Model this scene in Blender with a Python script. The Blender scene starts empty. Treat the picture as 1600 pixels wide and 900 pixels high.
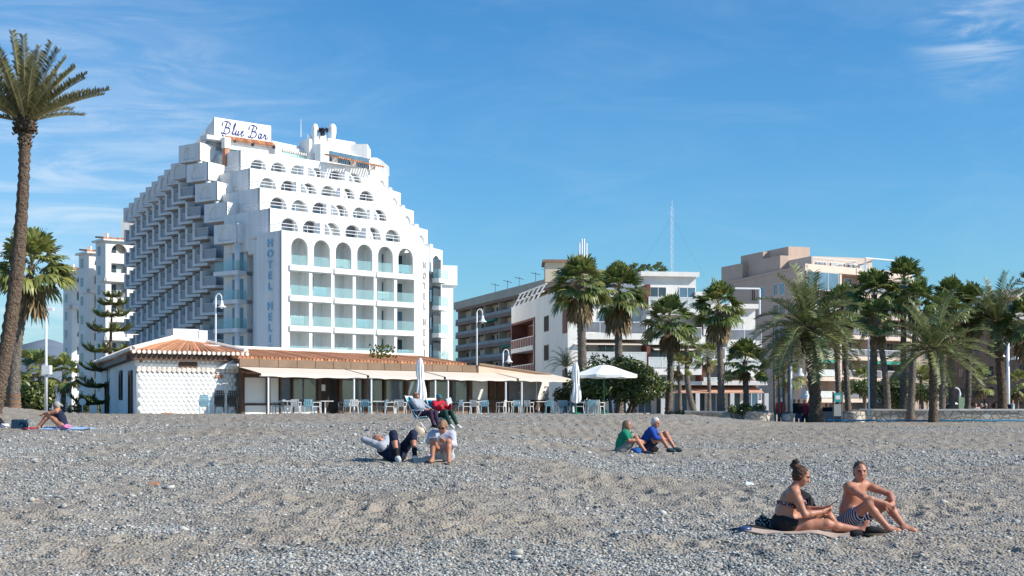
import bpy, bmesh, math, random
import numpy as np
from mathutils import Vector, Matrix, Quaternion
R = math.radians
rnd = random.Random(11)
SC = bpy.context.scene
COL = SC.collection
# ------------------------------------------------------------------ camera, sky, sun, exposure
F = 2200.0      # focal length in pixels of the 1600 px wide photograph
HZ = 632.0      # row of the horizon in the photograph
EZ = 1.65       # eye height
cam = bpy.data.cameras.new('camera')
cam.lens = F / 1600 * 36
cam.sensor_width = 36
cam.shift_y = (HZ - 450) / 1600
cam.clip_start = 0.1
cam.clip_end = 12000
cam_o = bpy.data.objects.new('camera', cam)
cam_o.location = (0, 0, EZ)
cam_o.rotation_euler = (R(90), 0, 0)
COL.objects.link(cam_o)
SC.camera = cam_o

SUN_EL, SUN_AZ = 36.0, 17.0     # azimuth: degrees from the right (+X) towards the camera
W = bpy.data.worlds.new('World')
SC.world = W
W.use_nodes = True
nt = W.node_tree
bg = nt.nodes['Background']
sky = nt.nodes.new('ShaderNodeTexSky')
sky.sky_type = 'NISHITA'
sky.sun_disc = False
sky.sun_elevation = R(SUN_EL)
sky.sun_rotation = R(90 + SUN_AZ)
sky.altitude = 0
sky.air_density = 1.0
sky.dust_density = 0.75
sky.ozone_density = 1.6
bg.inputs['Strength'].default_value = 0.106
# thin cirrus, spread over the dome by direction
tc = nt.nodes.new('ShaderNodeTexCoord')
def vmath(op, a, b=None):
    n = nt.nodes.new('ShaderNodeVectorMath'); n.operation = op
    for k, x in ((0, a), (1, b)):
        if x is None: continue
        if hasattr(x, 'is_output'): nt.links.new(x, n.inputs[k])
        else: n.inputs[k].default_value = x
    return n
def fmath(op, a, b=None, clamp=False):
    n = nt.nodes.new('ShaderNodeMath'); n.operation = op; n.use_clamp = clamp
    for k, x in ((0, a), (1, b)):
        if x is None: continue
        if hasattr(x, 'is_output'): nt.links.new(x, n.inputs[k])
        else: n.inputs[k].default_value = x
    return n.outputs[0]
def cirrus(rot, scale, stretch, lo, hi, detail, off):
    mp = nt.nodes.new('ShaderNodeMapping')
    mp.inputs['Rotation'].default_value = (0, R(rot), 0)
    mp.inputs['Scale'].default_value = stretch
    mp.inputs['Location'].default_value = off
    nt.links.new(tc.outputs['Generated'], mp.inputs['Vector'])
    nz = nt.nodes.new('ShaderNodeTexNoise')
    nz.inputs['Scale'].default_value = scale
    nz.inputs['Detail'].default_value = detail
    nz.inputs['Roughness'].default_value = 0.62
    nz.inputs['Distortion'].default_value = 0.9
    nt.links.new(mp.outputs[0], nz.inputs['Vector'])
    mr = nt.nodes.new('ShaderNodeMapRange'); mr.interpolation_type = 'SMOOTHSTEP'
    mr.inputs[1].default_value = lo; mr.inputs[2].default_value = hi
    nt.links.new(nz.outputs['Fac'], mr.inputs[0])
    return mr.outputs[0]
def near(px, py, r0, r1):
    d = Vector(((px - 800) / F, 1, (HZ - py) / F)).normalized()
    v = vmath('SUBTRACT', tc.outputs['Generated'], tuple(d))
    ln = vmath('LENGTH', v.outputs[0])
    mr = nt.nodes.new('ShaderNodeMapRange'); mr.interpolation_type = 'SMOOTHSTEP'
    mr.inputs[1].default_value = r1; mr.inputs[2].default_value = r0
    nt.links.new(ln.outputs['Value'], mr.inputs[0])
    return mr.outputs[0]
wisps = cirrus(28, 5.0, (1.2, 1.0, 4.2), 0.42, 0.78, 8, (0.3, 0, 0.1))
fine = cirrus(24, 9.0, (1.0, 1.0, 6.0), 0.40, 0.72, 9, (1.3, 0.2, 0.6))
streak = near(1525, 45, 0.0, 0.055)
leftveil = near(60, 420, 0.0, 0.30)
c1 = fmath("MULTIPLY", wisps, 0.07)
c2 = fmath('MULTIPLY', fmath('MULTIPLY', fine, streak), 0.6)
c3 = fmath('MULTIPLY', fmath('MULTIPLY', fmath('ADD', fine, 0.35), leftveil), 0.42)
cl = fmath('ADD', fmath('ADD', c1, c2), c3, clamp=True)
hs = nt.nodes.new('ShaderNodeHueSaturation')
hs.inputs['Saturation'].default_value = 1.12
hs.inputs['Value'].default_value = 1.0
tint = nt.nodes.new('ShaderNodeMix'); tint.data_type = 'RGBA'; tint.blend_type = 'MULTIPLY'; tint.inputs[0].default_value = 1
tint.inputs[7].default_value = (0.60, 0.92, 1.16, 1)
nt.links.new(sky.outputs[0], tint.inputs[6]); nt.links.new(tint.outputs[2], hs.inputs['Color'])
mx = nt.nodes.new('ShaderNodeMix'); mx.data_type = 'RGBA'
nt.links.new(cl, mx.inputs[0])
nt.links.new(hs.outputs[0], mx.inputs[6])
mx.inputs[7].default_value = (6.6, 7.2, 7.8, 1)
nt.links.new(mx.outputs[2], bg.inputs['Color'])

SUND = Vector((math.cos(R(SUN_EL)) * math.cos(R(SUN_AZ)), -math.cos(R(SUN_EL)) * math.sin(R(SUN_AZ)), math.sin(R(SUN_EL))))
sl = bpy.data.lights.new('sun', 'SUN')
sl.energy = 4.9
sl.angle = R(0.55)
sl.color = (1.0, 0.93, 0.82)
so = bpy.data.objects.new('sun', sl)
so.rotation_euler = (-SUND).to_track_quat('-Z', 'Y').to_euler()
so.location = (60, -20, 80)
COL.objects.link(so)
SC.view_settings.view_transform = 'Standard'
SC.view_settings.look = 'None'
SC.view_settings.exposure = 0.34
SC.view_settings.gamma = 1.0
SC.cycles.max_bounces = 6
SC.cycles.transparent_max_bounces = 12
SC.cycles.use_denoising = True

# ------------------------------------------------------------------ helpers
def at(px, py, D):
    """the point seen at pixel (px, py) of the photograph that lies D metres away"""
    return Vector(((px - 800) / F * D, D, EZ + (HZ - py) / F * D))
def X(px, D): return (px - 800) / F * D
def Zy(py, D): return EZ + (HZ - py) / F * D

ORG = {}
def origin(o):
    v = Vector((0, 0, 0))
    while o is not None:
        v = v + Vector(o.location); o = o.parent
    return v
def tag(o, label=None, cat=None, group=None, kind=None):
    if label: o['label'] = label
    if cat: o['category'] = cat
    if group: o['group'] = group
    if kind: o['kind'] = kind
    return o
def thing(name, label, cat, loc=(0, 0, 0), group=None, rz=0):
    o = bpy.data.objects.new(name, None)
    o.empty_display_size = 0.2
    COL.objects.link(o)
    o.location = loc; o.rotation_euler = (0, 0, rz)
    return tag(o, label, cat, group)
def copy_tree(o, parent=None):
    c = o.copy(); COL.objects.link(c); c.parent = parent
    for ch in o.children: copy_tree(ch, c)
    return c

class MB:
    def __init__(s): s.v = []; s.f = []; s.m = []; s.mi = 0
    def add(s, vs, fs, mi=None):
        b = len(s.v); s.v.extend([tuple(x) for x in vs])
        s.f.extend([tuple(b + i for i in f) for f in fs])
        s.m.extend([s.mi if mi is None else mi] * len(fs))
    def quad(s, a, b, c, d, mi=None): s.add((a, b, c, d), ((0, 1, 2, 3),), mi)
    def obox(s, o, ex, ey, ez, mi=None):
        o = Vector(o); ex = Vector(ex); ey = Vector(ey); ez = Vector(ez)
        p = [o, o + ex, o + ex + ey, o + ey, o + ez, o + ex + ez, o + ex + ey + ez, o + ey + ez]
        fs = [(0, 3, 2, 1), (4, 5, 6, 7), (0, 1, 5, 4), (1, 2, 6, 5), (2, 3, 7, 6), (3, 0, 4, 7)]
        if ex.cross(ey).dot(ez) < 0: fs = [f[::-1] for f in fs]
        s.add(p, fs, mi)
    def box(s, x0, x1, y0, y1, z0, z1, mi=None):
        s.obox((x0, y0, z0), (x1 - x0, 0, 0), (0, y1 - y0, 0), (0, 0, z1 - z0), mi)
    def prism(s, poly, z0, z1, mi=None):
        n = len(poly)
        ar = sum(poly[i][0] * poly[(i + 1) % n][1] - poly[(i + 1) % n][0] * poly[i][1] for i in range(n))
        if ar < 0: poly = poly[::-1]
        vs = [(p[0], p[1], z0) for p in poly] + [(p[0], p[1], z1) for p in poly]
        fs = [tuple(range(n))[::-1], tuple(range(n, 2 * n))]
        fs += [(i, (i + 1) % n, n + (i + 1) % n, n + i) for i in range(n)]
        s.add(vs, fs, mi)
    def tube(s, pts, rad, n=8, cap=True, mi=None):
        pts = [Vector(p) for p in pts]
        if not hasattr(rad, '__len__'): rad = [rad] * len(pts)
        vs = []; fs = []
        ref = Vector((0, 0, 1))
        prev = None
        for i, p in enumerate(pts):
            t = (pts[min(i + 1, len(pts) - 1)] - pts[max(i - 1, 0)])
            if t.length < 1e-9: t = Vector((0, 0, 1))
            t.normalize()
            if prev is None:
                a = ref if abs(t.z) < 0.9 else Vector((1, 0, 0))
                x = a.cross(t).normalized()
            else:
                x = (prev - t * prev.dot(t))
                if x.length < 1e-6: x = t.orthogonal()
                x.normalize()
            prev = x
            y = t.cross(x)
            for k in range(n):
                a = 2 * math.pi * k / n
                vs.append(p + (x * math.cos(a) + y * math.sin(a)) * rad[i])
        for i in range(len(pts) - 1):
            for k in range(n):
                fs.append((i * n + k, i * n + (k + 1) % n, (i + 1) * n + (k + 1) % n, (i + 1) * n + k))
        if cap:
            fs.append(tuple(range(n))[::-1]); fs.append(tuple(range((len(pts) - 1) * n, len(pts) * n)))
        s.add(vs, fs, mi)
    def lathe(s, prof, c, n=16, mi=None):
        s.tube([(c[0], c[1], c[2] + z) for r, z in prof], [max(r, 1e-4) for r, z in prof], n, True, mi)
    def ball(s, c, r, n=8, m=6, mi=None, sq=(1, 1, 1)):
        vs = []; fs = []
        for i in range(m + 1):
            th = math.pi * i / m
            for k in range(n):
                a = 2 * math.pi * k / n
                vs.append((c[0] + r * sq[0] * math.sin(th) * math.cos(a), c[1] + r * sq[1] * math.sin(th) * math.sin(a), c[2] + r * sq[2] * math.cos(th)))
        for i in range(m):
            for k in range(n):
                fs.append((i * n + k, (i + 1) * n + k, (i + 1) * n + (k + 1) % n, i * n + (k + 1) % n))
        s.add(vs, fs, mi)
    def build(s, name, mats, parent=None, smooth=False, loc=None, local=False):
        """verts are in world space (or local=True: in the parent's space)"""
        if not isinstance(mats, (list, tuple)): mats = [mats]
        me = bpy.data.meshes.new(name)
        off = Vector((0, 0, 0))
        if not local:
            if parent is not None: off = origin(parent)
            elif loc is not None: off = Vector(loc)
        v = np.array(s.v, dtype=np.float64).reshape(-1, 3) - np.array(off)
        me.from_pydata(v.tolist(), [], s.f)
        for m in mats: me.materials.append(m)
        if len(mats) > 1: me.polygons.foreach_set('material_index', np.array(s.m, dtype=np.int32))
        if smooth: me.polygons.foreach_set('use_smooth', np.ones(len(s.f), dtype=bool))
        me.update()
        o = bpy.data.objects.new(name, me)
        COL.objects.link(o)
        if parent is not None: o.parent = parent
        elif loc is not None: o.location = loc
        return o

class Fr:
    """a facade: origin (x, y), direction u along it, n out of it; p(a, z, d)"""
    def __init__(s, o, u, n=None, flip=False):
        s.o = Vector((o[0], o[1])); s.u = Vector((u[0], u[1])).normalized()
        s.n = Vector((s.u[1], -s.u[0]))
        if flip: s.n = -s.n
    def p(s, a, z, d=0.0):
        q = s.o + s.u * a + s.n * d
        return Vector((q.x, q.y, z))
    def box(s, mb, a0, a1, z0, z1, d0, d1, mi=None):
        o = s.p(a0, z0, d0)
        mb.obox(o, s.p(a1, z0, d0) - o, s.p(a0, z0, d1) - o, Vector((0, 0, z1 - z0)), mi)

def fr_between(A, B):
    A = Vector((A[0], A[1])); B = Vector((B[0], B[1]))
    return Fr(A, B - A), (B - A).length

def arch_wall(mb, fr, a0, a1, z0, z1, ops, th, N=10):
    """wall from a0..a1, z0..z1, outer face at d=0, thickness th; ops: (al, ar, zb, zt, arched)"""
    a = a0
    for (al, ar, zb, zt, arc) in sorted(ops):
        if al > a + 1e-6: fr.box(mb, a, al, z0, z1, -th, 0)
        if zb > z0 + 1e-6: fr.box(mb, al, ar, z0, zb, -th, 0)
        if not arc:
            if z1 > zt + 1e-6: fr.box(mb, al, ar, zt, z1, -th, 0)
        else:
            r = (ar - al) / 2; cx = (al + ar) / 2; zs = zt - r
            cur = [(cx - r * math.cos(math.pi * i / N), zs + r * math.sin(math.pi * i / N)) for i in range(N + 1)]
            for (x0, c0), (x1, c1) in zip(cur, cur[1:]):
                P = fr.p
                mb.quad(P(x0, c0), P(x1, c1), P(x1, z1), P(x0, z1))
                mb.quad(P(x0, c0, -th), P(x0, z1, -th), P(x1, z1, -th), P(x1, c1, -th))
                mb.quad(P(x0, c0), P(x0, c0, -th), P(x1, c1, -th), P(x1, c1))
                mb.quad(P(x0, z1), P(x1, z1), P(x1, z1, -th), P(x0, z1, -th))
        a = ar
    if a1 > a + 1e-6: fr.box(mb, a, a1, z0, z1, -th, 0)

# ------------------------------------------------------------------ materials
def mat(name, col, rough=0.75, var=0.14, scale=2.0, bump=0.0, bscale=20.0, metal=0.0, spec=0.35, island=0.0, col2=None, stretch=None, streak=0.0):
    m = bpy.data.materials.new(name); m.use_nodes = True
    t = m.node_tree; b = t.nodes['Principled BSDF']
    b.inputs['Roughness'].default_value = rough
    b.inputs['Metallic'].default_value = metal
    b.inputs['Specular IOR Level'].default_value = spec
    c = Vector(col[:3])
    lo = c * (1 - var); hi = Vector([min(1, x * (1 + var)) for x in c]) if col2 is None else Vector(col2[:3])
    if col2 is not None: lo = c
    tcn = t.nodes.new('ShaderNodeTexCoord')
    nz = t.nodes.new('ShaderNodeTexNoise')
    nz.inputs['Scale'].default_value = scale; nz.inputs['Detail'].default_value = 7; nz.inputs['Roughness'].default_value = 0.65
    t.links.new(tcn.outputs['Object'], nz.inputs['Vector'])
    rp = t.nodes.new('ShaderNodeValToRGB')
    rp.color_ramp.elements[0].position = 0.3; rp.color_ramp.elements[1].position = 0.7
    rp.color_ramp.elements[0].color = (*lo, 1); rp.color_ramp.elements[1].color = (*hi, 1)
    t.links.new(nz.outputs['Fac'], rp.inputs['Fac'])
    out = rp.outputs['Color']
    if streak:
        mp = t.nodes.new('ShaderNodeMapping'); mp.inputs['Scale'].default_value = (1.6, 1.6, .09)
        t.links.new(tcn.outputs['Object'], mp.inputs[0])
        n3 = t.nodes.new('ShaderNodeTexNoise'); n3.inputs['Scale'].default_value = 1.1; n3.inputs['Detail'].default_value = 6
        t.links.new(mp.outputs[0], n3.inputs['Vector'])
        r3 = t.nodes.new('ShaderNodeMapRange'); r3.inputs[1].default_value = .42; r3.inputs[2].default_value = .75; r3.inputs[3].default_value = 1; r3.inputs[4].default_value = 1 - streak
        t.links.new(n3.outputs['Fac'], r3.inputs[0])
        m3 = t.nodes.new('ShaderNodeMix'); m3.data_type = 'RGBA'; m3.blend_type = 'MULTIPLY'; m3.inputs[0].default_value = 1
        t.links.new(out, m3.inputs[6]); t.links.new(r3.outputs[0], m3.inputs[7]); out = m3.outputs[2]
    if island:
        ge = t.nodes.new('ShaderNodeNewGeometry')
        mr = t.nodes.new('ShaderNodeMapRange')
        mr.inputs[3].default_value = 1 - island; mr.inputs[4].default_value = 1 + island
        t.links.new(ge.outputs['Random Per Island'], mr.inputs[0])
        mu = t.nodes.new('ShaderNodeMix'); mu.data_type = 'RGBA'; mu.blend_type = 'MULTIPLY'
        mu.inputs[0].default_value = 1
        t.links.new(out, mu.inputs[6]); t.links.new(mr.outputs[0], mu.inputs[7])
        out = mu.outputs[2]
    t.links.new(out, b.inputs['Base Color'])
    if bump:
        n2 = t.nodes.new('ShaderNodeTexNoise'); n2.inputs['Scale'].default_value = bscale; n2.inputs['Detail'].default_value = 5
        t.links.new(tcn.outputs['Object'], n2.inputs['Vector'])
        bp = t.nodes.new('ShaderNodeBump'); bp.inputs['Strength'].default_value = min(1, bump * 3); bp.inputs['Distance'].default_value = bump * 0.3
        t.links.new(n2.outputs['Fac'], bp.inputs['Height']); t.links.new(bp.outputs[0], b.inputs['Normal'])
    return m
def glassy(name, tint, mixf=0.45, rough=0.05, body=None):
    """see-through tinted pane"""
    m = bpy.data.materials.new(name); m.use_nodes = True
    t = m.node_tree; b = t.nodes['Principled BSDF']; o = t.nodes['Material Output']
    b.inputs['Base Color'].default_value = (*(body or tint), 1)
    b.inputs['Roughness'].default_value = rough
    tr = t.nodes.new('ShaderNodeBsdfTransparent'); tr.inputs[0].default_value = (*tint, 1)
    ms = t.nodes.new('ShaderNodeMixShader'); ms.inputs[0].default_value = mixf
    t.links.new(tr.outputs[0], ms.inputs[1]); t.links.new(b.outputs[0], ms.inputs[2])
    t.links.new(ms.outputs[0], o.inputs['Surface'])
    return m
def leafmat(name, c1, c2, trans=0.22, rough=0.55):
    m = bpy.data.materials.new(name); m.use_nodes = True
    t = m.node_tree; b = t.nodes['Principled BSDF']; o = t.nodes['Material Output']
    b.inputs['Roughness'].default_value = rough
    ge = t.nodes.new('ShaderNodeNewGeometry')
    rp = t.nodes.new('ShaderNodeValToRGB')
    rp.color_ramp.elements[0].color = (*c1, 1); rp.color_ramp.elements[1].color = (*c2, 1)
    t.links.new(ge.outputs['Random Per Island'], rp.inputs['Fac'])
    t.links.new(rp.outputs[0], b.inputs['Base Color'])
    tl = t.nodes.new('ShaderNodeBsdfTranslucent'); t.links.new(rp.outputs[0], tl.inputs[0])
    ms = t.nodes.new('ShaderNodeMixShader'); ms.inputs[0].default_value = trans
    t.links.new(b.outputs[0], ms.inputs[1]); t.links.new(tl.outputs[0], ms.inputs[2])
    t.links.new(ms.outputs[0], o.inputs['Surface'])
    return m
MT = {}
MT['white'] = mat('white_render', (0.80, 0.80, 0.79), 0.8, 0.045, 0.35, 0.02, 6, streak=.16)
MT['white2'] = mat('white_plaster', (0.74, 0.73, 0.71), 0.85, 0.06, 0.5, 0.03, 8, streak=.14)
MT['soffit'] = mat('tan_soffit', (0.50, 0.42, 0.34), 0.85, 0.1, 0.8)  # tan, browner than the white slabs above it
MT['aptwhite'] = mat('weathered_white_paint', (0.79, 0.765, 0.72), 0.85, 0.07, 0.3, 0.02, 5, streak=.09)
MT['rail_glass'] = glassy('aqua_glass', (0.85, 0.95, 0.95), 0.20, 0.05, (0.55, 0.76, 0.79))
MT['dark_glass'] = mat('dark_window_glass', (0.05, 0.075, 0.095), 0.08, 0.3, 0.6, spec=0.6)
MT['blue_glass'] = mat('blue_window_glass', (0.10, 0.18, 0.25), 0.08, 0.3, 0.5, spec=0.6)
MT['grey_glass'] = mat('grey_balcony_glass', (0.20, 0.21, 0.235), 0.3, 0.3, 0.6, spec=0.4)
MT['pane_frame'] = mat('white_window_frame', (0.7, 0.7, 0.69), 0.5, 0.05, 2)
MT['curtain'] = mat('pale_curtain', (0.55, 0.58, 0.57), 0.9, 0.12, 3)
MT['steel_white'] = mat('white_painted_steel', (0.76, 0.77, 0.78), 0.4, 0.05, 3)
MT['letter'] = mat('blue_grey_sign_metal', (0.26, 0.47, 0.66), 0.35, 0.12, 1.5)
MT['letter_grey'] = mat('grey_sign_metal', (0.36, 0.36, 0.37), 0.35, 0.12, 1.5)
MT['navy_ink'] = mat('navy_sign_paint', (0.03, 0.05, 0.22), 0.5, 0.1, 2)
MT['brick'] = mat('terracotta_brick', (0.45, 0.22, 0.14), 0.85, 0.25, 4, 0.04, 25)
MT['tile'] = mat('terracotta_roof_tile', (0.52, 0.24, 0.125), 0.85, 0.25, 1.6, 0.03, 30, island=0.35)
MT['tile_pale'] = mat('pale_mortar_tile', (0.72, 0.66, 0.60), 0.85, 0.14, 3, 0.03, 20, island=0.12)
MT['brown_wood'] = mat('brown_wood', (0.10, 0.055, 0.035), 0.6, 0.3, 3)
MT['fascia'] = mat('brown_fascia_panel', (0.20, 0.135, 0.09), 0.6, 0.18, 1.2, island=0.15)
MT['awning'] = mat('cream_awning_canvas', (0.68, 0.58, 0.49), 0.85, 0.07, 1.5, 0.03, 9)
MT['tan_panel'] = mat('tan_canvas_panel', (0.56, 0.42, 0.33), 0.85, 0.08, 1.0)
MT['beige'] = mat('beige_render', (0.54, 0.41, 0.33), 0.85, 0.06, 0.25, 0.02, 5, streak=.08)
MT['beige_light'] = mat('pale_beige_render', (0.66, 0.54, 0.45), 0.85, 0.06, 0.25, 0.02, 5)
MT['oldbrown'] = mat('brown_concrete', (0.32, 0.20, 0.15), 0.85, 0.15, 0.3)
MT['oldbeige'] = mat('old_beige_render', (0.72, 0.60, 0.44), 0.85, 0.12, 0.4)
MT['roofgrey'] = mat('grey_beige_roof_edge', (0.52, 0.44, 0.34), 0.85, 0.12, 0.3)
MT['maroon'] = mat('maroon_frame_paint', (0.17, 0.06, 0.045), 0.7, 0.15, 1)
def rubble(name, els, mortar, sc):
    m = bpy.data.materials.new(name); m.use_nodes = True
    t = m.node_tree; b = t.nodes['Principled BSDF']; b.inputs['Roughness'].default_value = .92
    tcn = t.nodes.new('ShaderNodeTexCoord')
    v = t.nodes.new('ShaderNodeTexVoronoi'); v.inputs['Scale'].default_value = sc; t.links.new(tcn.outputs['Object'], v.inputs['Vector'])
    e = t.nodes.new('ShaderNodeTexVoronoi'); e.feature = 'DISTANCE_TO_EDGE'; e.inputs['Scale'].default_value = sc; t.links.new(tcn.outputs['Object'], e.inputs['Vector'])
    sp = t.nodes.new('ShaderNodeSeparateColor'); t.links.new(v.outputs['Color'], sp.inputs[0])
    r = t.nodes.new('ShaderNodeValToRGB')
    while len(r.color_ramp.elements) < len(els): r.color_ramp.elements.new(.5)
    for q, (p, c) in zip(r.color_ramp.elements, els): q.position = p; q.color = (*c, 1)
    t.links.new(sp.outputs[0], r.inputs['Fac'])
    mr = t.nodes.new('ShaderNodeMapRange'); mr.inputs[1].default_value = .02; mr.inputs[2].default_value = .09; t.links.new(e.outputs['Distance'], mr.inputs[0])
    mx_ = t.nodes.new('ShaderNodeMix'); mx_.data_type = 'RGBA'; t.links.new(mr.outputs[0], mx_.inputs[0]); mx_.inputs[6].default_value = (*mortar, 1); t.links.new(r.outputs[0], mx_.inputs[7])
    t.links.new(mx_.outputs[2], b.inputs['Base Color'])
    bp = t.nodes.new('ShaderNodeBump'); bp.inputs['Strength'].default_value = 1; bp.inputs['Distance'].default_value = .08; t.links.new(mr.outputs[0], bp.inputs['Height']); t.links.new(bp.outputs[0], b.inputs['Normal'])
    return m
MT['stone'] = rubble('rubble_stone', [(0, (.42, .36, .29)), (.4, (.54, .47, .39)), (.75, (.63, .58, .51)), (1, (.50, .38, .30))], (.46, .40, .34), 2.6)
MT['brownstone'] = mat('brown_stone_facing', (0.17, 0.12, 0.095), 0.9, 0.1, 1.2, 0.15, 4, col2=(0.27, 0.20, 0.165))
MT['pave'] = mat('promenade_paving', (0.36, 0.33, 0.29), 0.85, 0.12, 1.2)
MT['dark_metal'] = mat('dark_metal', (0.03, 0.03, 0.035), 0.45, 0.2, 3)
MT['green_metal'] = mat('green_painted_metal', (0.02, 0.19, 0.11), 0.4, 0.1, 3)
MT['teal_paint'] = mat('teal_paint', (0.05, 0.36, 0.38), 0.5, 0.1, 2)
MT['green_awning'] = mat('green_awning_cloth', (0.06, 0.33, 0.26), 0.8, 0.1, 2)
MT['parasol'] = mat('white_parasol_cloth', (0.78, 0.80, 0.80), 0.85, 0.06, 3)
MT['chair_white'] = mat('white_plastic', (0.70, 0.71, 0.70), 0.4, 0.05, 3)
MT['chair_blue'] = mat('pale_blue_plastic', (0.25, 0.47, 0.57), 0.4, 0.08, 3)
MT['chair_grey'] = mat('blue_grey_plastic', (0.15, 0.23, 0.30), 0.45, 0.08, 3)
MT['chair_dark'] = mat('dark_green_plastic', (0.010, 0.016, 0.020), 0.65, 0.2, 3)
MT['flank_glass'] = mat('shaded_flank_glass', (0.32, 0.33, 0.345), 0.5, 0.25, 0.6)
MT['old_rail'] = mat('grey_beige_rail_panel', (0.36, 0.34, 0.32), 0.7, 0.2, 0.6)
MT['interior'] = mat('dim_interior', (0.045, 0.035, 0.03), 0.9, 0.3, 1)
MT['trunk'] = mat('palm_trunk_bark', (0.10, 0.085, 0.07), 0.95, 0.1, 5, 0.5, 14, col2=(0.26, 0.22, 0.185))
MT['trunk_brown'] = mat('brown_palm_bark', (0.075, 0.053, 0.038), 0.95, 0.1, 7, 0.6, 12, col2=(0.22, 0.155, 0.11))
MT['trunk_red'] = mat('pruned_trunk_base', (0.24, 0.14, 0.09), 0.95, 0.2, 6, 0.3, 20)
MT['bark'] = mat('grey_bark', (0.16, 0.13, 0.10), 0.95, 0.3, 6, 0.3, 20)
MT['fan'] = leafmat('fan_palm_leaf', (0.055, 0.10, 0.026), (0.21, 0.255, 0.075), 0.25, 0.42)
MT['fan_y'] = leafmat('yellowish_fan_palm_leaf', (0.11, 0.145, 0.035), (0.36, 0.36, 0.11), 0.3, 0.45)  # lighter and yellower green than the plain fan leaf
MT['dead'] = leafmat('dead_palm_leaf', (0.10, 0.07, 0.035), (0.30, 0.22, 0.11), 0.1, 0.8)
MT['date'] = leafmat('date_palm_leaf', (0.065, 0.10, 0.036), (0.24, 0.265, 0.10), 0.25, 0.45)
MT['date_y'] = leafmat('pruned_palm_leaf', (0.07, 0.075, 0.03), (0.22, 0.20, 0.08))
MT['rachis'] = mat('palm_leaf_stalk', (0.26, 0.22, 0.10), 0.7, 0.2, 3)
MT['ficus'] = leafmat('glossy_leaf', (0.022, 0.042, 0.010), (0.10, 0.13, 0.028), 0.15, 0.4)
MT['ficus_y'] = leafmat('yellow_green_leaf', (0.05, 0.08, 0.012), (0.17, 0.19, 0.04), 0.2, 0.45)
MT['pine'] = leafmat('araucaria_leaf', (0.06, 0.10, 0.02), (0.21, 0.25, 0.06), 0.1, 0.6)
MT['hose'] = mat('blue_hose_plastic', (0.03, 0.20, 0.34), 0.4, 0.1, 3)
# ------------------------------------------------------------------ ground
_rs = np.random.RandomState(5)
_LAT = _rs.rand(256, 256)
def vnoise(x, y, sc, ox=0.0, oy=0.0):
    x = np.asarray(x) / sc + ox + 50.3; y = np.asarray(y) / sc + oy + 50.7
    xi = np.floor(x).astype(int); yi = np.floor(y).astype(int)
    fx = x - xi; fy = y - yi
    fx = fx * fx * (3 - 2 * fx); fy = fy * fy * (3 - 2 * fy)
    g = lambda a, b: _LAT[a % 256, b % 256]
    return (g(xi, yi) * (1 - fx) + g(xi + 1, yi) * fx) * (1 - fy) + (g(xi, yi + 1) * (1 - fx) + g(xi + 1, yi + 1) * fx) * fy
def sstep(a, b, x):
    t = np.clip((x - a) / (b - a), 0, 1); return t * t * (3 - 2 * t)
LP = np.array([(-20, -.9), (0, -.3), (10, -.08), (13, 0), (18, .15), (27, .55), (33, .75), (41, .88), (55, 1.09), (64, 1.19), (68, 1.16), (72, 0.95), (90, .9), (130, .9), (400, .9)])
RP = np.array([(-20, -.9), (0, -.3), (10, -.1), (13, -.02), (18, .055), (27, .3), (34, .44), (50, .62), (70, .76), (76, .66), (81, .2), (95, .15), (130, .15), (400, .15)])
def gz0(x, y):
    x = np.asarray(x, float); y = np.asarray(y, float)
    yy = np.maximum(y, 8)
    px = np.clip(x / yy * F + 800, -2000, 3600)
    l = np.interp(y, LP[:, 0], LP[:, 1]); r = np.interp(y, RP[:, 0], RP[:, 1])
    far = sstep(42, 62, y)
    t = sstep(700 + 330 * far, 1060 + 210 * far, px)
    z = l * (1 - t) + r * t
    z = z + 0.42 * sstep(150, -60, px) * sstep(40, 58, y) * (1 - sstep(75, 110, y))
    return z
def gz(x, y):
    x = np.asarray(x, float); y = np.asarray(y, float)
    z = gz0(x, y)
    on = 1 - sstep(66, 72, y)
    sandy = sandiness(x, y)
    b = (vnoise(x, y, 2.6) - .5) * .07 + (vnoise(x, y, 1.1, 3, 9) - .5) * .035
    b = b - pits(x, y) * (.014 + .046 * sandy)
    dim = vnoise(x, y, .42, 7, 2); dim2 = vnoise(x, y, .2, 1, 5)
    b = b + (np.abs(dim - .5) - .25) * (.05 + .075 * sandy) + (dim2 - .5) * (.012 + .022 * sandy)
    return z + b * on
def pits(x, y, cell=.40):
    """trodden hollows, one to a cell"""
    x = np.asarray(x, float); y = np.asarray(y, float)
    ci = np.floor(x / cell).astype(int); cj = np.floor(y / cell).astype(int)
    out = np.zeros(np.broadcast(x, y).shape)
    for di in (-1, 0, 1):
        for dj in (-1, 0, 1):
            a = (ci + di); b = (cj + dj)
            r1 = _LAT[a % 256, b % 256]; r2 = _LAT[(a + 91) % 256, (b + 37) % 256]; r3 = _LAT[(a + 13) % 256, (b + 171) % 256]
            ex = x - (a + .15 + .7 * r1) * cell; ey = y - (b + .15 + .7 * r2) * cell
            d2 = (ex / (.09 + .06 * r3)) ** 2 + (ey / (.11 + .05 * r1)) ** 2
            out = out + (np.exp(-d2) - .45 * np.exp(-(np.sqrt(d2) - 1.7) ** 2 * 3)) * (r3 > .35) * (.5 + .8 * r2)
    return out
def sandiness(x, y):
    """1 = bare sand, 0 = gravel"""
    y = np.asarray(y, float)
    band = np.interp(y, [8, 13, 14.6, 16.2, 18, 21, 24, 31, 36, 46, 62], [.05, .12, .3, .8, .85, .62, .35, .3, .5, .72, .95])
    n = vnoise(x, y, 3.4, 2, 8) * .6 + vnoise(x, y, 1.2, 5, 1) * .4
    return np.clip(band + (n - .5) * 2.0, 0, 1)
def gz1(x, y): return float(gz0(x, y))

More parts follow.
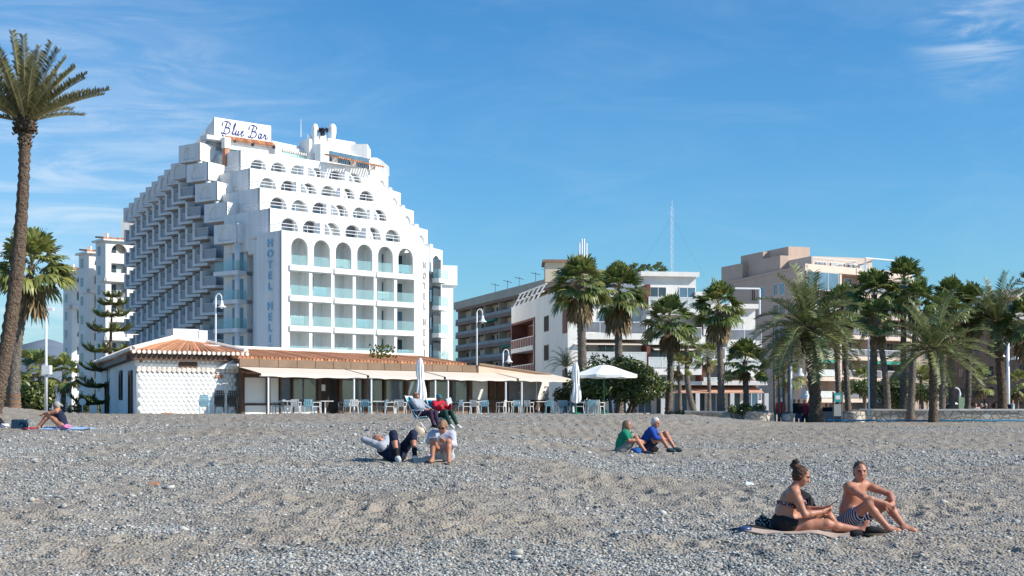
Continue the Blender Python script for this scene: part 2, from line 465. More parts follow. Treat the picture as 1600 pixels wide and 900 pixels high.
def beach_material():
    m = bpy.data.materials.new('grey_shingle_and_sand'); m.use_nodes = True
    t = m.node_tree; b = t.nodes['Principled BSDF']
    b.inputs['Roughness'].default_value = 0.95; b.inputs['Specular IOR Level'].default_value = 0.15
    tcn = t.nodes.new('ShaderNodeTexCoord')
    at_ = t.nodes.new('ShaderNodeAttribute'); at_.attribute_name = 'sand'
    def vor(sc, feat='F1'):
        n = t.nodes.new('ShaderNodeTexVoronoi'); n.feature = feat; n.inputs['Scale'].default_value = sc
        t.links.new(tcn.outputs['Object'], n.inputs['Vector']); return n
    def noise(sc, det=6):
        n = t.nodes.new('ShaderNodeTexNoise'); n.inputs['Scale'].default_value = sc; n.inputs['Detail'].default_value = det
        n.inputs['Roughness'].default_value = .7
        t.links.new(tcn.outputs['Object'], n.inputs['Vector']); return n
    def ramp(src, els):
        r = t.nodes.new('ShaderNodeValToRGB')
        while len(r.color_ramp.elements) < len(els): r.color_ramp.elements.new(.5)
        for e, (p, c) in zip(r.color_ramp.elements, els): e.position = p; e.color = (*c, 1)
        t.links.new(src, r.inputs['Fac']); return r.outputs[0]
    v1 = vor(26); v2 = vor(60); v3 = vor(11)
    sep = t.nodes.new('ShaderNodeSeparateColor'); t.links.new(v1.outputs['Color'], sep.inputs[0])
    sep2 = t.nodes.new('ShaderNodeSeparateColor'); t.links.new(v2.outputs['Color'], sep2.inputs[0])
    peb = ramp(sep.outputs[0], [(0, (.11, .11, .105)), (.35, (.25, .245, .23)), (.7, (.38, .36, .33)), (1, (.60, .57, .52))])
    peb2 = ramp(sep2.outputs[0], [(0, (.13, .125, .115)), (.5, (.30, .285, .26)), (1, (.50, .46, .41))])
    mixp = t.nodes.new('ShaderNodeMix'); mixp.data_type = 'RGBA'; mixp.inputs[0].default_value = .5
    t.links.new(peb, mixp.inputs[6]); t.links.new(peb2, mixp.inputs[7])
    ns = noise(38, 8); nb = noise(0.7, 4)
    sand = ramp(ns.outputs['Fac'], [(.3, (.205, .180, .148)), (.5, (.31, .275, .232)), (.7, (.41, .37, .315))])
    mixs = t.nodes.new('ShaderNodeMix'); mixs.data_type = 'RGBA'
    t.links.new(at_.outputs['Fac'], mixs.inputs[0]); t.links.new(mixp.outputs[2], mixs.inputs[6]); t.links.new(sand, mixs.inputs[7])
    big = ramp(nb.outputs['Fac'], [(.3, (.86, .86, .86)), (.7, (1.1, 1.09, 1.07))])
    mu = t.nodes.new('ShaderNodeMix'); mu.data_type = 'RGBA'; mu.blend_type = 'MULTIPLY'; mu.inputs[0].default_value = 1
    t.links.new(mixs.outputs[2], mu.inputs[6]); t.links.new(big, mu.inputs[7])
    t.links.new(mu.outputs[2], b.inputs['Base Color'])
    b1 = t.nodes.new('ShaderNodeBump'); b1.inputs['Strength'].default_value = .9; b1.inputs['Distance'].default_value = .035
    b1.invert = True
    t.links.new(v1.outputs['Distance'], b1.inputs['Height'])
    b2 = t.nodes.new('ShaderNodeBump'); b2.inputs['Strength'].default_value = .8; b2.inputs['Distance'].default_value = .028
    n9 = noise(9, 6)
    t.links.new(n9.outputs['Fac'], b2.inputs['Height']); t.links.new(b1.outputs[0], b2.inputs['Normal'])
    t.links.new(b2.outputs[0], b.inputs['Normal'])
    return m

def grid_mesh(name, XX, YY, ZZ, mats, attr=None):
    ny, nx = XX.shape
    me = bpy.data.meshes.new(name)
    v = np.stack([XX, YY, ZZ], -1).reshape(-1, 3)
    idx = np.arange(ny * nx).reshape(ny, nx)
    q = np.stack([idx[:-1, :-1], idx[:-1, 1:], idx[1:, 1:], idx[1:, :-1]], -1).reshape(-1, 4)
    me.vertices.add(len(v)); me.vertices.foreach_set('co', v.ravel())
    me.loops.add(q.size); me.loops.foreach_set('vertex_index', q.ravel().astype(np.int32))
    me.polygons.add(len(q)); me.polygons.foreach_set('loop_start', np.arange(0, q.size, 4, dtype=np.int32))
    me.polygons.foreach_set('loop_total', np.full(len(q), 4, dtype=np.int32))
    me.polygons.foreach_set('use_smooth', np.ones(len(q), dtype=bool))
    me.update(calc_edges=True)
    if attr is not None:
        a = me.attributes.new('sand', 'FLOAT', 'POINT'); a.data.foreach_set('value', attr.ravel().astype(np.float32))
    for m in mats: me.materials.append(m)
    o = bpy.data.objects.new(name, me); COL.objects.link(o)
    return o
ys = np.concatenate([np.geomspace(4, 11, 30)[:-1], np.geomspace(11, 40, 560)[:-1], np.geomspace(40, 76, 150)])
tx = np.concatenate([np.linspace(-2.2, -.46, 60)[:-1], np.linspace(-.46, .46, 620), np.linspace(.46, 2.2, 60)[1:]])
TT, YY = np.meshgrid(tx, ys)
XX = TT * YY
beach = grid_mesh('beach', XX, YY, gz(XX, YY), [beach_material()], np.clip(sandiness(XX, YY), 0, 1))
tag(beach, kind='structure')
# the land behind the beach
ys2 = np.geomspace(75.9, 420, 40); xs2 = np.linspace(-3.0, 3.0, 160)
TT, YY = np.meshgrid(xs2, ys2); XX = TT * YY
grd = grid_mesh('promenade', XX, YY, gz0(XX, YY), [MT['pave']])
tag(grd, kind='structure')
mb = MB(); mb.box(-6000, 6000, -3000, 7000, -3.2, -3.0)
g2 = mb.build('ground', mat('dry_earth', (.24, .21, .17), .95, .2, .02)); tag(g2, kind='structure')

# hills far off to the left
hx = np.linspace(-1400, 900, 120); hy = np.linspace(2300, 4200, 24)
HX, HY = np.meshgrid(hx, hy)
ridge = np.interp(HX / HY * F + 800, [-400, 0, 30, 70, 110, 150, 230, 420, 700, 1000, 1500], [70, 62, 96, 104, 92, 80, 60, 40, 26, 20, 15])
prof = np.sin(np.clip((HY - 2300) / 1900, 0, 1) * math.pi)
HZm = -3 + prof * ridge * 1.35 * (HY / 3000) + prof * (vnoise(HX, HY, 160) - .5) * 26 + prof * (vnoise(HX, HY, 50) - .5) * 10
hills = grid_mesh('hills', HX, HY, HZm, [mat('haze_blue_hillside', (.11, .15, .20), .95, .2, .006, col2=(.20, .235, .28))])  # blue-grey of distant air painted into the hillside colour
tag(hills, kind='structure')

# loose stones lying on the beach (nobody could count them)
def stones(name, n, ymin, ymax, rmin, rmax, dens_pow, seed, sandkeep=.08):
    rs = np.random.RandomState(seed)
    # uniform over the wedge in view, with a margin
    yy = np.sqrt(rs.rand(n * 3) * (ymax ** 2 - ymin ** 2) + ymin ** 2)
    xx = (rs.rand(n * 3) * .94 - .47) * yy
    keep = rs.rand(n * 3) < np.clip((1 - sandiness(xx, yy)) ** dens_pow, sandkeep, 1)
    xx = xx[keep][:n]; yy = yy[keep][:n]; n = len(xx)
    zz = gz(xx, yy)
    g = (1 + 5 ** .5) / 2
    iv = np.array([(-1, g, 0), (1, g, 0), (-1, -g, 0), (1, -g, 0), (0, -1, g), (0, 1, g), (0, -1, -g), (0, 1, -g), (g, 0, -1), (g, 0, 1), (-g, 0, -1), (-g, 0, 1)], float)
    iv /= np.linalg.norm(iv[0])
    fi = np.array([(0, 11, 5), (0, 5, 1), (0, 1, 7), (0, 7, 10), (0, 10, 11), (1, 5, 9), (5, 11, 4), (11, 10, 2), (10, 7, 6), (7, 1, 8), (3, 9, 4), (3, 4, 2), (3, 2, 6), (3, 6, 8), (3, 8, 9), (4, 9, 5), (2, 4, 11), (6, 2, 10), (8, 6, 7), (9, 8, 1)])
    r = rmin * (rmax / rmin) ** (rs.rand(n) ** 1.7)
    sx = r * (.85 + .7 * rs.rand(n)); sy = r * (.75 + .5 * rs.rand(n)); sz = r * (.35 + .4 * rs.rand(n))
    a = rs.rand(n) * 6.283
    v = iv[None] * (1 + .28 * (rs.rand(n, 12, 1) - .5))
    v = v * np.stack([sx, sy, sz], -1)[:, None, :]
    tilt = (rs.rand(n) - .5) * .7
    vx, vy, vz = v[..., 0], v[..., 1], v[..., 2]
    vx, vz = vx * np.cos(tilt)[:, None] - vz * np.sin(tilt)[:, None], vx * np.sin(tilt)[:, None] + vz * np.cos(tilt)[:, None]
    ca, sa = np.cos(a)[:, None], np.sin(a)[:, None]
    px_ = vx * ca - vy * sa + xx[:, None]; py_ = vx * sa + vy * ca + yy[:, None]; pz_ = vz + (zz + sz * .35)[:, None]
    v = np.stack([px_, py_, pz_], -1).reshape(-1, 3)
    f = (fi[None] + (np.arange(n) * 12)[:, None, None]).reshape(-1, 3)
    me = bpy.data.meshes.new(name)
    me.vertices.add(len(v)); me.vertices.foreach_set('co', v.ravel())
    me.loops.add(f.size); me.loops.foreach_set('vertex_index', f.ravel().astype(np.int32))
    me.polygons.add(len(f)); me.polygons.foreach_set('loop_start', np.arange(0, f.size, 3, dtype=np.int32))
    me.polygons.foreach_set('loop_total', np.full(len(f), 3, dtype=np.int32))
    me.update(calc_edges=True)
    me.materials.append(STONE)
    o = bpy.data.objects.new(name, me); COL.objects.link(o)
    tag(o, kind='stuff')
    return o
def stone_mat():
    m = bpy.data.materials.new('mixed_beach_stone'); m.use_nodes = True
    t = m.node_tree; b = t.nodes['Principled BSDF']; b.inputs['Roughness'].default_value = .8; b.inputs['Specular IOR Level'].default_value = .3
    ge = t.nodes.new('ShaderNodeNewGeometry'); r = t.nodes.new('ShaderNodeValToRGB')
    els = [(0, (.10, .11, .11)), (.2, (.21, .23, .235)), (.45, (.295, .315, .315)), (.65, (.37, .35, .31)), (.86, (.46, .45, .42)), (.97, (.56, .55, .52)), (1, (.40, .26, .17))]
    while len(r.color_ramp.elements) < len(els): r.color_ramp.elements.new(.5)
    for e, (p, c) in zip(r.color_ramp.elements, els): e.position = p; e.color = (*c, 1)
    t.links.new(ge.outputs['Random Per Island'], r.inputs['Fac'])
    tcn = t.nodes.new('ShaderNodeTexCoord')
    nz = t.nodes.new('ShaderNodeTexNoise'); nz.inputs['Scale'].default_value = 45; nz.inputs['Detail'].default_value = 4
    t.links.new(tcn.outputs['Object'], nz.inputs['Vector'])
    mr = t.nodes.new('ShaderNodeMapRange'); mr.inputs[3].default_value = .72; mr.inputs[4].default_value = 1.25
    t.links.new(nz.outputs['Fac'], mr.inputs[0])
    mu = t.nodes.new('ShaderNodeMix'); mu.data_type = 'RGBA'; mu.blend_type = 'MULTIPLY'; mu.inputs[0].default_value = 1
    t.links.new(r.outputs[0], mu.inputs[6]); t.links.new(mr.outputs[0], mu.inputs[7]); t.links.new(mu.outputs[2], b.inputs['Base Color'])
    return m
STONE = stone_mat()
stones('pebbles', 42000, 12.0, 17.5, .008, .026, 1.4, 1)
stones('pebbles', 50000, 17.0, 31.0, .010, .031, 1.6, 2, .03)
stones('pebbles', 14000, 30.0, 60.0, .018, .05, 1.4, 3, .03)
stones('stones', 480, 12.5, 45.0, .03, .075, .7, 4, .3)
# ------------------------------------------------------------------ lettering
def text_mesh(body, size, extrude=0.03, shear=0.0, align='CENTER'):
    c = bpy.data.curves.new('lettering', 'FONT')
    c.offset = .022 * size; c.body = body; c.size = size; c.extrude = extrude; c.shear = shear
    c.align_x = align; c.align_y = 'CENTER'; c.resolution_u = 3
    o = bpy.data.objects.new('lettering', c); COL.objects.link(o)
    dg = bpy.context.evaluated_depsgraph_get()
    me = bpy.data.meshes.new_from_object(o.evaluated_get(dg))
    bpy.data.objects.remove(o); bpy.data.curves.remove(c)
    vs = [Vector(v.co) for v in me.vertices]; fs = [tuple(p.vertices) for p in me.polygons]
    bpy.data.meshes.remove(me)
    return vs, fs
def letter_on(mb, fr, a, z, body, size, d=0.06, sx=1.0, bold=0.0, extrude=0.03, shear=0):
    vs, fs = text_mesh(body, size, extrude, shear)
    mb.add([fr.p(a + v.x * sx, z + v.y, d + v.z) for v in vs], fs)

# ------------------------------------------------------------------ the hotel
hotel = thing('hotel', 'white pyramid shaped hotel with stepped arched terraces and a script sign on its roof', 'hotel', (-24, 145, 0.15))
HP = [Vector((-22.25 - 1.9 * k, 136 + 4.75 * k)) for k in range(5)]
HU = Vector((.72, .694)).normalized()
HN = Vector((HU.y, -HU.x))
HC = Vector((.35, .94)).normalized()
ZT = [18.5, 21.3, 24.1, 26.9, 29.7]
FL = 17.4
WH = MT['white']
BP = (FL - .75 - .55) / 6
def ab(i): return .75 + BP * i
zf = [.5, 3.4, 6.35, 9.3, 12.25, 15.2]
fr0 = Fr(HP[0], HU)
F0 = fr0.p(FL, 0).xy
frc = [Fr(Fr(HP[k], HU).p(FL, 0).xy, HC) for k in range(5)]
SIDE = (-HN).normalized()
# main bodies behind the recesses
for k in range(5):
    P = HP[k]; ins = 1.75 if k == 0 else 1.15
    Fk = P + HU * FL
    A = P - HN * ins; B = Fk - HN * ins
    C = frc[k].p(6.0, 0, -.05).xy
    poly = [A, B, C, C + Vector((-12, 26)), A + Vector((-6, 26)), P - HN * 4.15 + HU * .1]
    mb = MB(); mb.prism([tuple(p) for p in poly], 0.15 if k == 0 else ZT[k - 1] - 1.5, ZT[k] - .12)
    mb.build('wall', WH, hotel)
# ground block front facade, rows of openings
mb = MB()
arch_wall(mb, fr0, 0, FL, 14.62, 18.5, [(ab(i) + .36, ab(i + 1) - .36, 15.2, 17.92, True) for i in range(6)], .34, 12)
mb.build('arcade_wall', WH, hotel)
for j in range(5):
    zb = zf[j]; mb = MB()
    z0 = zb - .58 if j else .15
    arch_wall(mb, fr0, 0, FL, z0, zf[j + 1] - .58, [(ab(i) + .19, ab(i + 1) - .19, zb, zf[j + 1] - .58, False) for i in range(6)], .34)
    mb.build('facade_wall', WH, hotel)
for j in range(6):
    mb = MB(); fr0.box(mb, .4, FL - .3, zf[j] - .42, zf[j] - .003, -1.75, -.345)
    for i0 in (0, 2, 4):
        fr0.box(mb, ab(i0) + .1, ab(i0 + 2) - .1, zf[j] - .5, zf[j] + .03, .004, .2)
    mb.build('floor_slab', WH, hotel)
    for i in range(7):
        mb = MB(); fr0.box(mb, ab(i) - .09, ab(i) + .09, zf[j] + .004, zf[j] + 2.45, -1.74, -.35)
        mb.build('partition', WH, hotel)
    for i in range(6):
        g = MB(); fr0.box(g, ab(i) + .2, ab(i + 1) - .2, zf[j] + .04, zf[j] + 1.02, .02 if j < 5 else -.12, .05 if j < 5 else -.09)
        g.build('balustrade', MT['rail_glass'], hotel)
        # doors in the back wall
        dd = {0: [(.12, .3)], 1: [(.1, .3), (1.2, .16)], 2: [(.2, .75)], 3: [(.3, .95)], 4: [(1.95, .3)], 5: [(.15, .95), (1.2, .9)]}[i]
        for (o_, w_) in dd:
            m1 = MB(); fr0.box(m1, ab(i) + .2 + o_, ab(i) + .2 + o_ + w_, zf[j] + .05, zf[j] + 2.2, -1.745, -1.70)
            fo = m1.build('door_frame' if w_ > .5 else 'side_window', MT['pane_frame'], hotel)
            m2 = MB(); fr0.box(m2, ab(i) + .26 + o_, ab(i) + .14 + o_ + w_, zf[j] + .1, zf[j] + 2.12, -1.69, -1.67)
            m2.build('pane', MT['dark_glass'] if (i * 7 + j * 3) % 4 else MT['blue_glass'], fo)
        if (i * 5 + j * 7) % 3 == 0:
            # towels and folding racks behind the glass
            m3 = MB(); a_ = ab(i) + .5
            for q in range(9):
                fr0.box(m3, a_ + q * .17, a_ + q * .17 + .1, zf[j] + .15 + .2 * rnd.random(), zf[j] + .92 + .12 * rnd.random(), -.22, -.19)
            m3.build('clothes_rack', MT['chair_blue'] if i % 2 else MT['curtain'], hotel)
# lettering on the left panel
frl = Fr((HP[0] - HN * 4.2), HN)          # runs towards the corner
MT_L = MB()
zz = Zy(381.5, 138)
for ch in 'HOTEL':
    letter_on(MT_L, frl, 2.3, zz, ch, 1.05, .07, 1.2); zz -= 1.06
zz -= .87
for ch in 'HELIOS':
    letter_on(MT_L, frl, 2.3, zz, ch, 1.05, .07, 1.2); zz -= 1.06
mb = MB(); frl.box(mb, 0, 4.195, .15, 18.5, -.3, .0); mb.build('side_wall', WH, hotel)
MT_L.build('sign_lettering', MT['letter'], hotel)
# the canted right side
mb = MB(); frc[0].box(mb, 0, 2.4, .15, 18.5, -.3, .005); mb.build('side_wall', WH, hotel)
mb = MB(); zz = 16.35
for ch in 'HOTEL': letter_on(mb, frc[0], 1.15, zz, ch, .98, .06, 1.0); zz -= 1.08
zz -= .62
for ch in 'HELIOS': letter_on(mb, frc[0], 1.15, zz, ch, .98, .06, 1.0); zz -= 1.08
mb.build('sign_lettering', MT['letter_grey'], hotel)
for j in range(1, 6):
    f = frc[0]
    mb = MB(); f.box(mb, 3.3, 5.9, zf[j] - .45, zf[j], .0, .8); b_ = mb.build('balcony', WH, hotel)
    mb = MB(); f.box(mb, 3.35, 5.85, zf[j] + .02, zf[j] + 1.0, .73, .76); f.box(mb, 3.32, 3.35, zf[j] + .02, zf[j] + 1.0, .05, .73)
    mb.build('balustrade', MT['rail_glass'], b_)
    mb = MB(); f.box(mb, 3.5, 5.6, zf[j] + .02, zf[j] + 2.2, -.04, .03); mb.build('window', MT['dark_glass'], hotel)
    mb = MB(); f.box(mb, 2.7, 3.05, zf[j] + .4, zf[j] + 1.7, -.04, .02); mb.build('window', MT['blue_glass'], hotel)
mb = MB(); mb.prism([(-9.6, 164), (-6.9, 165), (-8.5, 178), (-14, 178)], .15, 17.2); mb.build('rear_block', WH, hotel)
mb = MB(); mb.prism([(-9.7, 163.7), (-6.4, 164.9), (-8.2, 178), (-14, 178)], 15.6, 17.9); mb.build('cornice', WH, hotel)
for q in range(4):
    mb = MB(); mb.box(-8.9, -8.3, 163.9, 164.1, 4.2 + 3 * q, 5.6 + 3 * q); mb.build('window', MT['grey_glass'], hotel)

# the four set-back terraces
for k in range(1, 5):
    f = Fr(HP[k], HU); z0 = ZT[k - 1]
    ops = []
    x0 = .95; pitch = (FL - 1.3) / 6
    for i in range(6):
        ops.append((x0 + pitch * i + .28, x0 + pitch * (i + 1) - .28, z0 - 1.0, z0 + 2.02, True))
    mb = MB(); arch_wall(mb, f, 0, FL, z0 - 1.2, ZT[k], ops, .42, 12); mb.build('arcade_wall', WH, hotel)
    for i in range(6):
        m2 = MB(); f.box(m2, x0 + pitch * i + .3, x0 + pitch * (i + 1) - .3, z0 - .9, z0 + 1.95, -1.1, -1.05)
        dr = m2.build('terrace_door', MT['curtain'] if (i + k) % 3 == 0 else MT['grey_glass'], hotel)
        m3 = MB(); a_ = x0 + pitch * i + (.45 if (i + k) % 2 else 1.3)
        f.box(m3, a_, a_ + .9, z0 - .9, z0 + 1.2, -1.04, -1.02); m3.build('pane', MT['dark_glass'] if (i * k) % 2 else MT['blue_glass'], dr)
    # side wall of the step and its capping
    mb = MB(); Fr(HP[k] - HN * 8.5, HN).box(mb, 0, 8.495, z0 - 1.2, ZT[k], -.3, 0); mb.build('side_wall', WH, hotel)
    # curved fins that divide the terraces
    for i in (1, 3) if k % 2 else (2, 4):
        a_ = x0 + pitch * (i + 1) - .02
        N = 8; pts = []
        for q in range(N + 1):
            t_ = q / N
            pts.append((.02 + 1.7 * t_, z0 + .1 + 1.75 * math.sqrt(max(0, 1 - t_ * t_))))
        mb = MB(); n_ = len(pts)
        base = [(1.72, z0 - .8), (.02, z0 - .8)]
        pr = pts + base
        va = [f.p(a_ - .11, z, d) for d, z in pr]; vb = [f.p(a_ + .11, z, d) for d, z in pr]
        m_ = len(pr)
        mb.add(va + vb, [tuple(range(m_)), tuple(range(m_, 2 * m_))[::-1]] + [(q, q + m_, (q + 1) % m_ + m_, (q + 1) % m_) for q in range(m_)])
        mb.build('terrace_divider', WH, hotel)
    # terrace floor, parapet rail
    lo = Fr(HP[k - 1], HU)
    mb = MB()
    for hgt in (.36, .68):
        mb.tube([lo.p(-.1 if hgt else 0, z0 + hgt, -.22), lo.p(FL - .2, z0 + hgt, -.22)], .035, 6)
        sd = lo.p(0, z0 + hgt, -.22)
        mb.tube([lo.p(.1, z0 + hgt, -.22), lo.p(.1, z0 + hgt, -5)], .035, 6)
    for q in range(12):
        a_ = .1 + (FL - .4) * q / 11
        mb.tube([lo.p(a_, z0 - .1, -.22), lo.p(a_, z0 + .7, -.22)], .03, 6)
    mb.build('terrace_railing', MT['steel_white'], hotel)
    mb = MB(); lo.box(mb, .3, FL - .3, z0 - .35, z0 - .125, -6.2, -.3); mb.build('terrace_floor', MT['white2'], hotel)
    # vent stubs on the terrace edge
    for a_ in ((5.2, 11.0) if k % 2 else (7.6, 13.3)):
        mb = MB(); mb.obox(lo.p(a_, z0 - .1, -.9), lo.u.to_3d() * .55, -lo.n.to_3d() * .55, (0, 0, 1.35)); mb.build('vent_shaft', WH, hotel)
    # rounded glazed corner room at the right end
for k in range(5):
    f = frc[k]; z0 = ZT[k]
    mb = MB(); arch_wall(mb, f, 2.6, 6.1, z0 - 2.6, z0 - .02, [(3.5, 5.3, z0 - 2.2, z0 - .75, True)], .5, 10)
    f.box(mb, 2.6, 6.1, z0 - 2.6, z0 - .5, -.9, -.51)
    mb.build('corner_wall', WH, hotel)
    if k:
        mb = MB(); f.box(mb, 0, 2.7, ZT[k - 1] - 1.2, z0 - .01, -.5, .004); mb.build('side_wall', WH, hotel)
        mb = MB(); f.box(mb, 2.2, 3.0, ZT[k - 1] - .1, ZT[k - 1] + .75, 1.2, 2.0); mb.build('planter_box', WH, hotel)

# the long side wing with its saw-tooth balconies
FB = Vector((-25.6, 139)); FW = Vector((-.47, .88)).normalized()
def Fs(s): return FB + FW * s
PL = Vector((-.84, .54)).normalized()      # pod: left face direction
PR = Vector((.42, .91)).normalized()       # pod: right face direction
PS = [5, 8.6, 12.2, 15.6, 18.9]
ZN = [4.7 + 2.7 * n - 2.7 for n in range(12)]  # floor levels
def ztop(s): return 18.4 + (s - 5) * .80 if s < 18.9 else 30.4 - (s - 18.9) * .05
PD = Vector((.54, .84)).normalized()
# core, bay by bay
PL = Vector((-.795, .607)).normalized()
PD = Vector((.607, .795)).normalized()
BS = Vector((-1.41, 2.64))
DZ = .27
def G(i): return Vector((-34.5, 155.6)) + BS * (i - 2)
ZF = [28.4 - 2.9 * n for n in range(9)]
ZR = 30.3
def ztop(i): return ZR - DZ * (i - 2) if i > 3 else 28.5 - 2.7 * (3 - i)
for i in range(0, 13):
    a = G(i) + PD * 1.9; b = G(i + 1) + PD * 1.9
    mb = MB(); mb.prism([tuple(a), tuple(b), tuple(b + Vector((11, 5))), tuple(a + Vector((11, 5)))], .15, ztop(i) - 1.2 - .01 * (i % 3))
    mb.build('wing_wall', MT['white2'], hotel)
o3 = Vector((0, 0, 0)); L3 = PL.to_3d(); D3 = PD.to_3d()
slab = MB()
slab.obox((0, 0, -.3), L3 * 2.47, D3 * 2.0, (0, 0, .3))
slab.obox(L3 * 2.12 + Vector((0, 0, .003)), L3 * .35, D3 * 1.9, (0, 0, 1.6))
tmp_ = slab.build('balcony', MT['white2'], None); slab_mesh = tmp_.data; bpy.data.objects.remove(tmp_)
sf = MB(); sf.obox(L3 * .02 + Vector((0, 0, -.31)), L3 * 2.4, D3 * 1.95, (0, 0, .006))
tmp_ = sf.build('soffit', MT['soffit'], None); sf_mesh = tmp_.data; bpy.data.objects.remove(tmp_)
gl = MB(); gl.obox(L3 * .05 + D3 * 1.15 + Vector((0, 0, .05)), L3 * 2.05, D3 * .05, (0, 0, 2.4))
tmp_ = gl.build('window', MT['flank_glass'], None); gl_mesh = tmp_.data; bpy.data.objects.remove(tmp_)
rl = MB(); rl.obox(L3 * .02 + D3 * .12 + Vector((0, 0, .92)), L3 * 2.08, D3 * .06, (0, 0, .06)); rl.obox(L3 * .04 + D3 * .14 + Vector((0, 0, .03)), L3 * 2.06, D3 * .02, (0, 0, .87), 1)
tmp_ = rl.build('railing', [MT['white2'], mat('smoked_rail_panel', (.36, .365, .38), .4, .15, 1)], None); rl_mesh = tmp_.data; bpy.data.objects.remove(tmp_)
nb_ = 0
for i in range(0, 13):
    base = G(i)
    for n_, z in enumerate(ZF):
        z -= DZ * (i - 2)
        if n_ < 1 + max(0, 3 - i) or z < 6.2: continue
        if nb_ >= 100: continue
        nb_ += 1
        o = bpy.data.objects.new('balcony', slab_mesh); COL.objects.link(o); o.parent = hotel
        o.location = Vector((base.x, base.y, z)) - hotel.location
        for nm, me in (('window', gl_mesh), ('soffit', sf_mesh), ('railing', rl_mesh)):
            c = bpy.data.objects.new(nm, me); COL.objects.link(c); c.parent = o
def pod(R_, z0, z1, right=True):
    """parapet box with a blind arch on its shaded face and a quarter-round underside on the sunny face"""
    R3 = Vector((R_.x, R_.y, 0)); r3 = PR.to_3d()
    fl = Fr(R_ + PL * 3.6, -PL)
    mb = MB()
    arch_wall(mb, fl, 0, 3.595, z0, z1, [(.75, 2.75, z0 + .25, z1 - .35, True)], .16, 10)
    fl.box(mb, .7, 2.8, z0 + .1, z1 - .2, -.3, -.161)
    if right:
        N = 8; h = z1 - z0; pr = [(0, 0), (0, h), (2.9, h)]
        pr += [(2.9 - 1.7 * (1 - math.cos(t_ * math.pi / 2 / N)), h * .95 * (1 - math.sin(t_ * math.pi / 2 / N))) for t_ in range(N + 1)]
        va = [R3 + r3 * x_ + Vector((0, 0, z0 + z_)) for x_, z_ in pr]
        vb = [v + L3 * .2 for v in va]
        m_ = len(pr)
        mb.add(va + vb, [tuple(range(m_))[::-1], tuple(range(m_, 2 * m_))] + [(q, (q + 1) % m_, (q + 1) % m_ + m_, q + m_) for q in range(m_)])
    p = mb.build('pod_balcony', WH, hotel)
    mb = MB(); mb.prism([tuple(R_ + PL * .25 + PR * .1), tuple(R_ + PL * 3.5 + PR * .1), tuple(R_ + PL * 3.5 + PR * 3), tuple(R_ + PL * .25 + PR * 1.4)], z0 + .003, z0 + .3)
    mb.build('pod_floor', MT['soffit'], p)
    mb = MB(); c = R_ + PL * .4 + PR * .4
    mb.tube([(c.x, c.y, z0 - 1.2), (c.x, c.y, z0)], .3, 12)
    mb.build('column', WH, p, True)
for k, s in enumerate(PS):
    pod(Fs(s), 18.2 + 2.72 * k - .1 * k, 20.15 + 2.62 * k)
    # the wall and terrace beside the pod
    q = Fs(s)
    mb = MB(); mb.prism([tuple(q + PR * 2.9), tuple(q + PR * 2.9 + PL * 2.6), tuple(q + PR * 7 + PL * 2.6), tuple(q + PR * 9)], 18.0 if k == 0 else ZT[k - 1] - 1.5, ZT[k] - .3 if k else 18.2)
    mb.build('link_wall', WH, hotel)
for i in range(4, 13):
    b = G(i); z0_, z1_ = ZF[0] - DZ * (i - 2), ZR - DZ * (i - 2)
    fl = Fr(b + PL * 2.6, -PL); mb = MB()
    arch_wall(mb, fl, 0, 2.6, z0_ - .3, z1_ - .35, [(.5, 2.1, z0_ - .1, z0_ + 1.3, True)], .14, 8)
    fl.box(mb, .02, 2.58, z0_ - .28, z1_ - .4, -1.9, -.145)
    mb.build('roof_balcony', MT['white2'], hotel)
# corner balconies below the first pod
q0 = Fs(5)
for n in range(5):
    z = 15.35 - 2.95 * n
    A = q0 + PL * 3.7; B = q0 + PR * 2.6
    mb = MB(); mb.prism([tuple(A), tuple(q0), tuple(B), tuple(B + PL * 3.6)], z - .42, z)
    cb = mb.build('corner_balcony', WH, hotel)
    g = MB(); fl = Fr(A, -PL); fl.box(g, .1, 3.6, z + .03, z + 1.0, -.1, -.07)
    f2 = Fr(q0, PR); f2.box(g, .12, 2.5, z + .03, z + 1.0, -.1, -.07)
    g.build('balustrade', MT['rail_glass'], cb)
    c = q0 + PL * .35 + PR * .35
    mb = MB(); mb.tube([(c.x, c.y, z), (c.x, c.y, z + 2.53)], .27, 12); mb.build('column', WH, cb, True)
    m2 = MB(); fb = Fr(A + PR * 1.65, -PL); fb.box(m2, 1.5, 3.1, z + .05, z + 2.2, .0, .05)
    w = m2.build('window', MT['blue_glass'], hotel)
    m3 = MB(); fb.box(m3, 2.26, 2.34, z + .05, z + 2.2, .052, .08); m3.build('frame', MT['pane_frame'], w)
mb = MB(); mb.prism([tuple(q0 + PL * 3.6 + PR * 1.66), tuple(q0 + PL * .0 + PR * 1.66), tuple(q0 + PR * 2.6), tuple(HP[0] - HN * 4.19), tuple(HP[0] - HN * 3.2 + HU * 1), tuple(q0 + PR * 9), tuple(q0 + PL * 3.6 + PR * 6)], .15, 18.1)
mb.build('link_wall', WH, hotel)

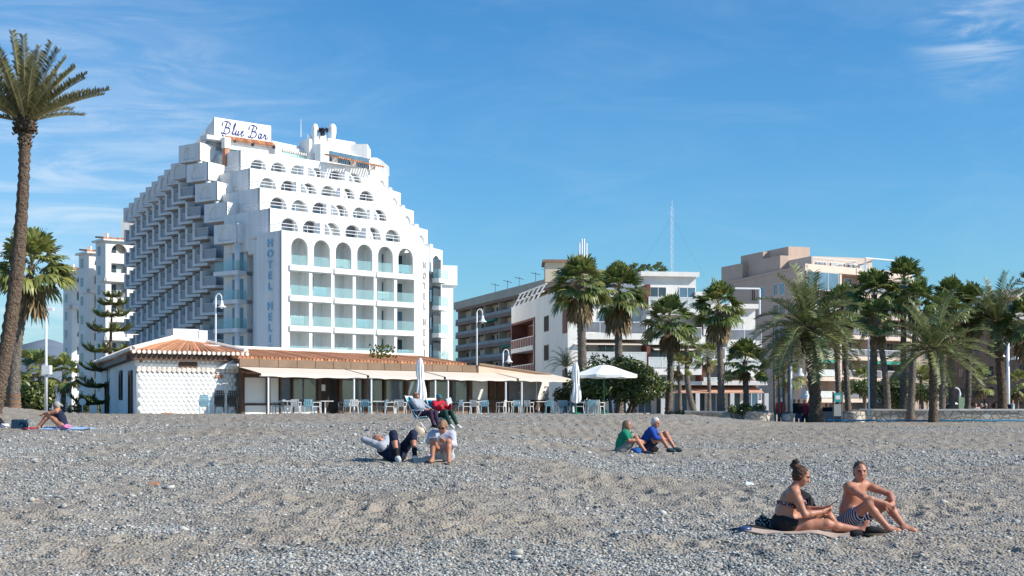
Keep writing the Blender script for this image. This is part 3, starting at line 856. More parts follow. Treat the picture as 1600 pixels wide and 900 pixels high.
# roof bar and plant
SB = at(335, 183, 158); SBd = Vector((.745, .667)).normalized()
fb = Fr((SB.x, SB.y), SBd); LB = 7.4
zs1 = SB.z; zs0 = zs1 - 2.25
mb = MB()
mb.quad(fb.p(0, zs0), fb.p(LB, zs0), fb.p(LB, zs1), fb.p(0, zs1)); fb.box(mb, 0, LB, zs0, zs1 - .004, -.35, -.005)
sgn = mb.build('sign_board', WH, hotel)
def spl(pts, n=6):
    out = []
    P = [pts[0]] + list(pts) + [pts[-1]]
    for i in range(1, len(P) - 2):
        for q in range(n):
            t = q / n; p0, p1, p2, p3 = P[i - 1], P[i], P[i + 1], P[i + 2]
            out.append(tuple(.5 * ((2 * p1[k]) + (-p0[k] + p2[k]) * t + (2 * p0[k] - 5 * p1[k] + 4 * p2[k] - p3[k]) * t * t + (-p0[k] + 3 * p1[k] - 3 * p2[k] + p3[k]) * t ** 3) for k in (0, 1)))
    out.append(tuple(pts[-1])); return out
GL = {  # cursive glyph strokes in a unit em
    'B': [[(.42, .98), (.33, .6), (.22, .05), (.05, .0), (.02, .1)], [(.02, .62), (.0, .85), (.25, 1.05), (.6, 1.0), (.74, .82), (.6, .6), (.38, .53), (.68, .5), (.76, .25), (.55, .02), (.3, .02), (.2, .12)]],
    'l': [[(0, .12), (.16, .4), (.26, .9), (.2, 1.0), (.13, .7), (.1, .15), (.16, .02), (.28, .14)]],
    'u': [[(0, .1), (.1, .42), (.06, .1), (.14, .02), (.26, .16), (.32, .42), (.29, .1), (.36, .02), (.44, .14)]],
    'e': [[(0, .16), (.18, .28), (.22, .4), (.13, .44), (.06, .25), (.1, .05), (.22, .02), (.36, .16)]],
    'a': [[(.28, .4), (.12, .42), (.03, .22), (.08, .04), (.2, .08), (.3, .42), (.28, .1), (.34, .02), (.44, .14)]],
    'r': [[(0, .12), (.1, .44), (.12, .34), (.24, .36), (.2, .1), (.26, .02), (.36, .12), (.46, .2)]]}
mb = MB(); cur = .85; em = 1.36
for ch, adv in (('B', .80), ('l', .27), ('u', .43), ('e', .62), ('B', .80), ('a', .43), ('r', .5)):
    for st in GL[ch]:
        pts = spl(st)
        n_ = len(pts)
        mb.tube([fb.p(cur + (x + .16 * y) * em, zs0 + .55 + y * em, .05) for x, y in pts], [.03 + .035 * abs(math.sin(q * .35)) for q in range(n_)], 5)
    cur += adv * em * 1.2
mb.build('lettering', MT['navy_ink'], sgn)
mb = MB()
for a_ in (1.0, 3.3, 5.6, 6.9): mb.ball(fb.p(a_, zs0 + .25, .12), .13, 8, 6)
mb.build('sign_spotlight', MT['dark_metal'], sgn)
# slanted flank left of the sign
mb = MB(); e0 = at(335, 185, 158.2); e1 = at(302, 226, 158.5); e2 = at(335, 228, 158.2)
b_ = Vector((3, 6, 0)); mb.add([e0, e1, e2, e0 + b_, e1 + b_, e2 + b_], [(0, 1, 2), (5, 4, 3), (0, 3, 4, 1), (0, 2, 5, 3), (1, 4, 5, 2)])
mb.build('roof_flank', MT['white2'], hotel)
f2 = Fr(fb.p(.2, 0, .9).xy, SBd)
mb = MB(); f2.box(mb, -1.8, LB + .3, zs0 - .5, zs0 - .05, -1.2, .25); mb.build('pergola_beam', WH, hotel)
mb = MB()
for q in range(30): mb.tube([f2.p(.6 + q * .21, zs0 - .42, .75), f2.p(.6 + q * .21, zs0 + .08, .2)], .1, 6)
mb.build('tile_canopy', MT['tile'], hotel)
for a_ in (.1, LB - .7):
    mb = MB(); f2.box(mb, a_, a_ + .6, zs0 - 3.4, zs0 - .5, .3, .9); mb.build('pillar', MT['brick'], hotel)
    mb = MB(); f2.box(mb, a_ - .08, a_ + .7, zs0 - 1.4, zs0 - .2, .25, .98); mb.build('pillar', WH, hotel)
mb = MB(); f2.box(mb, .7, LB - .7, zs0 - 3.2, zs0 - 1.3, .0, .05); w_ = mb.build('window', mat('teal_window_glass', (.10, .20, .21), .1, .2, 1), hotel)
mb = MB()
for q in range(5): f2.box(mb, .75 + q * 1.3, .83 + q * 1.3, zs0 - 3.2, zs0 - 1.3, .052, .1)
mb.build('frame', MT['pane_frame'], w_)
mb = MB(); f2.box(mb, .7, LB - .7, zs0 - 1.3, zs0 - .52, -.1, .2); mb.build('lintel', WH, hotel)
for px_, py_ in ((367, 220), (395, 226), (428, 230)):
    q = at(px_, py_, 158); mb = MB(); mb.ball(q, .2, 8, 6); mb.build('spotlight', MT['dark_metal'], hotel)
q = at(327, 222, 158.5); mb = MB()
for t_ in range(60):
    d_ = Vector((rnd.gauss(0, .5), rnd.gauss(0, .4), rnd.gauss(0, .3))); c_ = q + d_; s_ = .18
    mb.add([c_, c_ + Vector((s_, 0, .1)), c_ + Vector((s_ * .4, .1, s_))], [(0, 1, 2)])
mb.build('planting', MT['ficus_y'], hotel)
# body behind the parapet, parapet wall, chimneys
K4 = Fr(HP[4], HU)
mb = MB(); K4.box(mb, 2.5, 15.5, 29.5, zs0 + .1, -14, -4.5); mb.build('roof_block', WH, hotel)
A_ = at(425, 213, 163); B_ = at(494, 231, 169)
fp, lp = fr_between(A_, B_)
mb = MB(); fp.box(mb, 0, lp, 29.6, A_.z - .5, -.4, 0); mb.build('parapet', WH, hotel)
mb = MB(); fp.box(mb, .1, lp + 4, 29.6, 30.9, 1.2, 1.26); mb.build('glass_screen', MT['rail_glass'], hotel)
mb = MB()
for q in range(26): fp.box(mb, .3 + q * .37, .5 + q * .37, 30.9, 31.15, .8, 1.5)
mb.build('tile_canopy', MT['tile_pale'], hotel)
def chimney(px_, ptop, pbot, D, w0, w1):
    c = at(px_, pbot, D); h = (pbot - ptop) / F * D
    mb = MB(); mb.lathe([(w0, 0), (w0, h * .45), (w1, h * .66), (w1, h * .88), (w1 * .6, h)], c, 8); mb.build('chimney', WH, hotel)
chimney(492, 194, 240, 166, .36, .42)
chimney(519, 194, 236, 170, .36, .5)
c = at(492, 250, 166); mb = MB(); K5 = Fr((c.x, c.y), HU); K5.box(mb, -.8, 2.2, 29.6, at(0, 218, 166).z, -2.0, 0); K5.box(mb, .4, 1.8, 29.6, at(0, 208, 166).z, -1.6, -.2); mb.build('chimney_block', WH, hotel)
mb = MB(); K5.box(mb, 2.2, 6.2, 29.6, at(0, 221, 170).z, -3, -.3); mb.build('chimney_block', WH, hotel)
q = at(504, 203, 166); mb = MB()
for t_ in range(8): mb.obox(q + Vector((.5 * math.cos(t_ * .785), .5 * math.sin(t_ * .785), -.25)), (.18, 0, 0), (0, .18, 0), (0, 0, .45))
mb.lathe([(.25, -.7), (.3, .1), (.1, .25)], q, 8); mb.build('chimney_cowl', MT['dark_metal'], hotel)
# sloping band and brown pergola of the right roof end
A_ = at(501, 224, 165); B_ = at(584, 252, 172)
fs_, ls_ = fr_between(A_, B_)
mb = MB()
va = [fs_.p(0, A_.z), fs_.p(ls_, B_.z), fs_.p(ls_, 29.6), fs_.p(0, 29.6)]
vb = [v - fs_.n.to_3d() * 1.0 for v in va]
mb.add(va + vb, [(3, 2, 1, 0), (4, 5, 6, 7), (0, 1, 5, 4), (1, 2, 6, 5), (3, 0, 4, 7)]); mb.build('roof_band', WH, hotel)
mb = MB()
P0_ = at(517, 243, 162); P1_ = at(586, 258, 168); dn = fs_.n.to_3d()
for q in range(22):
    t_ = q / 21; p_ = P0_.lerp(P1_, t_)
    mb.tube([p_ + dn * 1.4 - Vector((0, 0, .35)), p_ - dn * 1.0 + Vector((0, 0, .25))], .11, 6)
mb.build('pergola_roof', MT['tile'], hotel)
for t_ in (.08, .5, .95):
    p_ = P0_.lerp(P1_, t_); mb = MB(); mb.box(p_.x - .3, p_.x + .3, p_.y - .3, p_.y + .3, 29.6, p_.z - .1); mb.build('pillar', MT['tile_pale'], hotel)
mb = MB(); p0, p1 = P0_.lerp(P1_, .0), P0_.lerp(P1_, .9); fq, lq = fr_between(p0, p1); fq.box(mb, 0, lq, 29.65, 30.9, -.3, -.25); mb.build('window', MT['blue_glass'], hotel)
for px_, D_, w_, pt in ((590, 172, .9, 246), (598, 172.6, .8, 253)):
    p_ = at(px_, pt, D_); mb = MB(); N = 8
    pr = [(-w_, 0)] + [(-w_ + 2 * w_ * (1 if t_ > 4 else t_ / 4), 0) for t_ in (4,)]
    h = p_.z - 29.6
    prof = [(-w_, 29.6), (w_, 29.6), (w_, 29.6 + h * .6)] + [(w_ - w_ * 1.2 * math.sin(t_ * math.pi / 12) ** 2, 29.6 + h * (.6 + .4 * math.sin(t_ * math.pi / 12))) for t_ in range(1, 7)] + [(-w_, p_.z)]
    va = [Vector((p_.x + x_, p_.y, z_)) for x_, z_ in prof]; vb = [v + Vector((-2, 5, 0)) for v in va]; m_ = len(prof)
    mb.add(va + vb, [tuple(range(m_)), tuple(range(m_, 2 * m_))[::-1]] + [(q, q + m_, (q + 1) % m_ + m_, (q + 1) % m_) for q in range(m_)])
    mb.build('roof_end', WH, hotel)
p_ = at(556, 225, 170); mb = MB(); mb.box(p_.x - 2, p_.x + 1.4, p_.y, p_.y + 4, 29.6, p_.z); mb.build('plant_room', WH, hotel)
p_ = at(470, 214, 168); mb = MB(); mb.tube([p_, at(470, 186, 168)], [.07, .03], 6); mb.build('mast', MT['steel_white'], hotel)
mb = MB(); p_ = at(481, 222, 167)
for dx in (0, .5, 1.0): mb.box(p_.x + dx - .05, p_.x + dx + .05, p_.y - .05, p_.y + .05, p_.z - .4, p_.z + .9)
mb.box(p_.x - .1, p_.x + 1.1, p_.y - .04, p_.y + .04, p_.z + .5, p_.z + .6); mb.build('roof_aerial', MT['steel_white'], hotel)
# ------------------------------------------------------------------ other buildings
def window(parent, fr, a, z, w, h, d=0.0, glass='dark_glass', frame='pane_frame', bars=1, arch=False, t=.07):
    """a framed window standing just proud of the wall; the pane is its sub-part"""
    m = MB()
    fr.box(m, a, a + w, z, z + t, d - .1, d + .035); fr.box(m, a, a + w, z + h - t, z + h, d - .1, d + .035)
    fr.box(m, a, a + t, z + t, z + h - t, d - .1, d + .035); fr.box(m, a + w - t, a + w, z + t, z + h - t, d - .1, d + .035)
    for q in range(1, bars + 1):
        x = a + w * q / (bars + 1); fr.box(m, x - t * .4, x + t * .4, z + t, z + h - t, d - .1, d + .03)
    o = m.build('window', MT[frame], parent)
    g = MB(); fr.box(g, a + t, a + w - t, z + t, z + h - t, d - .08, d + .012)
    g.build('pane', MT[glass], o)
    return o
def balcony(parent, fr, a0, a1, z, dep, mat_, rail='glass', name='balcony', th=.28, railmat=None, hr=1.0):
    m = MB(); fr.box(m, a0, a1, z - th, z, .002, dep)
    b = m.build(name, MT[mat_], parent)
    r = MB()
    if rail == 'glass':
        fr.box(r, a0 + .05, a1 - .05, z + .08, z + hr - .08, dep - .08, dep - .05)
        r.build('rail_panel', MT[railmat or 'rail_glass'], b); r = MB()
        fr.box(r, a0, a1, z + hr - .07, z + hr, dep - .1, dep - .03)
        n = max(2, int((a1 - a0) / 1.3))
        for q in range(n + 1):
            x = a0 + .03 + (a1 - a0 - .06) * q / n; fr.box(r, x - .025, x + .025, z, z + hr - .07, dep - .095, dep - .035)
        r.build('railing', MT['steel_white'], b)
    else:
        fr.box(r, a0, a1, z, z + hr, dep - .14, dep - .001); r.build('parapet', MT[railmat or mat_], b)
    return b

# white apartment block beside the hotel: three stepped bays
apt = thing('apartment_building', 'white apartment block of three stepped bays with arched balcony openings left of the hotel', 'apartment block', (-60, 205, .15))
AD = Vector((.80, .60)).normalized()
def aptbay(pxl, pxc, pxr, ptop, D, floors, roof):
    """pxc: front corner; left face recedes, right face lit"""
    c = at(pxc, ptop, D)
    C = Vector((c.x, c.y))
    wr = (pxr - pxc) / F * D / (AD.x + .12)
    fR = Fr(C, AD); LDIR = Vector((-.60, .80)); wl = (pxc - pxl) / F * D / .42
    fL = Fr(C + LDIR * wl, -LDIR)
    zt = c.z; fh = 2.86
    ops = []; rows = []
    m = MB(); m.prism([tuple(C + AD * .02 - fR.n * .9), tuple(C + AD * wr - fR.n * .9), tuple(C + AD * wr + LDIR * wl), tuple(C + LDIR * wl)], .15, zt - .3)
    m.build('core_wall', MT['aptwhite'], apt)
    m = MB(); fL.box(m, 0, wl - .001, .15, zt - .3, -.3, 0); m.build('wall', MT['aptwhite'], apt)
    ow = 2.4
    for j in range(floors):
        z0 = zt - .55 - fh * (j + 1)
        arc = j in (0, 3)
        mm = MB(); arch_wall(mm, fR, .3, wr, z0, z0 + fh, [(.85, .85 + ow, z0 + .35, z0 + 2.5, arc)], .5, 8)
        fR.box(mm, -.001, .3, z0, z0 + fh, -.5, 0)
        mm.build('bay_wall', MT['aptwhite'], apt)
        if j in (1, 4):
            m2 = MB(); fR.box(m2, -.35, 3.6, z0 - .2, z0 + .32, .003, .45); fL.box(m2, wl - 2.2, wl + .45, z0 - .2, z0 + .32, .003, .35); m2.build('balcony', MT['aptwhite'], apt)
        m3 = MB(); fR.box(m3, .8, .9 + ow, z0 + .3, z0 + 2.55, -.9, -.82); sh = m3.build('shutter' if (j + floors) % 2 else 'window', MT['curtain'] if j % 3 else MT['oldbeige'], apt)
        m3 = MB(); fR.box(m3, 1.0, 1.9, z0 + .3, z0 + 2.3, -.815, -.80); m3.build('pane', MT['dark_glass'], sh)
        m3 = MB(); fR.box(m3, .85, .85 + ow, z0 + .36, z0 + 1.15, -.3, -.27); m3.build('rail_panel', MT['grey_glass'] if j in (2, 5) else MT['steel_white'], apt)
        for q in range(3):
            if wl > 2 + q * 2.6: window(apt, fL, .8 + q * 2.6, z0 + .8, 1.3, 1.5, .0, 'dark_glass' if (q + j) % 2 else 'grey_glass')
    m = MB()
    m.prism([tuple(C - AD * .5 + fR.n * .5), tuple(C + AD * (wr + .2) + fR.n * .5), tuple(C + AD * (wr + .2) + LDIR * wl), tuple(C + LDIR * (wl + .3) - AD * .5)], zt - .55, zt - .25)
    m.build('cornice', MT['aptwhite'], apt)
    m = MB()
    n = int(wr / .32)
    for q in range(n):
        p0 = fR.p(-.4 + q * .33, zt - .2, .55); p1 = fR.p(-.1 + q * .33, zt + .30, -3.6)
        m.tube([p0, p1], .15, 6)
    r_ = m.build('roof', MT['tile'], apt)
    p = fR.p(-.1, zt - .25, .2)
    m = MB(); m.box(p.x - .25, p.x + .35, p.y - .2, p.y + .4, zt - .25, zt + .5); m.build('chimney', MT['aptwhite'], r_)
aptbay(147, 165, 226, 370, 205, 8, 1)
aptbay(120, 139, 178, 390, 212, 8, 1)
aptbay(96, 112, 150, 418, 222, 8, 1)
m = MB(); p = at(205, 352, 214); m.box(p.x - 1.5, p.x + 2, p.y, p.y + 6, 20, p.z + 1.1); m.build('stair_tower', MT['aptwhite'], apt)

# long brown balconied block
old = thing('apartment_building', 'long brown and beige block with rows of continuous balconies and a roof tower', 'apartment block', (-2, 290, .15))
A_ = at(715, 474, 324); B_ = at(862, 434, 262)
fo, lo_ = fr_between(A_, B_)
zt = (A_.z + B_.z) / 2
m = MB(); fo.box(m, 0, lo_ + 16, .15, zt - 1.0, -14, -1.9); m.build('wall', MT['oldbeige'], old)
m = MB(); fo.box(m, -1.6, lo_ + 18, zt - 1.6, zt + .1, -15, .5); m.build('roof', MT['roofgrey'], old)
m = MB(); fo.box(m, -.8, lo_ + 17, zt - 2.1, zt - 1.603, -14, .2); m.build('cornice', MT['oldbrown'], old)
fh = 2.95
for j in range(8):
    z = zt - 4.9 - fh * j
    m = MB(); fo.box(m, -1.4, lo_ + 15, z - .45, z, -1.9, .15)
    b = m.build('balcony', MT['oldbrown'], old)
    m = MB(); fo.box(m, -1.4, lo_ + 15, z + .003, z + .35, .0, .12); m.build('parapet', MT['oldbrown'], b)
    m = MB(); fo.box(m, -1.35, lo_ + 15, z + .35, z + 1.0, .05, .09); m.build('rail_panel', MT['old_rail'], b)
    m = MB(); fo.box(m, -1.4, -1.3, z, z + 1.0, -1.8, .1); m.build('rail_panel', MT['roofgrey'], b)
    k = 0; a = .8
    while a < lo_ + 10:
        w = 1.2 + rnd.random() * 1.4
        if rnd.random() < .8:
            m = MB(); fo.box(m, a, a + w, z + (.05 if rnd.random() < .6 else .9), z + 2.25, -1.9, -1.82)
            m.build('window', MT[rnd.choice(['dark_glass', 'curtain', 'dark_glass', 'grey_glass', 'pane_frame'])], old)
        a += w + 1.0 + rnd.random() * 1.6
    if j in (1, 3):
        m = MB(); fo.box(m, 17 + 6 * j, 24 + 6 * j, z + 2.1, z + 2.35, -.9, .6); m.build('sun_blind', MT['green_awning'], old)
for q in range(8):
    a = lo_ * q / 6.2
    m = MB(); fo.box(m, a - .2, a + .2, .2, zt - 2.1, -1.85, -.1); m.build('divider_wall', MT['roofgrey'], old)
T0 = at(852, 410, 258)
m = MB(); m.box(T0.x, T0.x + 7, T0.y, T0.y + 9, zt - 1, T0.z); tw = m.build('roof_tower', MT['oldbeige'], old)
m = MB(); m.box(T0.x - .5, T0.x + 7.5, T0.y - .5, T0.y + 9.5, T0.z + .003, T0.z + .5); m.build('cornice', MT['oldbrown'], tw)
m = MB(); m.box(T0.x + 3.6, T0.x + 4.9, T0.y - .08, T0.y + .1, T0.z - 3.2, T0.z - 1.6); m.build('window', MT['dark_glass'], tw)
for px_ in (768, 788, 806, 830, 846):
    a_ = fo.p(lo_ * (px_ - 715) / 147 * .98, zt, -2); m = MB()
    m.tube([a_, a_ + Vector((0, 0, 2.6))], .05, 5); m.tube([a_ + Vector((-.9, 0, 2.5)), a_ + Vector((.9, 0, 2.1))], .05, 4)
    for q in range(5): m.tube([a_ + Vector((-.8 + .4 * q, -.4, 2.45 - .1 * q)), a_ + Vector((-.8 + .4 * q, .4, 2.45 - .1 * q))], .035, 4)
    m.build('roof_aerial', MT['dark_metal'], old)
mm = MB(); p = at(911, 402, 258)
for dx in (-.6, -.2, .2, .6): mm.tube([(p.x + dx, p.y, p.z - 4), (p.x + dx * 1.1, p.y, p.z + 2.6 + .8 * (abs(dx) < .5))], .16, 6)
mm.box(p.x - 1.1, p.x + 1.1, p.y - .1, p.y + .1, p.z + .1, p.z + .4)
mm.build('phone_mast', MT['steel_white'], old)

# white holiday flats behind the central palms
fl = thing('apartment_building', 'low white holiday flats with maroon balcony reveals behind the tall palms', 'apartment block', (8, 140, .15))
A_ = Vector((X(799, 162), 162)); B_ = Vector((X(887, 134), 134))
fA, lA = fr_between(A_, B_)
zt = Zy(466, 148)
def bay(a): return a
# receding left face: balcony bay, then the blank wall with small windows
aw = lA * .47
m = MB(); fA.box(m, 0, aw, .15, zt - .02, -5, -1.9); fA.box(m, aw, lA - .01, .15, zt - .02, -1.2, -.3); m.build('core_wall', MT['aptwhite'], fl)
m = MB(); ops_ = [(.7, aw - .7, 3.0 * j + .4 + .6, 3.0 * j + .4 + 2.75, False) for j in range(3)]
fA.box(m, 0, lA, zt - 1.9, zt, -.299, 0); fA.box(m, aw, lA, .15, zt - 1.903, -.299, 0); m.build('wall', MT['aptwhite'], fl)
for a_ in (.0, aw - .55):
    m = MB(); fA.box(m, a_, a_ + .5, .15, zt - 1.905, -1.85, .06); m.build('pier', MT['maroon'], fl)
for j in range(4):
    z = zt - 1.9 - 2.95 * (j + 1)
    b = balcony(fl, Fr(fA.p(0, 0, -1.6).xy, fA.u), .55, aw - .6, z, 1.75, 'aptwhite', 'glass', th=.5, railmat='maroon')
    m = MB(); fA.box(m, .5, aw - .5, z + 2.72, z + 2.95, -1.85, -.02); m.build('lintel', MT['maroon'], fl)
    m = MB(); fA.box(m, .5, aw * .45, z + .02, z + 2.6, -1.89, -1.8); m.build('recess_panel', MT['maroon'], fl)
    window(fl, Fr(fA.p(0, 0, -1.85).xy, fA.u), aw * .5, z + .05, aw * .38, 2.3, .05, 'curtain', bars=2)
    window(fl, fA, aw + (lA - aw) * .30, z + 1.1, 2.2, 1.6, .0, 'interior', 'dark_metal')
m = MB()
for q in range(6):
    a_ = .3 + q * 2.6; m.tube([fA.p(a_, zt, -.2), fA.p(a_ + .9, zt + 1.5, -.9)], .09, 5)
m.tube([fA.p(.3, zt + 1.5, -.9), fA.p(15, zt + 1.5, -.9)], .08, 5); m.tube([fA.p(.3, zt + .7, -.6), fA.p(15, zt + .7, -.6)], .08, 5)
m.build('roof_pergola', MT['pane_frame'], fl)
# front with terraces, stepping down to the right
fF = Fr(B_, Vector((.985, .17)))
def PX(px, f=None):
    f = f or fF; k = (px - 800) / F
    return (k * f.o.y - f.o.x) / (f.u.x - k * f.u.y)
steps = [(887, 1012, 470), (1012, 1098, 431), (1098, 1135, 462), (1135, 1192, 480)]
for (p0, p1, pt) in steps:
    a0, a1 = PX(p0), PX(p1)
    z1 = Zy(pt, 137)
    m = MB(); fF.box(m, a0, a1, .15, z1, -16 - p0 * .002, -2.2); m.build('core_wall', MT['aptwhite'], fl)
    m = MB(); fF.box(m, a0 - .2, a1 + .2, z1 + .002, z1 + .45, -16.2 - p0 * .002, -1.7); m.build('roof', MT['aptwhite'], fl)
    nfl = int((z1 - .6) / 2.9)
    for j in range(nfl):
        z = z1 - .35 - 2.9 * (j + 1)
        if z < .8: continue
        b = balcony(fl, Fr(fF.p(0, 0, -2.2).xy, fF.u), a0 + .1, a1 - .1, z, 2.2, 'aptwhite', 'glass', th=.6, railmat='grey_glass' if (j + p0) % 2 else 'curtain', hr=1.1)
        a = a0 + .8
        while a < a1 - 1.6:
            window(fl, Fr(fF.p(0, 0, -2.2).xy, fF.u), a, z + .1, 1.7, 2.15, .03, rnd.choice(['dark_glass', 'dark_glass', 'blue_glass', 'curtain']), bars=1)
            a += 2.4 + rnd.random()
        m = MB(); fF.box(m, a0 - .08, a0 + .3, z, z + 2.3, -2.1, -.1); m.build('divider_wall', MT['aptwhite'] if j % 2 else MT['maroon'], fl)
        if (j + p0) % 3 == 0:
            m = MB(); p_ = [fF.p(a0 + .6, z + 2.2, -2.1), fF.p(a1 - .6, z + 2.2, -2.1), fF.p(a1 - .6, z + 1.75, .3), fF.p(a0 + .6, z + 1.75, .3)]
            m.add(p_ + [q + Vector((0, 0, .05)) for q in p_], [(0, 1, 2, 3), (7, 6, 5, 4), (3, 2, 6, 7), (0, 3, 7, 4), (1, 5, 6, 2)]); m.build('sun_blind', MT['awning'], fl)
a0, a1 = PX(1141), PX(1188)
m = MB(); z = Zy(452, 138)
for aa in (a0, a1): m.tube([fF.p(aa, z - 2.6, -.2), fF.p(aa, z, -.2)], .1, 6)
m.tube([fF.p(a0, z, -.2), fF.p(a1, z, -.2)], .1, 6); m.tube([fF.p(a0, z, -.2), fF.p(a0, z, -3)], .1, 6); m.build('pergola_frame', MT['steel_white'], fl)
m = MB()
for q in range(40):
    p_ = fF.p(PX(1000 + 60 * rnd.random()), Zy(430, 137) + .3 + rnd.random() * .8, -3 - rnd.random() * 2)
    for t_ in range(6): m.add([p_, p_ + Vector((rnd.uniform(-.4, .4), .1, rnd.uniform(.1, .5))), p_ + Vector((rnd.uniform(-.4, .4), .1, rnd.uniform(.1, .5)))], [(0, 1, 2)])
m.build('roof_planting', MT['ficus'], fl)

# shops at promenade level under the flats
sh = thing('shop_front', 'glass fronted promenade cafe with a salmon canopy right of the dark tree', 'cafe', at(1040, 655, 112))
fS = Fr((X(968, 112), 112), Vector((.99, .12)))
Ls = X(1200, 112) - X(968, 112)
m = MB(); fS.box(m, 0, Ls, .15, 3.2, -5, -1.5); m.build('wall', MT['white2'], sh)
m = MB(); fS.box(m, -.3, Ls + .2, 3.2, 3.5, -5.5, .5); m.build('roof', MT['white2'], sh)
for q in range(8):
    a_ = .3 + q * Ls / 8; window(sh, Fr(fS.p(0, 0, -1.5).xy, fS.u), a_, .4, Ls / 8 - .3, 2.5, .03, 'blue_glass' if q % 2 else 'dark_glass', bars=1)
m = MB(); p_ = [fS.p(.2, 3.1, -1.4), fS.p(Ls - .3, 3.1, -1.4), fS.p(Ls - .3, 2.55, 1.0), fS.p(.2, 2.55, 1.0)]
m.add(p_ + [q + Vector((0, 0, .08)) for q in p_], [(0, 1, 2, 3), (7, 6, 5, 4), (3, 2, 6, 7), (0, 3, 7, 4), (1, 5, 6, 2)]); m.build('canopy', mat('salmon_canvas', (.60, .34, .24), .85, .1, 1), sh)
for q in range(5):
    p_ = fS.p(.5 + q * Ls / 4.2, .2, .9); m = MB(); m.box(p_.x - .16, p_.x + .16, p_.y - .16, p_.y + .16, .15, 2.55); m.build('post', MT['white2'], sh)

# pinkish beige block
be = thing('apartment_building', 'tall pinkish beige block with rooftop boxes and glazed balconies behind the palms', 'apartment block', (40, 195, .15))
C0 = Vector((X(1258, 190), 190)); L0_ = Vector((X(1138, 216), 216)); R0_ = Vector((X(1425, 204), 204))
fL, lL = fr_between(L0_, C0); fR, lR = fr_between(C0, R0_)
zt = Zy(417.5, 190)
m = MB(); m.prism([tuple(L0_), tuple(C0), tuple(C0 - fR.n * 2.2 + fR.u * .1), tuple(R0_ - fR.n * 2.2), tuple(R0_ + Vector((-5, 22))), tuple(L0_ + Vector((8, 10)))], .15, zt); m.build('wall', MT['beige'], be)
m = MB(); fL.box(m, 0, lL, zt + .003, zt + .35, -.4, .12); m.build('cornice', MT['beige'], be)
for j in range(6):
    z = zt - 3.2 - 2.85 * j
    for (fa, w, g) in ((.33, 1.0, 'maroon'), (.45, 1.0, 'blue_glass'), (.62, .8, 'dark_glass'), (.70, 1.0, 'blue_glass' if j == 0 else 'grey_glass'), (.80, 1.5, 'dark_glass')):
        if j > 0 and fa in (.33, .45): continue
        if j == 0 and fa == .80: continue
        window(be, fL, lL * fa, z, w + .5, 1.5 if j else 1.7, .0, g, 'dark_metal' if j else 'pane_frame')
for j in range(6):
    z = zt - 2.95 - 2.95 * j
    segs = [(0.3, lR * .30), (lR * .34, lR * .62), (lR * .64, lR * .98)]
    for q, (a0, a1) in enumerate(segs):
        fb_ = Fr(fR.p(0, 0, -2.2).xy, fR.u)
        if j == 0 and q == 0:
            window(be, fR, a0, z, a1 - a0, 2.5, .0, 'blue_glass', bars=2); continue
        balcony(be, fb_, a0, a1, z, 2.25, 'beige_light', 'glass', th=.55, railmat='grey_glass' if q else 'curtain')
        a = a0 + .6
        while a < a1 - 1.6:
            window(be, fb_, a, z + .05, 1.6, 2.15, .03, rnd.choice(['dark_glass', 'blue_glass', 'curtain', 'dark_glass']), bars=1); a += 2.3
        if (j, q) in ((2, 1), (3, 0), (4, 0), (4, 2), (5, 1)):
            m = MB(); fR.box(m, a0 + .1, a1 - .1, z + 1.9, z + 2.35, -.1, .35); m.build('sun_blind', MT['green_awning'], be)
        if (j, q) == (1, 2):
            m = MB(); fR.box(m, a0 + .6, a1 - 2.0, z + .3, z + 2.2, -.3, -.2); m.build('sun_blind', MT['brick'], be)
    for q in (0.31 * lR, .62 * lR, lR * .985):
        m = MB(); fR.box(m, q, q + .35, z - .5, z + 2.4, -2.2, .03); m.build('pier', MT['beige_light'], be)
m = MB(); fR.box(m, -.02, lR, zt - .45, zt + .5, -.4, .06); m.build('parapet', MT['beige_light'], be)
def rbox(p0, p1, pt, D0, D1, name, mt):
    m = MB(); x0, x1 = X(p0, D0), X(p1, D0); m.obox((x0, D0, zt - .4), Vector((x1 - x0, (x1 - x0) * .35, 0)), Vector((-2.2, 6.5, 0)), (0, 0, Zy(pt, D0) - zt + .4)); return m.build(name, mt, be)
rbox(1160, 1198, 411, 212, 0, 'roof_room', MT['beige'])
rbox(1192, 1232, 393, 208, 0, 'roof_tower', MT['beige'])
rbox(1232, 1268, 385, 203, 0, 'roof_tower', MT['beige'])
rbox(1219, 1290, 399, 200, 0, 'penthouse', MT['beige'])
rbox(1268, 1372, 400, 194.6, 0, 'penthouse', MT['beige_light'])
fP = Fr((X(1268, 194.5), 194.5), Vector((1, .35)))
for q in range(4): window(be, fP, .8 + q * 2.3, zt + .1, 1.5, 1.1, .02, 'curtain' if q % 2 else 'grey_glass')
m = MB()
for q in range(7): m.tube([fR.p(2 + q * 2.0, zt + .5, -.3), fR.p(2 + q * 2.0, zt + 1.5, -.3)], .05, 5)
m.tube([fR.p(2, zt + 1.5, -.3), fR.p(14, zt + 1.5, -.3)], .05, 5); m.tube([fR.p(2, zt + 1.0, -.3), fR.p(14, zt + 1.0, -.3)], .04, 5); m.build('roof_railing', MT['steel_white'], be)
m = MB(); p0 = at(1352, 403, 196); p1 = at(1396, 407, 201)
m.tube([p0 - Vector((0, 0, 2.6)), p0, p1, p1 - Vector((0, 0, 2.6))], .1, 6); m.build('pergola_frame', MT['steel_white'], be)

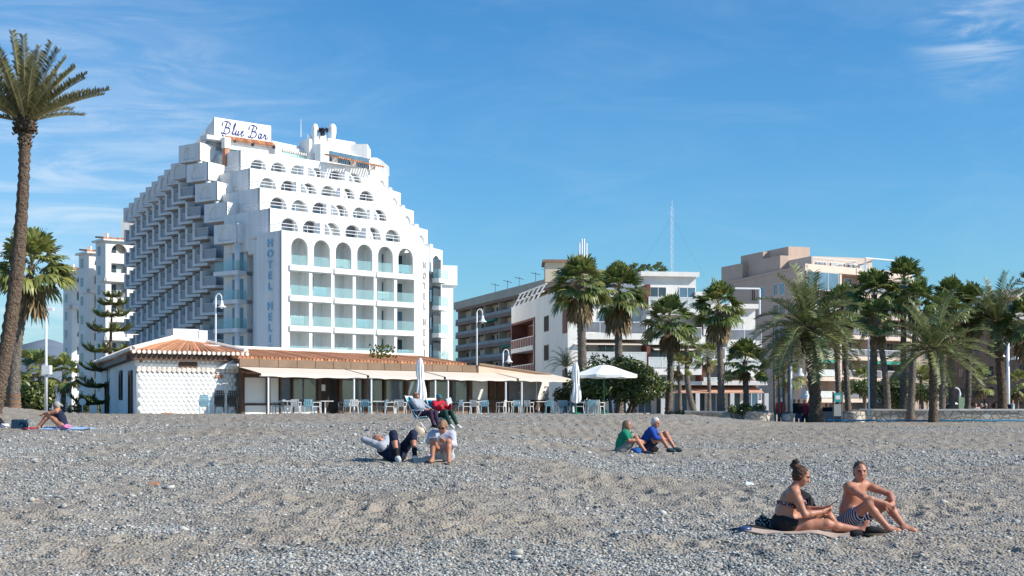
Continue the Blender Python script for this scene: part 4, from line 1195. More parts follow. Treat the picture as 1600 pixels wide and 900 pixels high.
# dark stone-faced block on the far right, white block behind it
bs = thing('apartment_building', 'dark brown stone faced building behind the palms at the right edge', 'building', at(1545, 655, 190))
A_ = Vector((X(1470, 205), 205)); B_ = Vector((X(1640, 176), 176)); fB, lB = fr_between(A_, B_)
m = MB(); fB.box(m, 0, lB, .15, Zy(512, 190), -14, 0); m.build('wall', MT['brownstone'], bs)
m = MB(); fB.box(m, -.4, lB, Zy(512, 190), Zy(506, 190), -14.4, .4); m.build('roof', MT['oldbrown'], bs)
for j in range(4):
    for q in range(6): window(bs, fB, 1.2 + q * 4.2, 2.6 + 2.8 * j, 1.5, 1.4, .0, 'dark_glass', 'dark_metal')
for q in range(4):
    m = MB(); arch_wall(m, Fr(fB.p(0, 0, .35).xy, fB.u), 1 + q * 6.5, 6.5 + q * 6.5, .2, 2.3, [(1.8 + q * 6.5, 5.4 + q * 6.5, .2, 2.0, True)], .3, 8); m.build('arcade', MT['brownstone'], bs)
wb = thing('apartment_building', 'white apartment block with a terracotta roof edge peeping over the palms at the far right', 'apartment block', at(1590, 655, 260))
x0, x1 = X(1565, 260), X(1660, 260)
m = MB(); m.box(x0, x1, 260, 275, .15, Zy(452, 260)); m.build('wall', MT['white2'], wb)
m = MB(); m.box(x0 - .5, x1 + .5, 259.4, 259.99, Zy(470, 260), Zy(464, 260)); m.build('balcony', MT['brick'], wb)
fW_ = Fr((x0, 260), (1, 0))
for q in range(4): window(wb, fW_, 1.0 + 2.6 * q, Zy(482, 260), 1.6, 1.8)
wk = thing('apartment_building', 'pale block showing between the palm trunks left of the stone building', 'apartment block', at(1450, 655, 230))
x0, x1 = X(1412, 230), X(1490, 230)
m = MB(); m.box(x0, x1, 230, 242, .15, Zy(520, 230)); m.build('wall', MT['beige_light'], wk)
fW_ = Fr((x0, 230), (1, 0))
for j in range(4):
    for q in range(3): window(wk, fW_, .8 + 2.6 * q, Zy(535, 230) - 2.8 * j, 1.5, 1.5)

# ------------------------------------------------------------------ beach restaurant
TZ = 1.10
ter = MB(); ter.prism([(-33, 96), (-20.4, 69.3), (-9.0, 67.6), (-3, 69.5), (6.4, 81.0), (9, 92), (0, 110), (-20, 104)], .1, TZ)
o = ter.build('terrace', MT['pave']); tag(o, kind='structure')
re_ = thing('restaurant', 'single storey beach restaurant with terracotta roofs, cream awnings and a white scalloped wall', 'restaurant', (-14, 73, TZ))
RU = Vector((.79, .613)).normalized()
RC = Vector((X(211, 71), 71))
fW = Fr(RC, RU); LW = 5.75
fS_ = Fr(RC + Vector((-9.0, 25.0)), Vector((9.0, -25.0)))   # shaded left side, runs towards the corner
LS = Vector((9, 25)).length
zE = Zy(549, 71)
m = MB(); m.prism([tuple(RC), tuple(fW.p(LW, 0).xy), tuple(fW.p(LW, 0, -9).xy), tuple(fS_.p(0, 0).xy)], TZ - .5, zE - .1)
m.build('wall', MT['white'], re_)
# scalloped plaster cladding, lower and upper band
def scallop(z0, z1, d, a0, a1):
    m = MB(); st = .27; rr = .135; row = 0; z = z0
    while z < z1:
        a = a0 + (st / 2 if row % 2 else 0) + rr
        while a < a1 - rr:
            c = fW.p(a, z, d); N = 8
            vs = [c + fW.n.to_3d() * .062 + Vector((0, 0, -.015))]
            for k in range(N):
                t_ = 2 * math.pi * k / N
                vs.append(c + fW.n.to_3d() * .050 + fW.u.to_3d() * rr * .6 * math.cos(t_) + Vector((0, 0, rr * .6 * math.sin(t_))))
            for k in range(N):
                t_ = 2 * math.pi * k / N
                vs.append(c + fW.u.to_3d() * rr * 1.02 * math.cos(t_) + Vector((0, 0, rr * 1.02 * math.sin(t_))))
            fs = [(0, 1 + k, 1 + (k + 1) % N) for k in range(N)] + [(1 + k, 1 + N + k, 1 + N + (k + 1) % N, 1 + (k + 1) % N) for k in range(N)]
            m.add(vs, fs); a += st
        z += st * .80; row += 1
    return m
m = scallop(TZ - .1, Zy(580, 71), .16, .05, LW - .1); fW.box(m, .02, LW - .06, TZ - .5, Zy(577, 71), .004, .155)
m.build('wall_cladding', MT['white'], re_, True)
m = scallop(Zy(575, 71), Zy(558, 71), .003, .05, LW - 1.2); m.build('wall_cladding', MT['white'], re_, True)
m = MB()
a = .1
while a < LW - .1:
    m.tube([fW.p(a, Zy(576, 71), .02), fW.p(a, Zy(577.5, 71), .28)], .13, 8); a += .27
m.build('wall_coping', MT['tile_pale'], re_)
# window slot, hood, brick vents, stepped buttress
m = MB(); fW.box(m, 2.35, 3.35, Zy(573.5, 72), Zy(565, 72), .0, .11); wi = m.build('window', MT['brown_wood'], re_)
m = MB(); fW.box(m, 2.2, 3.5, Zy(564.5, 72), Zy(560, 72), .0, .3); m.build('hood', MT['white2'], wi)
for (a_, pz) in ((4.3, 587), (1.35, 647)):
    m = MB()
    for q in range(3 if pz < 600 else 4): fW.box(m, a_ + q * .16, a_ + q * .16 + .13, Zy(pz + 2.4, 72), Zy(pz - 2.4, 72), .16, .27)
    m.build('brick_vent', MT['brick'], re_)
m = MB(); va = [fW.p(4.35, Zy(576, 73), 0), fW.p(LW, Zy(576, 73), 0), fW.p(LW, Zy(561, 73), 0), fW.p(5.2, Zy(561, 73), 0)]
vb = [v + fW.n.to_3d() * .45 for v in va]; m.add(va + vb, [(3, 2, 1, 0), (4, 5, 6, 7), (0, 1, 5, 4), (1, 2, 6, 5), (2, 3, 7, 6), (3, 0, 4, 7)]); m.build('buttress', MT['white'], re_)
m = MB(); fW.box(m, .0, .03, 0, 0, 0, 0) if False else None
m.box(RC.x + .28, RC.x + .42, RC.y - .25, RC.y - .1, Zy(566, 71), Zy(561, 71)); m.build('wall_lamp', MT['brown_wood'], re_)
# side wall openings
for (a_, w_, z0, z1, nm) in ((LS - 3.0, 1.7, 1.1, 3.4, 'door'), (LS - 9.4, 1.5, 1.9, 3.55, 'window'), (LS - 13.0, 1.5, 1.9, 3.55, 'window'), (LS - 21.5, 2.8, 1.1, 3.1, 'door')):
    m = MB(); arch_wall(m, Fr(fS_.p(0, 0, .12).xy, fS_.u), a_, a_ + w_, z0, z1, [(a_ + .18, a_ + w_ - .18, z0, z1 - .12, nm == 'window' or a_ > LS - 4)], .1, 8)
    d_ = m.build(nm, MT['brown_wood'] if nm == 'door' else MT['dark_metal'], re_)
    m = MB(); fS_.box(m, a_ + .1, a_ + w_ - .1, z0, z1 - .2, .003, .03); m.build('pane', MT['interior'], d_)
# hip roof: four tiled slopes
ap0 = at(272, 531, 75.5); ap1 = at(322, 538, 79)
eFL = fW.p(-.35, zE, .55); eFR = fW.p(LW + .15, zE, .55); eBL = fS_.p(-.5, zE, .5)
def tiles(mb, A, B, C, D, sp=.24, r=.115, n=6):
    """barrel tiles laid from eave A-B up to ridge C-D"""
    L = (Vector(B) - Vector(A)).length; k = max(2, int(L / sp))
    for q in range(k + 1):
        t_ = q / k; p = Vector(A).lerp(Vector(B), t_); e = Vector(C).lerp(Vector(D), t_)
        j = rnd.uniform(-.012, .012)
        mb.tube([p + Vector((0, 0, j)), p.lerp(e, .5) + Vector((0, 0, j + .01)), e], [r, r * .98, r * .9], n)
m = MB(); tiles(m, eFL, eFR, ap0, ap1)
m.add([eFL, eFR, ap1, ap0], [(0, 1, 2, 3)])
rf = m.build('roof', MT['tile'], re_)
m = MB(); tiles(m, eBL, eFL, ap0 + Vector((-6, 16, 0)), ap0, .3, .14); m.add([eBL, eFL, ap0, ap0 + Vector((-6, 16, 0))], [(0, 1, 2, 3)]); m.build('roof_slope', MT['tile'], rf)
m = MB()
for p, e in ((eFL, ap0), (ap0, ap1), (ap1, eFR), (eBL, eFL)):
    k = int((e - p).length / .3)
    for q in range(k): m.tube([p.lerp(e, q / k) + Vector((0, 0, .1)), p.lerp(e, (q + 1) / k) + Vector((0, 0, .13))], .15, 7)
m.build('ridge_tiles', MT['tile_pale'], rf)
m = MB(); k = int((eFR - eFL).length / .27)
for q in range(k + 1):
    p = eFL.lerp(eFR, q / k); m.tube([p + Vector((0, 0, -.03)) + fW.n.to_3d() * .02, p + Vector((0, 0, -.03)) + fW.n.to_3d() * .15], .10, 8)
m.build('eave_tiles', MT['tile_pale'], rf)
m = MB(); fW.box(m, -.3, LW + .1, zE - .42, zE - .16, .0, .42); fS_.box(m, 0, LS, zE - .42, zE - .16, .0, .42); m.build('eave_board', MT['brown_wood'], re_)
c = at(296, 533, 78); m = MB(); m.obox((c.x - .9, c.y, c.z - .8), RU.to_3d() * 1.55 * 1.0, Vector((-.6, .8, 0)), (0, 0, 1.5)); m.obox((c.x + .35, c.y + .9, c.z + .1), RU.to_3d() * .5, Vector((-.6, .8, 0)), (0, 0, .55)); m.build('chimney', MT['white'], rf)

# dining room
DU = Vector((.675, .737)).normalized()
DO = Vector((X(374, 73.4), 73.4))
fD = Fr(DO, DU); LD = 17.6
zF1 = Zy(560, 73); zF0 = Zy(572.5, 73)
m = MB(); fD.box(m, -.2, LD + 6, TZ - .4, zF0, -12, -3.0); m.build('wall', MT['white2'], re_)
m = MB(); fD.box(m, -.2, LD + .1, zF0 + .02, zF0 + .15, -3.2, .1); m.build('ceiling', MT['white2'], re_)
k = 14
for q in range(k):
    m = MB(); a0 = -.1 + q * (LD + .2) / k; fD.box(m, a0, a0 + (LD + .2) / k - .035, zF0, zF1, .1, .16); m.build('fascia_board', MT['fascia'], re_)
m = MB(); fD.box(m, -.15, LD + .15, zF1 - .18, zF1 - .04, -.3, .09); m.build('gutter', MT['brown_wood'], re_)
A_ = fD.p(0, zF1 + .02, .05); B_ = fD.p(LD - .8, zF1 + .02, .05); C_ = fD.p(.2, zF1 + .62, -3.6); D_ = fD.p(LD - 1.2, zF1 + .56, -3.6)
m = MB(); tiles(m, A_, B_, C_, D_, .26, .125); m.add([A_, B_, D_, C_], [(0, 1, 2, 3)]); rf2 = m.build('roof', MT['tile'], re_)
m = MB(); fD.box(m, -1, LD - 3.4, zF1 + .2, zF1 + .86, -4.2, -3.8); m.build('parapet', MT['white'], rf2)
m = MB(); k = 50
for q in range(k): m.tube([C_.lerp(D_, q / k) + Vector((0, 0, .1)), C_.lerp(D_, (q + 1) / k) + Vector((0, 0, .1))], .13, 6)
m.build('ridge_tiles', MT['tile_pale'], rf2)
for (px_, D__) in ((585, 82), (604, 83.5)):
    p = at(px_, 551, D__); m = MB()
    for t_ in range(50):
        d_ = Vector((rnd.gauss(0, .3), rnd.gauss(0, .3), rnd.uniform(-.5, .35))); c_ = p + d_
        m.add([c_, c_ + Vector((.16, 0, .1)), c_ + Vector((.05, .1, .2))], [(0, 1, 2)])
    m.build('foliage', MT['ficus_y'], re_)
# glazed front: brown posts, panes, the open door, low white walls
def dpx(px, f=None, off=0.0):
    f = f or fD; o_ = f.p(0, 0, off); k_ = (px - 800) / F
    return (k_ * o_.y - o_.x) / (f.u.x - k_ * f.u.y)
fG = Fr(fD.p(0, 0, -.25).xy, DU)
edges = [(378, 'post'), (418, 'post'), (437, 'thin'), (456, 'thin'), (498, 'post'), (531, 'post'), (569, 'post'), (600, 'thin'), (634, 'post'), (668, 'thin'), (703, 'thin'), (733, 'post')]
for px_, kd in edges:
    a_ = dpx(px_, fG); w_ = .22 if kd == 'post' else .08
    m = MB(); fG.box(m, a_ - w_ / 2, a_ + w_ / 2, TZ, zF0 + .02, -.12, .1); m.build('post' if kd == 'post' else 'mullion', MT['brown_wood'], re_)
rows_ = [(380, 416, 'curtain'), (419, 436, 'curtain'), (438, 455, 'grey_glass'), (457, 496, 'grey_glass'), (533, 567, 'grey_glass'), (571, 598, 'dark_glass'), (602, 632, 'grey_glass'), (636, 666, 'dark_glass'), (670, 701, 'grey_glass'), (705, 731, 'grey_glass')]
DGL = {}
glm = mat('reflecting_restaurant_glass', (.085, .11, .135), .04, .4, .5, spec=.8)
for p0, p1, g in rows_:
    a0, a1 = dpx(p0, fG) + .1, dpx(p1, fG) - .02
    m = MB(); fG.box(m, a0, a1, TZ + .62, zF0 - .55, -.05, -.02); m.build('window_pane', MT['white2'] if g == 'curtain' else glm, re_)
    m = MB(); fG.box(m, a0, a1, TZ + .5, TZ + .6, -.08, .06); m.build('window_sill', MT['brown_wood'], re_)
    m = MB(); fG.box(m, a0, a1, zF0 - .55, zF0 + .02, -.08, .04); m.build('window_header', MT['brown_wood'], re_)
    m = MB(); fG.box(m, a0, a1, TZ, TZ + .5, -.1, .03); m.build('low_wall', MT['white2'] if p0 < 500 else MT['fascia'], re_)
a0, a1 = dpx(499, fG), dpx(530, fG)
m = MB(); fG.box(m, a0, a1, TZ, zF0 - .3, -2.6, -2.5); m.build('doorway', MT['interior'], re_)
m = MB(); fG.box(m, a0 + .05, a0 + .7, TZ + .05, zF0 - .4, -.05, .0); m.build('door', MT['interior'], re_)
m = MB(); fG.box(m, a0, a1, zF0 - .4, zF0 + .02, -.1, .05); m.build('lintel', MT['brown_wood'], re_)
p_ = fG.p(a0 + .12, TZ + 1.35, .06); m = MB(); fG.box(m, a0 + .05, a0 + .4, TZ + 1.3, TZ + 1.65, .005, .03); m.build('menu_board', MT['white2'], re_)
# canvas-roofed extension on the right
LX = LD + 6.8
p0 = fD.p(LD + .1, Zy(570, 86), .3); p1 = fD.p(LX, Zy(587, 92), .3)
m = MB(); va = [p0 - Vector((0, 0, .85)), p1 - Vector((0, 0, .35)), p1, p0]; vb = [v - fD.n.to_3d() * 5 for v in va]
m.add(va + vb, [(0, 1, 2, 3), (7, 6, 5, 4), (3, 2, 6, 7), (0, 3, 7, 4), (1, 5, 6, 2), (0, 4, 5, 1)]); m.build('canvas_roof', MT['tan_panel'], re_)
m = MB(); m.tube([p0 + Vector((0, 0, .04)), p1 + Vector((0, 0, .04))], .09, 6); m.build('roof_edge', MT['fascia'], re_)
xs = [(742, 766, 'clear_curtain'), (768, 779, 'brown'), (781, 797, 'brown'), (799, 815, 'win'), (817, 842, 'clear_curtain'), (844, 862, 'white')]
for (q0_, q1_, kd) in xs:
    a0, a1 = dpx(q0_, fG), dpx(q1_, fG)
    m = MB(); fG.box(m, a0, a1 - .04, TZ, zF0 - .35, -.3, -.2)
    m.build('wall_panel', {'clear_curtain': MT['curtain'], 'brown': MT['brown_wood'], 'win': MT['grey_glass'], 'white': MT['white2']}[kd], re_)
m = MB(); fG.box(m, dpx(742, fG), dpx(862, fG), TZ, TZ + .85, -.19, -.1); m.build('low_wall', MT['brown_wood'], re_)
# awnings with valance and posts
def awning(px0, px1, poff=2.0):
    a0, a1 = dpx(px0, fD, poff), dpx(px1, fD, poff)
    N = 10; m = MB()
    zb, zf_ = zF0 - .02, 3.24
    pr = [(.17, zb), (poff * .5, (zb + zf_) / 2 + .03), (poff + .05, zf_)]
    ov = []
    for q in range(N + 1):
        t_ = q / N; a_ = a0 + (a1 - a0) * t_; sag = .05 * math.sin(math.pi * t_)
        for (d_, z_) in pr: ov.append(fD.p(a_ , z_ - sag * (d_ / poff), d_))
        ov.append(fD.p(a_, zf_ - .11 - sag - .03 * math.sin(t_ * 40), poff + .07))
    fs = []
    for q in range(N):
        for r_ in range(3): i0 = q * 4 + r_; fs.append((i0, i0 + 1, i0 + 5, i0 + 4))
    m.add(ov, fs)
    # a second skin a little below gives the cloth its thickness
    m.add([v - Vector((0, 0, .02)) for v in ov], [f[::-1] for f in fs])
    aw = m.build('awning', MT['awning'], re_)
    m = MB(); m.tube([fD.p(a0, 3.12, poff - .05), fD.p(a1, 3.12, poff - .05)], .05, 6); m.build('front_bar', MT['steel_white'], aw)
    return aw
awning(407, 572); awning(576, 692); awning(696, 806); awning(810, 897)
for px_ in (419, 553, 580, 680, 700, 790, 815, 892):
    a_ = dpx(px_, fD, 1.9); m = MB(); p = fD.p(a_, TZ, 1.9); m.tube([p, p + Vector((0, 0, 3.12 - TZ))], .055, 8); m.build('awning_post', MT['steel_white'], re_)
    m = MB(); m.obox((p.x - .16, p.y - .16, TZ), (.32, 0, 0), (0, .32, 0), (0, 0, .05)); m.build('post_foot', MT['steel_white'], re_)
# ------------------------------------------------------------------ vegetation
def frame_of(d, up=Vector((0, 0, 1))):
    d = d.normalized(); s = d.cross(up)
    if s.length < 1e-4: s = Vector((1, 0, 0))
    s.normalize(); return d, s, s.cross(d).normalized()
def fan_leaf(mb, o, d, L, r, droop=.35, blades=15, mi=0):
    """petiole of length L along d, then a pleated fan of blades with drooping tips"""
    d, s, u = frame_of(d)
    hub = o + d * L - Vector((0, 0, .12 * L))
    d2 = (d - Vector((0, 0, .25))).normalized(); d2, s, u = frame_of(d2)
    w = .012 * r + .012
    mb.add([o + s * w, o - s * w, hub - s * w, hub + s * w], [(0, 1, 2, 3)], 1)
    tw = rnd.uniform(-.5, .5)
    s2 = s * math.cos(tw) + u * math.sin(tw); u2 = u * math.cos(tw) - s * math.sin(tw)
    for b in range(blades):
        t = -1 + 2 * b / (blades - 1)
        a = t * 1.45 + rnd.uniform(-.05, .05)
        rr = r * (1 - .28 * abs(t)) * rnd.uniform(.9, 1.06)
        dr = d2 * math.cos(a) + s2 * math.sin(a)
        fold = u2 * (.10 * r * (1 if b % 2 else -1))
        sd = (s2 * math.cos(a) - d2 * math.sin(a)) * (.085 * r)
        m1 = hub + dr * rr * .5 + fold * .35
        tip = hub + dr * rr * .93 - Vector((0, 0, droop * rr * rnd.uniform(.5, 1.25)))
        m2 = hub + dr * rr * .76 - Vector((0, 0, droop * rr * .28)) + fold * .2
        mb.add([hub, m1 + sd, m2 + sd * .75, tip, m2 - sd * .75, m1 - sd], [(0, 1, 5), (1, 2, 4, 5), (2, 3, 4)], mi)
def palm_trunk(mb, pts, radii, n=12):
    """rough trunk with old leaf-base rings"""
    P = [Vector(p) for p in pts]; out = []; rad = []
    L = sum((b - a).length for a, b in zip(P, P[1:]))
    k = max(12, int(L / .13))
    for q in range(k + 1):
        t = q / k * (len(P) - 1); i = min(int(t), len(P) - 2); f = t - i
        p0 = P[max(i - 1, 0)]; p1, p2 = P[i], P[i + 1]; p3 = P[min(i + 2, len(P) - 1)]
        out.append(.5 * ((2 * p1) + (p2 - p0) * f + (2 * p0 - 5 * p1 + 4 * p2 - p3) * f * f + (3 * p1 - p0 - 3 * p2 + p3) * f ** 3))
        r = radii[i] * (1 - f) + radii[i + 1] * f
        rad.append(r * (1 + .09 * (1 if q % 2 else -1) + rnd.uniform(-.05, .05)))
    mb.tube(out, rad, n)
def fan_palm(name, label, base, top, R_, r0, r1, lean=0.0, nleaf=38, mats=('fan', 'fan_y'), dead=26, deadlen=1.0, group='fan palms on the promenade', red=False, D=None, spread=1.0):
    base = Vector(base); top = Vector(top)
    t = thing(name, label, 'palm tree', base, group)
    m = MB(); mid = base.lerp(top, .5) + Vector((lean, 0, 0))
    palm_trunk(m, [base, base.lerp(mid, .5) + Vector((lean * .2, 0, 0)), mid, mid.lerp(top, .5) + Vector((lean * .1, 0, 0)), top + Vector((0, 0, .15 * R_))], [r0 * 1.25, r0, r0 * .92, r1, r1 * .9])
    tr = m.build('trunk', MT['trunk'], t, True)
    if red:
        m = MB(); p1 = base.lerp(mid, .24) + Vector((lean * .2 * .48, 0, 0)); palm_trunk(m, [base, base.lerp(p1, .5), p1], [r0 * 1.42, r0 * 1.2, r0 * 1.12]); m.build('pruned_base', MT['trunk_red'], tr, True)
    m = MB()
    for q in range(nleaf):
        az = q * 2.39996 + rnd.uniform(-.2, .2); f = (q + .5) / nleaf
        if rnd.random() < .06: continue
        el = R(88 - 112 * f ** .95) + rnd.uniform(-.22, .22)
        d = Vector((math.cos(az) * math.cos(el), math.sin(az) * math.cos(el), math.sin(el)))
        L = R_ * rnd.uniform(.46, .6) * (.75 + .3 * f) * spread
        fan_leaf(m, top + Vector((0, 0, R_ * .22 * (1 - f))), d, L, R_ * rnd.uniform(.40, .58), .04 + rnd.uniform(.2, .5) * f, 16, 0 if rnd.random() < .68 else 2)
    m.build('crown', [MT[mats[0]], MT['rachis'], MT[mats[1]]], t)
    if dead:
        m = MB()
        for q in range(dead):
            az = q * 2.39996; f = q / dead
            d = Vector((math.cos(az) * .55, math.sin(az) * .55, -.85 + .25 * rnd.random()))
            fan_leaf(m, top - Vector((0, 0, R_ * (.05 + .35 * f * deadlen))), d, R_ * .25 * deadlen, R_ * .45 * deadlen, .5, 9)
        m.build('dead_skirt', [MT['dead'], MT['dead']], t)
    return t
def frond(mb, o, d, L, sag, npair=26, wl=.45, mi=0, vee=.45, dense=1.0):
    """one feather leaf: curved stalk and leaflets"""
    d, s, u = frame_of(d)
    pts = []; p = Vector(o); v = d.copy(); st = L / 10
    for q in range(11):
        pts.append(p.copy()); p = p + v * st; v = (v - Vector((0, 0, sag * (.35 + 1.1 * q / 10) / 10))).normalized()
    w0 = .028 * L / 3 + .012
    mb.tube(pts, [w0 * (1 - .85 * q / 10) for q in range(11)], 4, True, 1)
    for q in range(npair):
        t = .12 + .88 * q / npair; x = t * 10; i = min(int(x), 9); f = x - i
        c = pts[i].lerp(pts[i + 1], f); tg = (pts[i + 1] - pts[i]).normalized()
        tg, s_, u_ = frame_of(tg)
        ln = wl * L / 3 * (1.15 - .75 * abs(t - .42) ** 1.2 * 1.3) * rnd.uniform(.75, 1.12)
        for sg in (-1, 1):
            dr = (tg * rnd.uniform(.45, .8) + s_ * sg * .9 + u_ * vee * rnd.uniform(.5, 1.4)).normalized()
            dr2 = (dr - Vector((0, 0, .22))).normalized()
            wv = tg * (.023 * L / 3 + .008)
            m1 = c + dr * ln * .5; tip = c + dr * ln * .5 + dr2 * ln * .55
            mb.add([c - wv * .5, c + wv * .5, m1 + wv, tip, m1 - wv], [(0, 1, 2, 4), (2, 3, 4)], mi)
def date_palm(name, label, base, top, L, r0, r1, nf=46, lean=0.0, emin=-32, mats=('date', 'rachis'), group=None, bulb=1.5, sag=1.5, wl=.5, npair=28, trunkmat='trunk_brown', flt=None, vee=.45):
    base = Vector(base); top = Vector(top)
    t = thing(name, label, 'palm tree', base, group)
    m = MB(); mid = base.lerp(top, .5) + Vector((lean, 0, 0))
    palm_trunk(m, [base, base.lerp(mid, .5) + Vector((lean * .3, 0, 0)), mid, mid.lerp(top, .55) + Vector((lean * .2, 0, 0)), top - Vector((0, 0, r1 * 3)), top - Vector((0, 0, r1 * 1.5)), top + Vector((0, 0, r1))], [r0 * 1.3, r0, r0, r1, r1, r1 * bulb, r1 * bulb * .7])
    # cut leaf bases studding the trunk head
    for q in range(60):
        az = q * 2.39996; z = -r1 * 4.5 + q / 60 * r1 * 5
        rr = r1 * (bulb if z > -r1 * 2.6 else 1.0) * .9
        c = top + Vector((math.cos(az) * rr, math.sin(az) * rr, z))
        dd = Vector((math.cos(az), math.sin(az), .9)).normalized() * r1 * .55
        m.tube([c, c + dd], [r1 * .2, r1 * .1], 5)
    m.build('trunk', MT[trunkmat], t, True)
    m = MB()
    for q in range(nf):
        az = q * 2.39996 + rnd.uniform(-.25, .25); f = (q + .5) / nf
        el = R(84 + (emin - 84) * f ** .85) + rnd.uniform(-.1, .1)
        if flt and not flt(az, el): continue
        d = Vector((math.cos(az) * math.cos(el), math.sin(az) * math.cos(el), math.sin(el)))
        frond(m, top + Vector((math.cos(az), math.sin(az), 0)) * r1 * .5, d, L * rnd.uniform(.85, 1.08), sag * (1.1 - .35 * f), npair, wl, 0, vee)
    m.build('crown', [MT[mats[0]], MT[mats[1]]], t)
    return t
def P3(px, py, D): return at(px, py, D)
def gpt(px, D): return Vector((X(px, D), D, gz1(X(px, D), D) - .05))

# big pruned palm and fan palm at the left edge
def lflt(az, el): return True
date_palm('date_palm', 'tall pruned palm with a bare upswept crown and a swollen head at the left edge', gpt(-12, 52), P3(39, 190, 52), 3.15, .26, .21, 40, .32, 14, ('date_y', 'rachis'), None, 2.0, .52, .32, 46, 'trunk_brown', None, .95)
fan_palm('fan_palm', 'leafy fan palm on a pale ridged trunk just right of the tall pruned palm', gpt(21, 66), P3(50, 426, 66), 2.2, .27, .19, -.25, 50, ('fan_y', 'fan'), 20, 1.0, 'fan palms left of the hotel', red=True)
# centre
C_ = 'fan palms on the promenade'
fan_palm('fan_palm', 'tallest central fan palm, thick skirted crown left of the open parasol', gpt(908, 92), P3(906, 450, 92), 2.3, .31, .27, .1, 60, ('fan', 'fan_y'), 40, 1.0, C_)
fan_palm('fan_palm', 'tall fan palm right of the thickest central one, above the open parasol', gpt(967, 98), P3(966, 462, 98), 2.4, .29, .26, .0, 56, ('fan', 'fan_y'), 40, 1.1, C_)
fan_palm('fan_palm', 'dark round headed fan palm in front of the white flats', gpt(1044, 92), P3(1046, 508, 92), 2.2, .22, .19, .1, 48, ('fan', 'fan'), 22, .9, C_)
fan_palm('fan_palm', 'small scruffy fan palm on a thin leaning trunk behind the dark round headed palm', gpt(1086, 104), P3(1073, 545, 104), 1.5, .22, .17, -.25, 28, ('fan_y', 'fan'), 14, .8, C_)
fan_palm('fan_palm', 'slim fan palm on a straight grey trunk before the white flats', gpt(1127, 86), P3(1122, 486, 86), 1.95, .22, .18, .05, 46, ('fan', 'fan_y'), 30, 1.0, C_)
fan_palm('fan_palm', 'short bushy fan palm growing from the stone planter', gpt(1165, 88), P3(1164, 572, 88), 1.85, .2, .18, .05, 44, ('fan', 'fan_y'), 10, .6, C_)
fan_palm('fan_palm', 'young thin fan palm behind the slim straight grey one', gpt(1108, 112), P3(1106, 560, 112), 1.5, .16, .14, .05, 26, ('fan_y', 'fan'), 12, .8, C_)
fan_palm('fan_palm', 'small yellowish fan palm left of the cafe post in front of the salmon canopy', gpt(1062, 100), P3(1060, 575, 100), 1.2, .15, .13, .05, 22, ('fan_y', 'fan_y'), 10, .8, C_)
# right group
date_palm('date_palm', 'thick trunked date palm with long arching fronds in front of the beige block', gpt(1276, 74), P3(1263, 514, 74), 3.35, .33, .29, 50, .05, -38, ('date', 'rachis'), None, 1.4, 1.75, .56, 42)
fan_palm('fan_palm', 'left trunk of the close pair of fan palms right of the thick date palm', gpt(1311, 90), P3(1304, 492, 90), 1.75, .2, .17, .05, 34, ('fan', 'fan'), 20, .9, C_)
fan_palm('fan_palm', 'right trunk of the close pair of fan palms right of the thick date palm', gpt(1327, 88), P3(1317, 486, 88), 1.9, .2, .18, .0, 36, ('fan', 'fan'), 26, .9, C_)
fan_palm('fan_palm', 'broad fan palm with hanging dead leaves beside the thin white pole', gpt(1361, 84), P3(1366, 468, 84), 2.0, .25, .21, .05, 46, ('fan', 'fan_y'), 40, 1.1, C_, red=False)
fan_palm('fan_palm', 'leaning fan palm with a red pruned base right of the thin white pole', gpt(1388, 80), P3(1371, 506, 80), 1.5, .2, .17, .15, 26, ('fan', 'fan'), 20, .9, C_, red=True)
fan_palm('fan_palm', 'highest of the fan palms on the right, dense dark head above its neighbours', gpt(1411, 84), P3(1412, 447, 84), 1.9, .2, .17, .0, 42, ('fan', 'fan'), 24, 1.0, C_, red=True)
fan_palm('fan_palm', 'fan palm with a red pruned base close beside the highest right hand palm', gpt(1422, 79), P3(1434, 476, 79), 1.55, .21, .17, -.05, 38, ('fan', 'fan'), 26, 1.0, C_, red=True)
date_palm('date_palm', 'low date palm with wide spreading fronds and drooping lower leaves among the right hand trunks', gpt(1458, 71), P3(1458, 546, 71), 3.1, .21, .19, 40, .0, -30, ('date', 'rachis'), None, 1.35, 1.3, .5, 36)
fan_palm('fan_palm', 'fan palm directly behind the low spreading date palm', gpt(1472, 80), P3(1474, 494, 80), 1.6, .19, .16, .0, 30, ('fan', 'fan'), 22, 1.0, C_, red=True)
fan_palm('fan_palm', 'fan palm with a pale straight trunk left of the green hanging sign', gpt(1488, 82), P3(1485, 474, 82), 1.7, .2, .17, .0, 36, ('fan', 'fan_y'), 24, 1.0, C_, red=True)
fan_palm('fan_palm', 'fan palm with a thin trunk right of the green hanging sign', gpt(1511, 83), P3(1516, 484, 83), 1.75, .18, .15, .0, 34, ('fan', 'fan'), 24, 1.0, C_, red=True)
date_palm('date_palm', 'dark trunked date palm standing on a sand mound near the right edge', gpt(1567, 82), P3(1556, 503, 82), 2.9, .27, .23, 54, .1, -38, ('date', 'rachis'), None, 1.4, 1.4, .52, 38)
fan_palm('fan_palm', 'fan palm cut off by the right edge with its leaves hanging into view', gpt(1616, 80), P3(1606, 512, 80), 2.0, .26, .2, .0, 36, ('fan', 'fan'), 20, 1.0, C_)
fan_palm('fan_palm', 'upper palm head poking in at the right edge above the white building', gpt(1640, 92), P3(1612, 450, 92), 1.5, .26, .2, .0, 26, ('fan', 'fan'), 10, 1.0, C_)
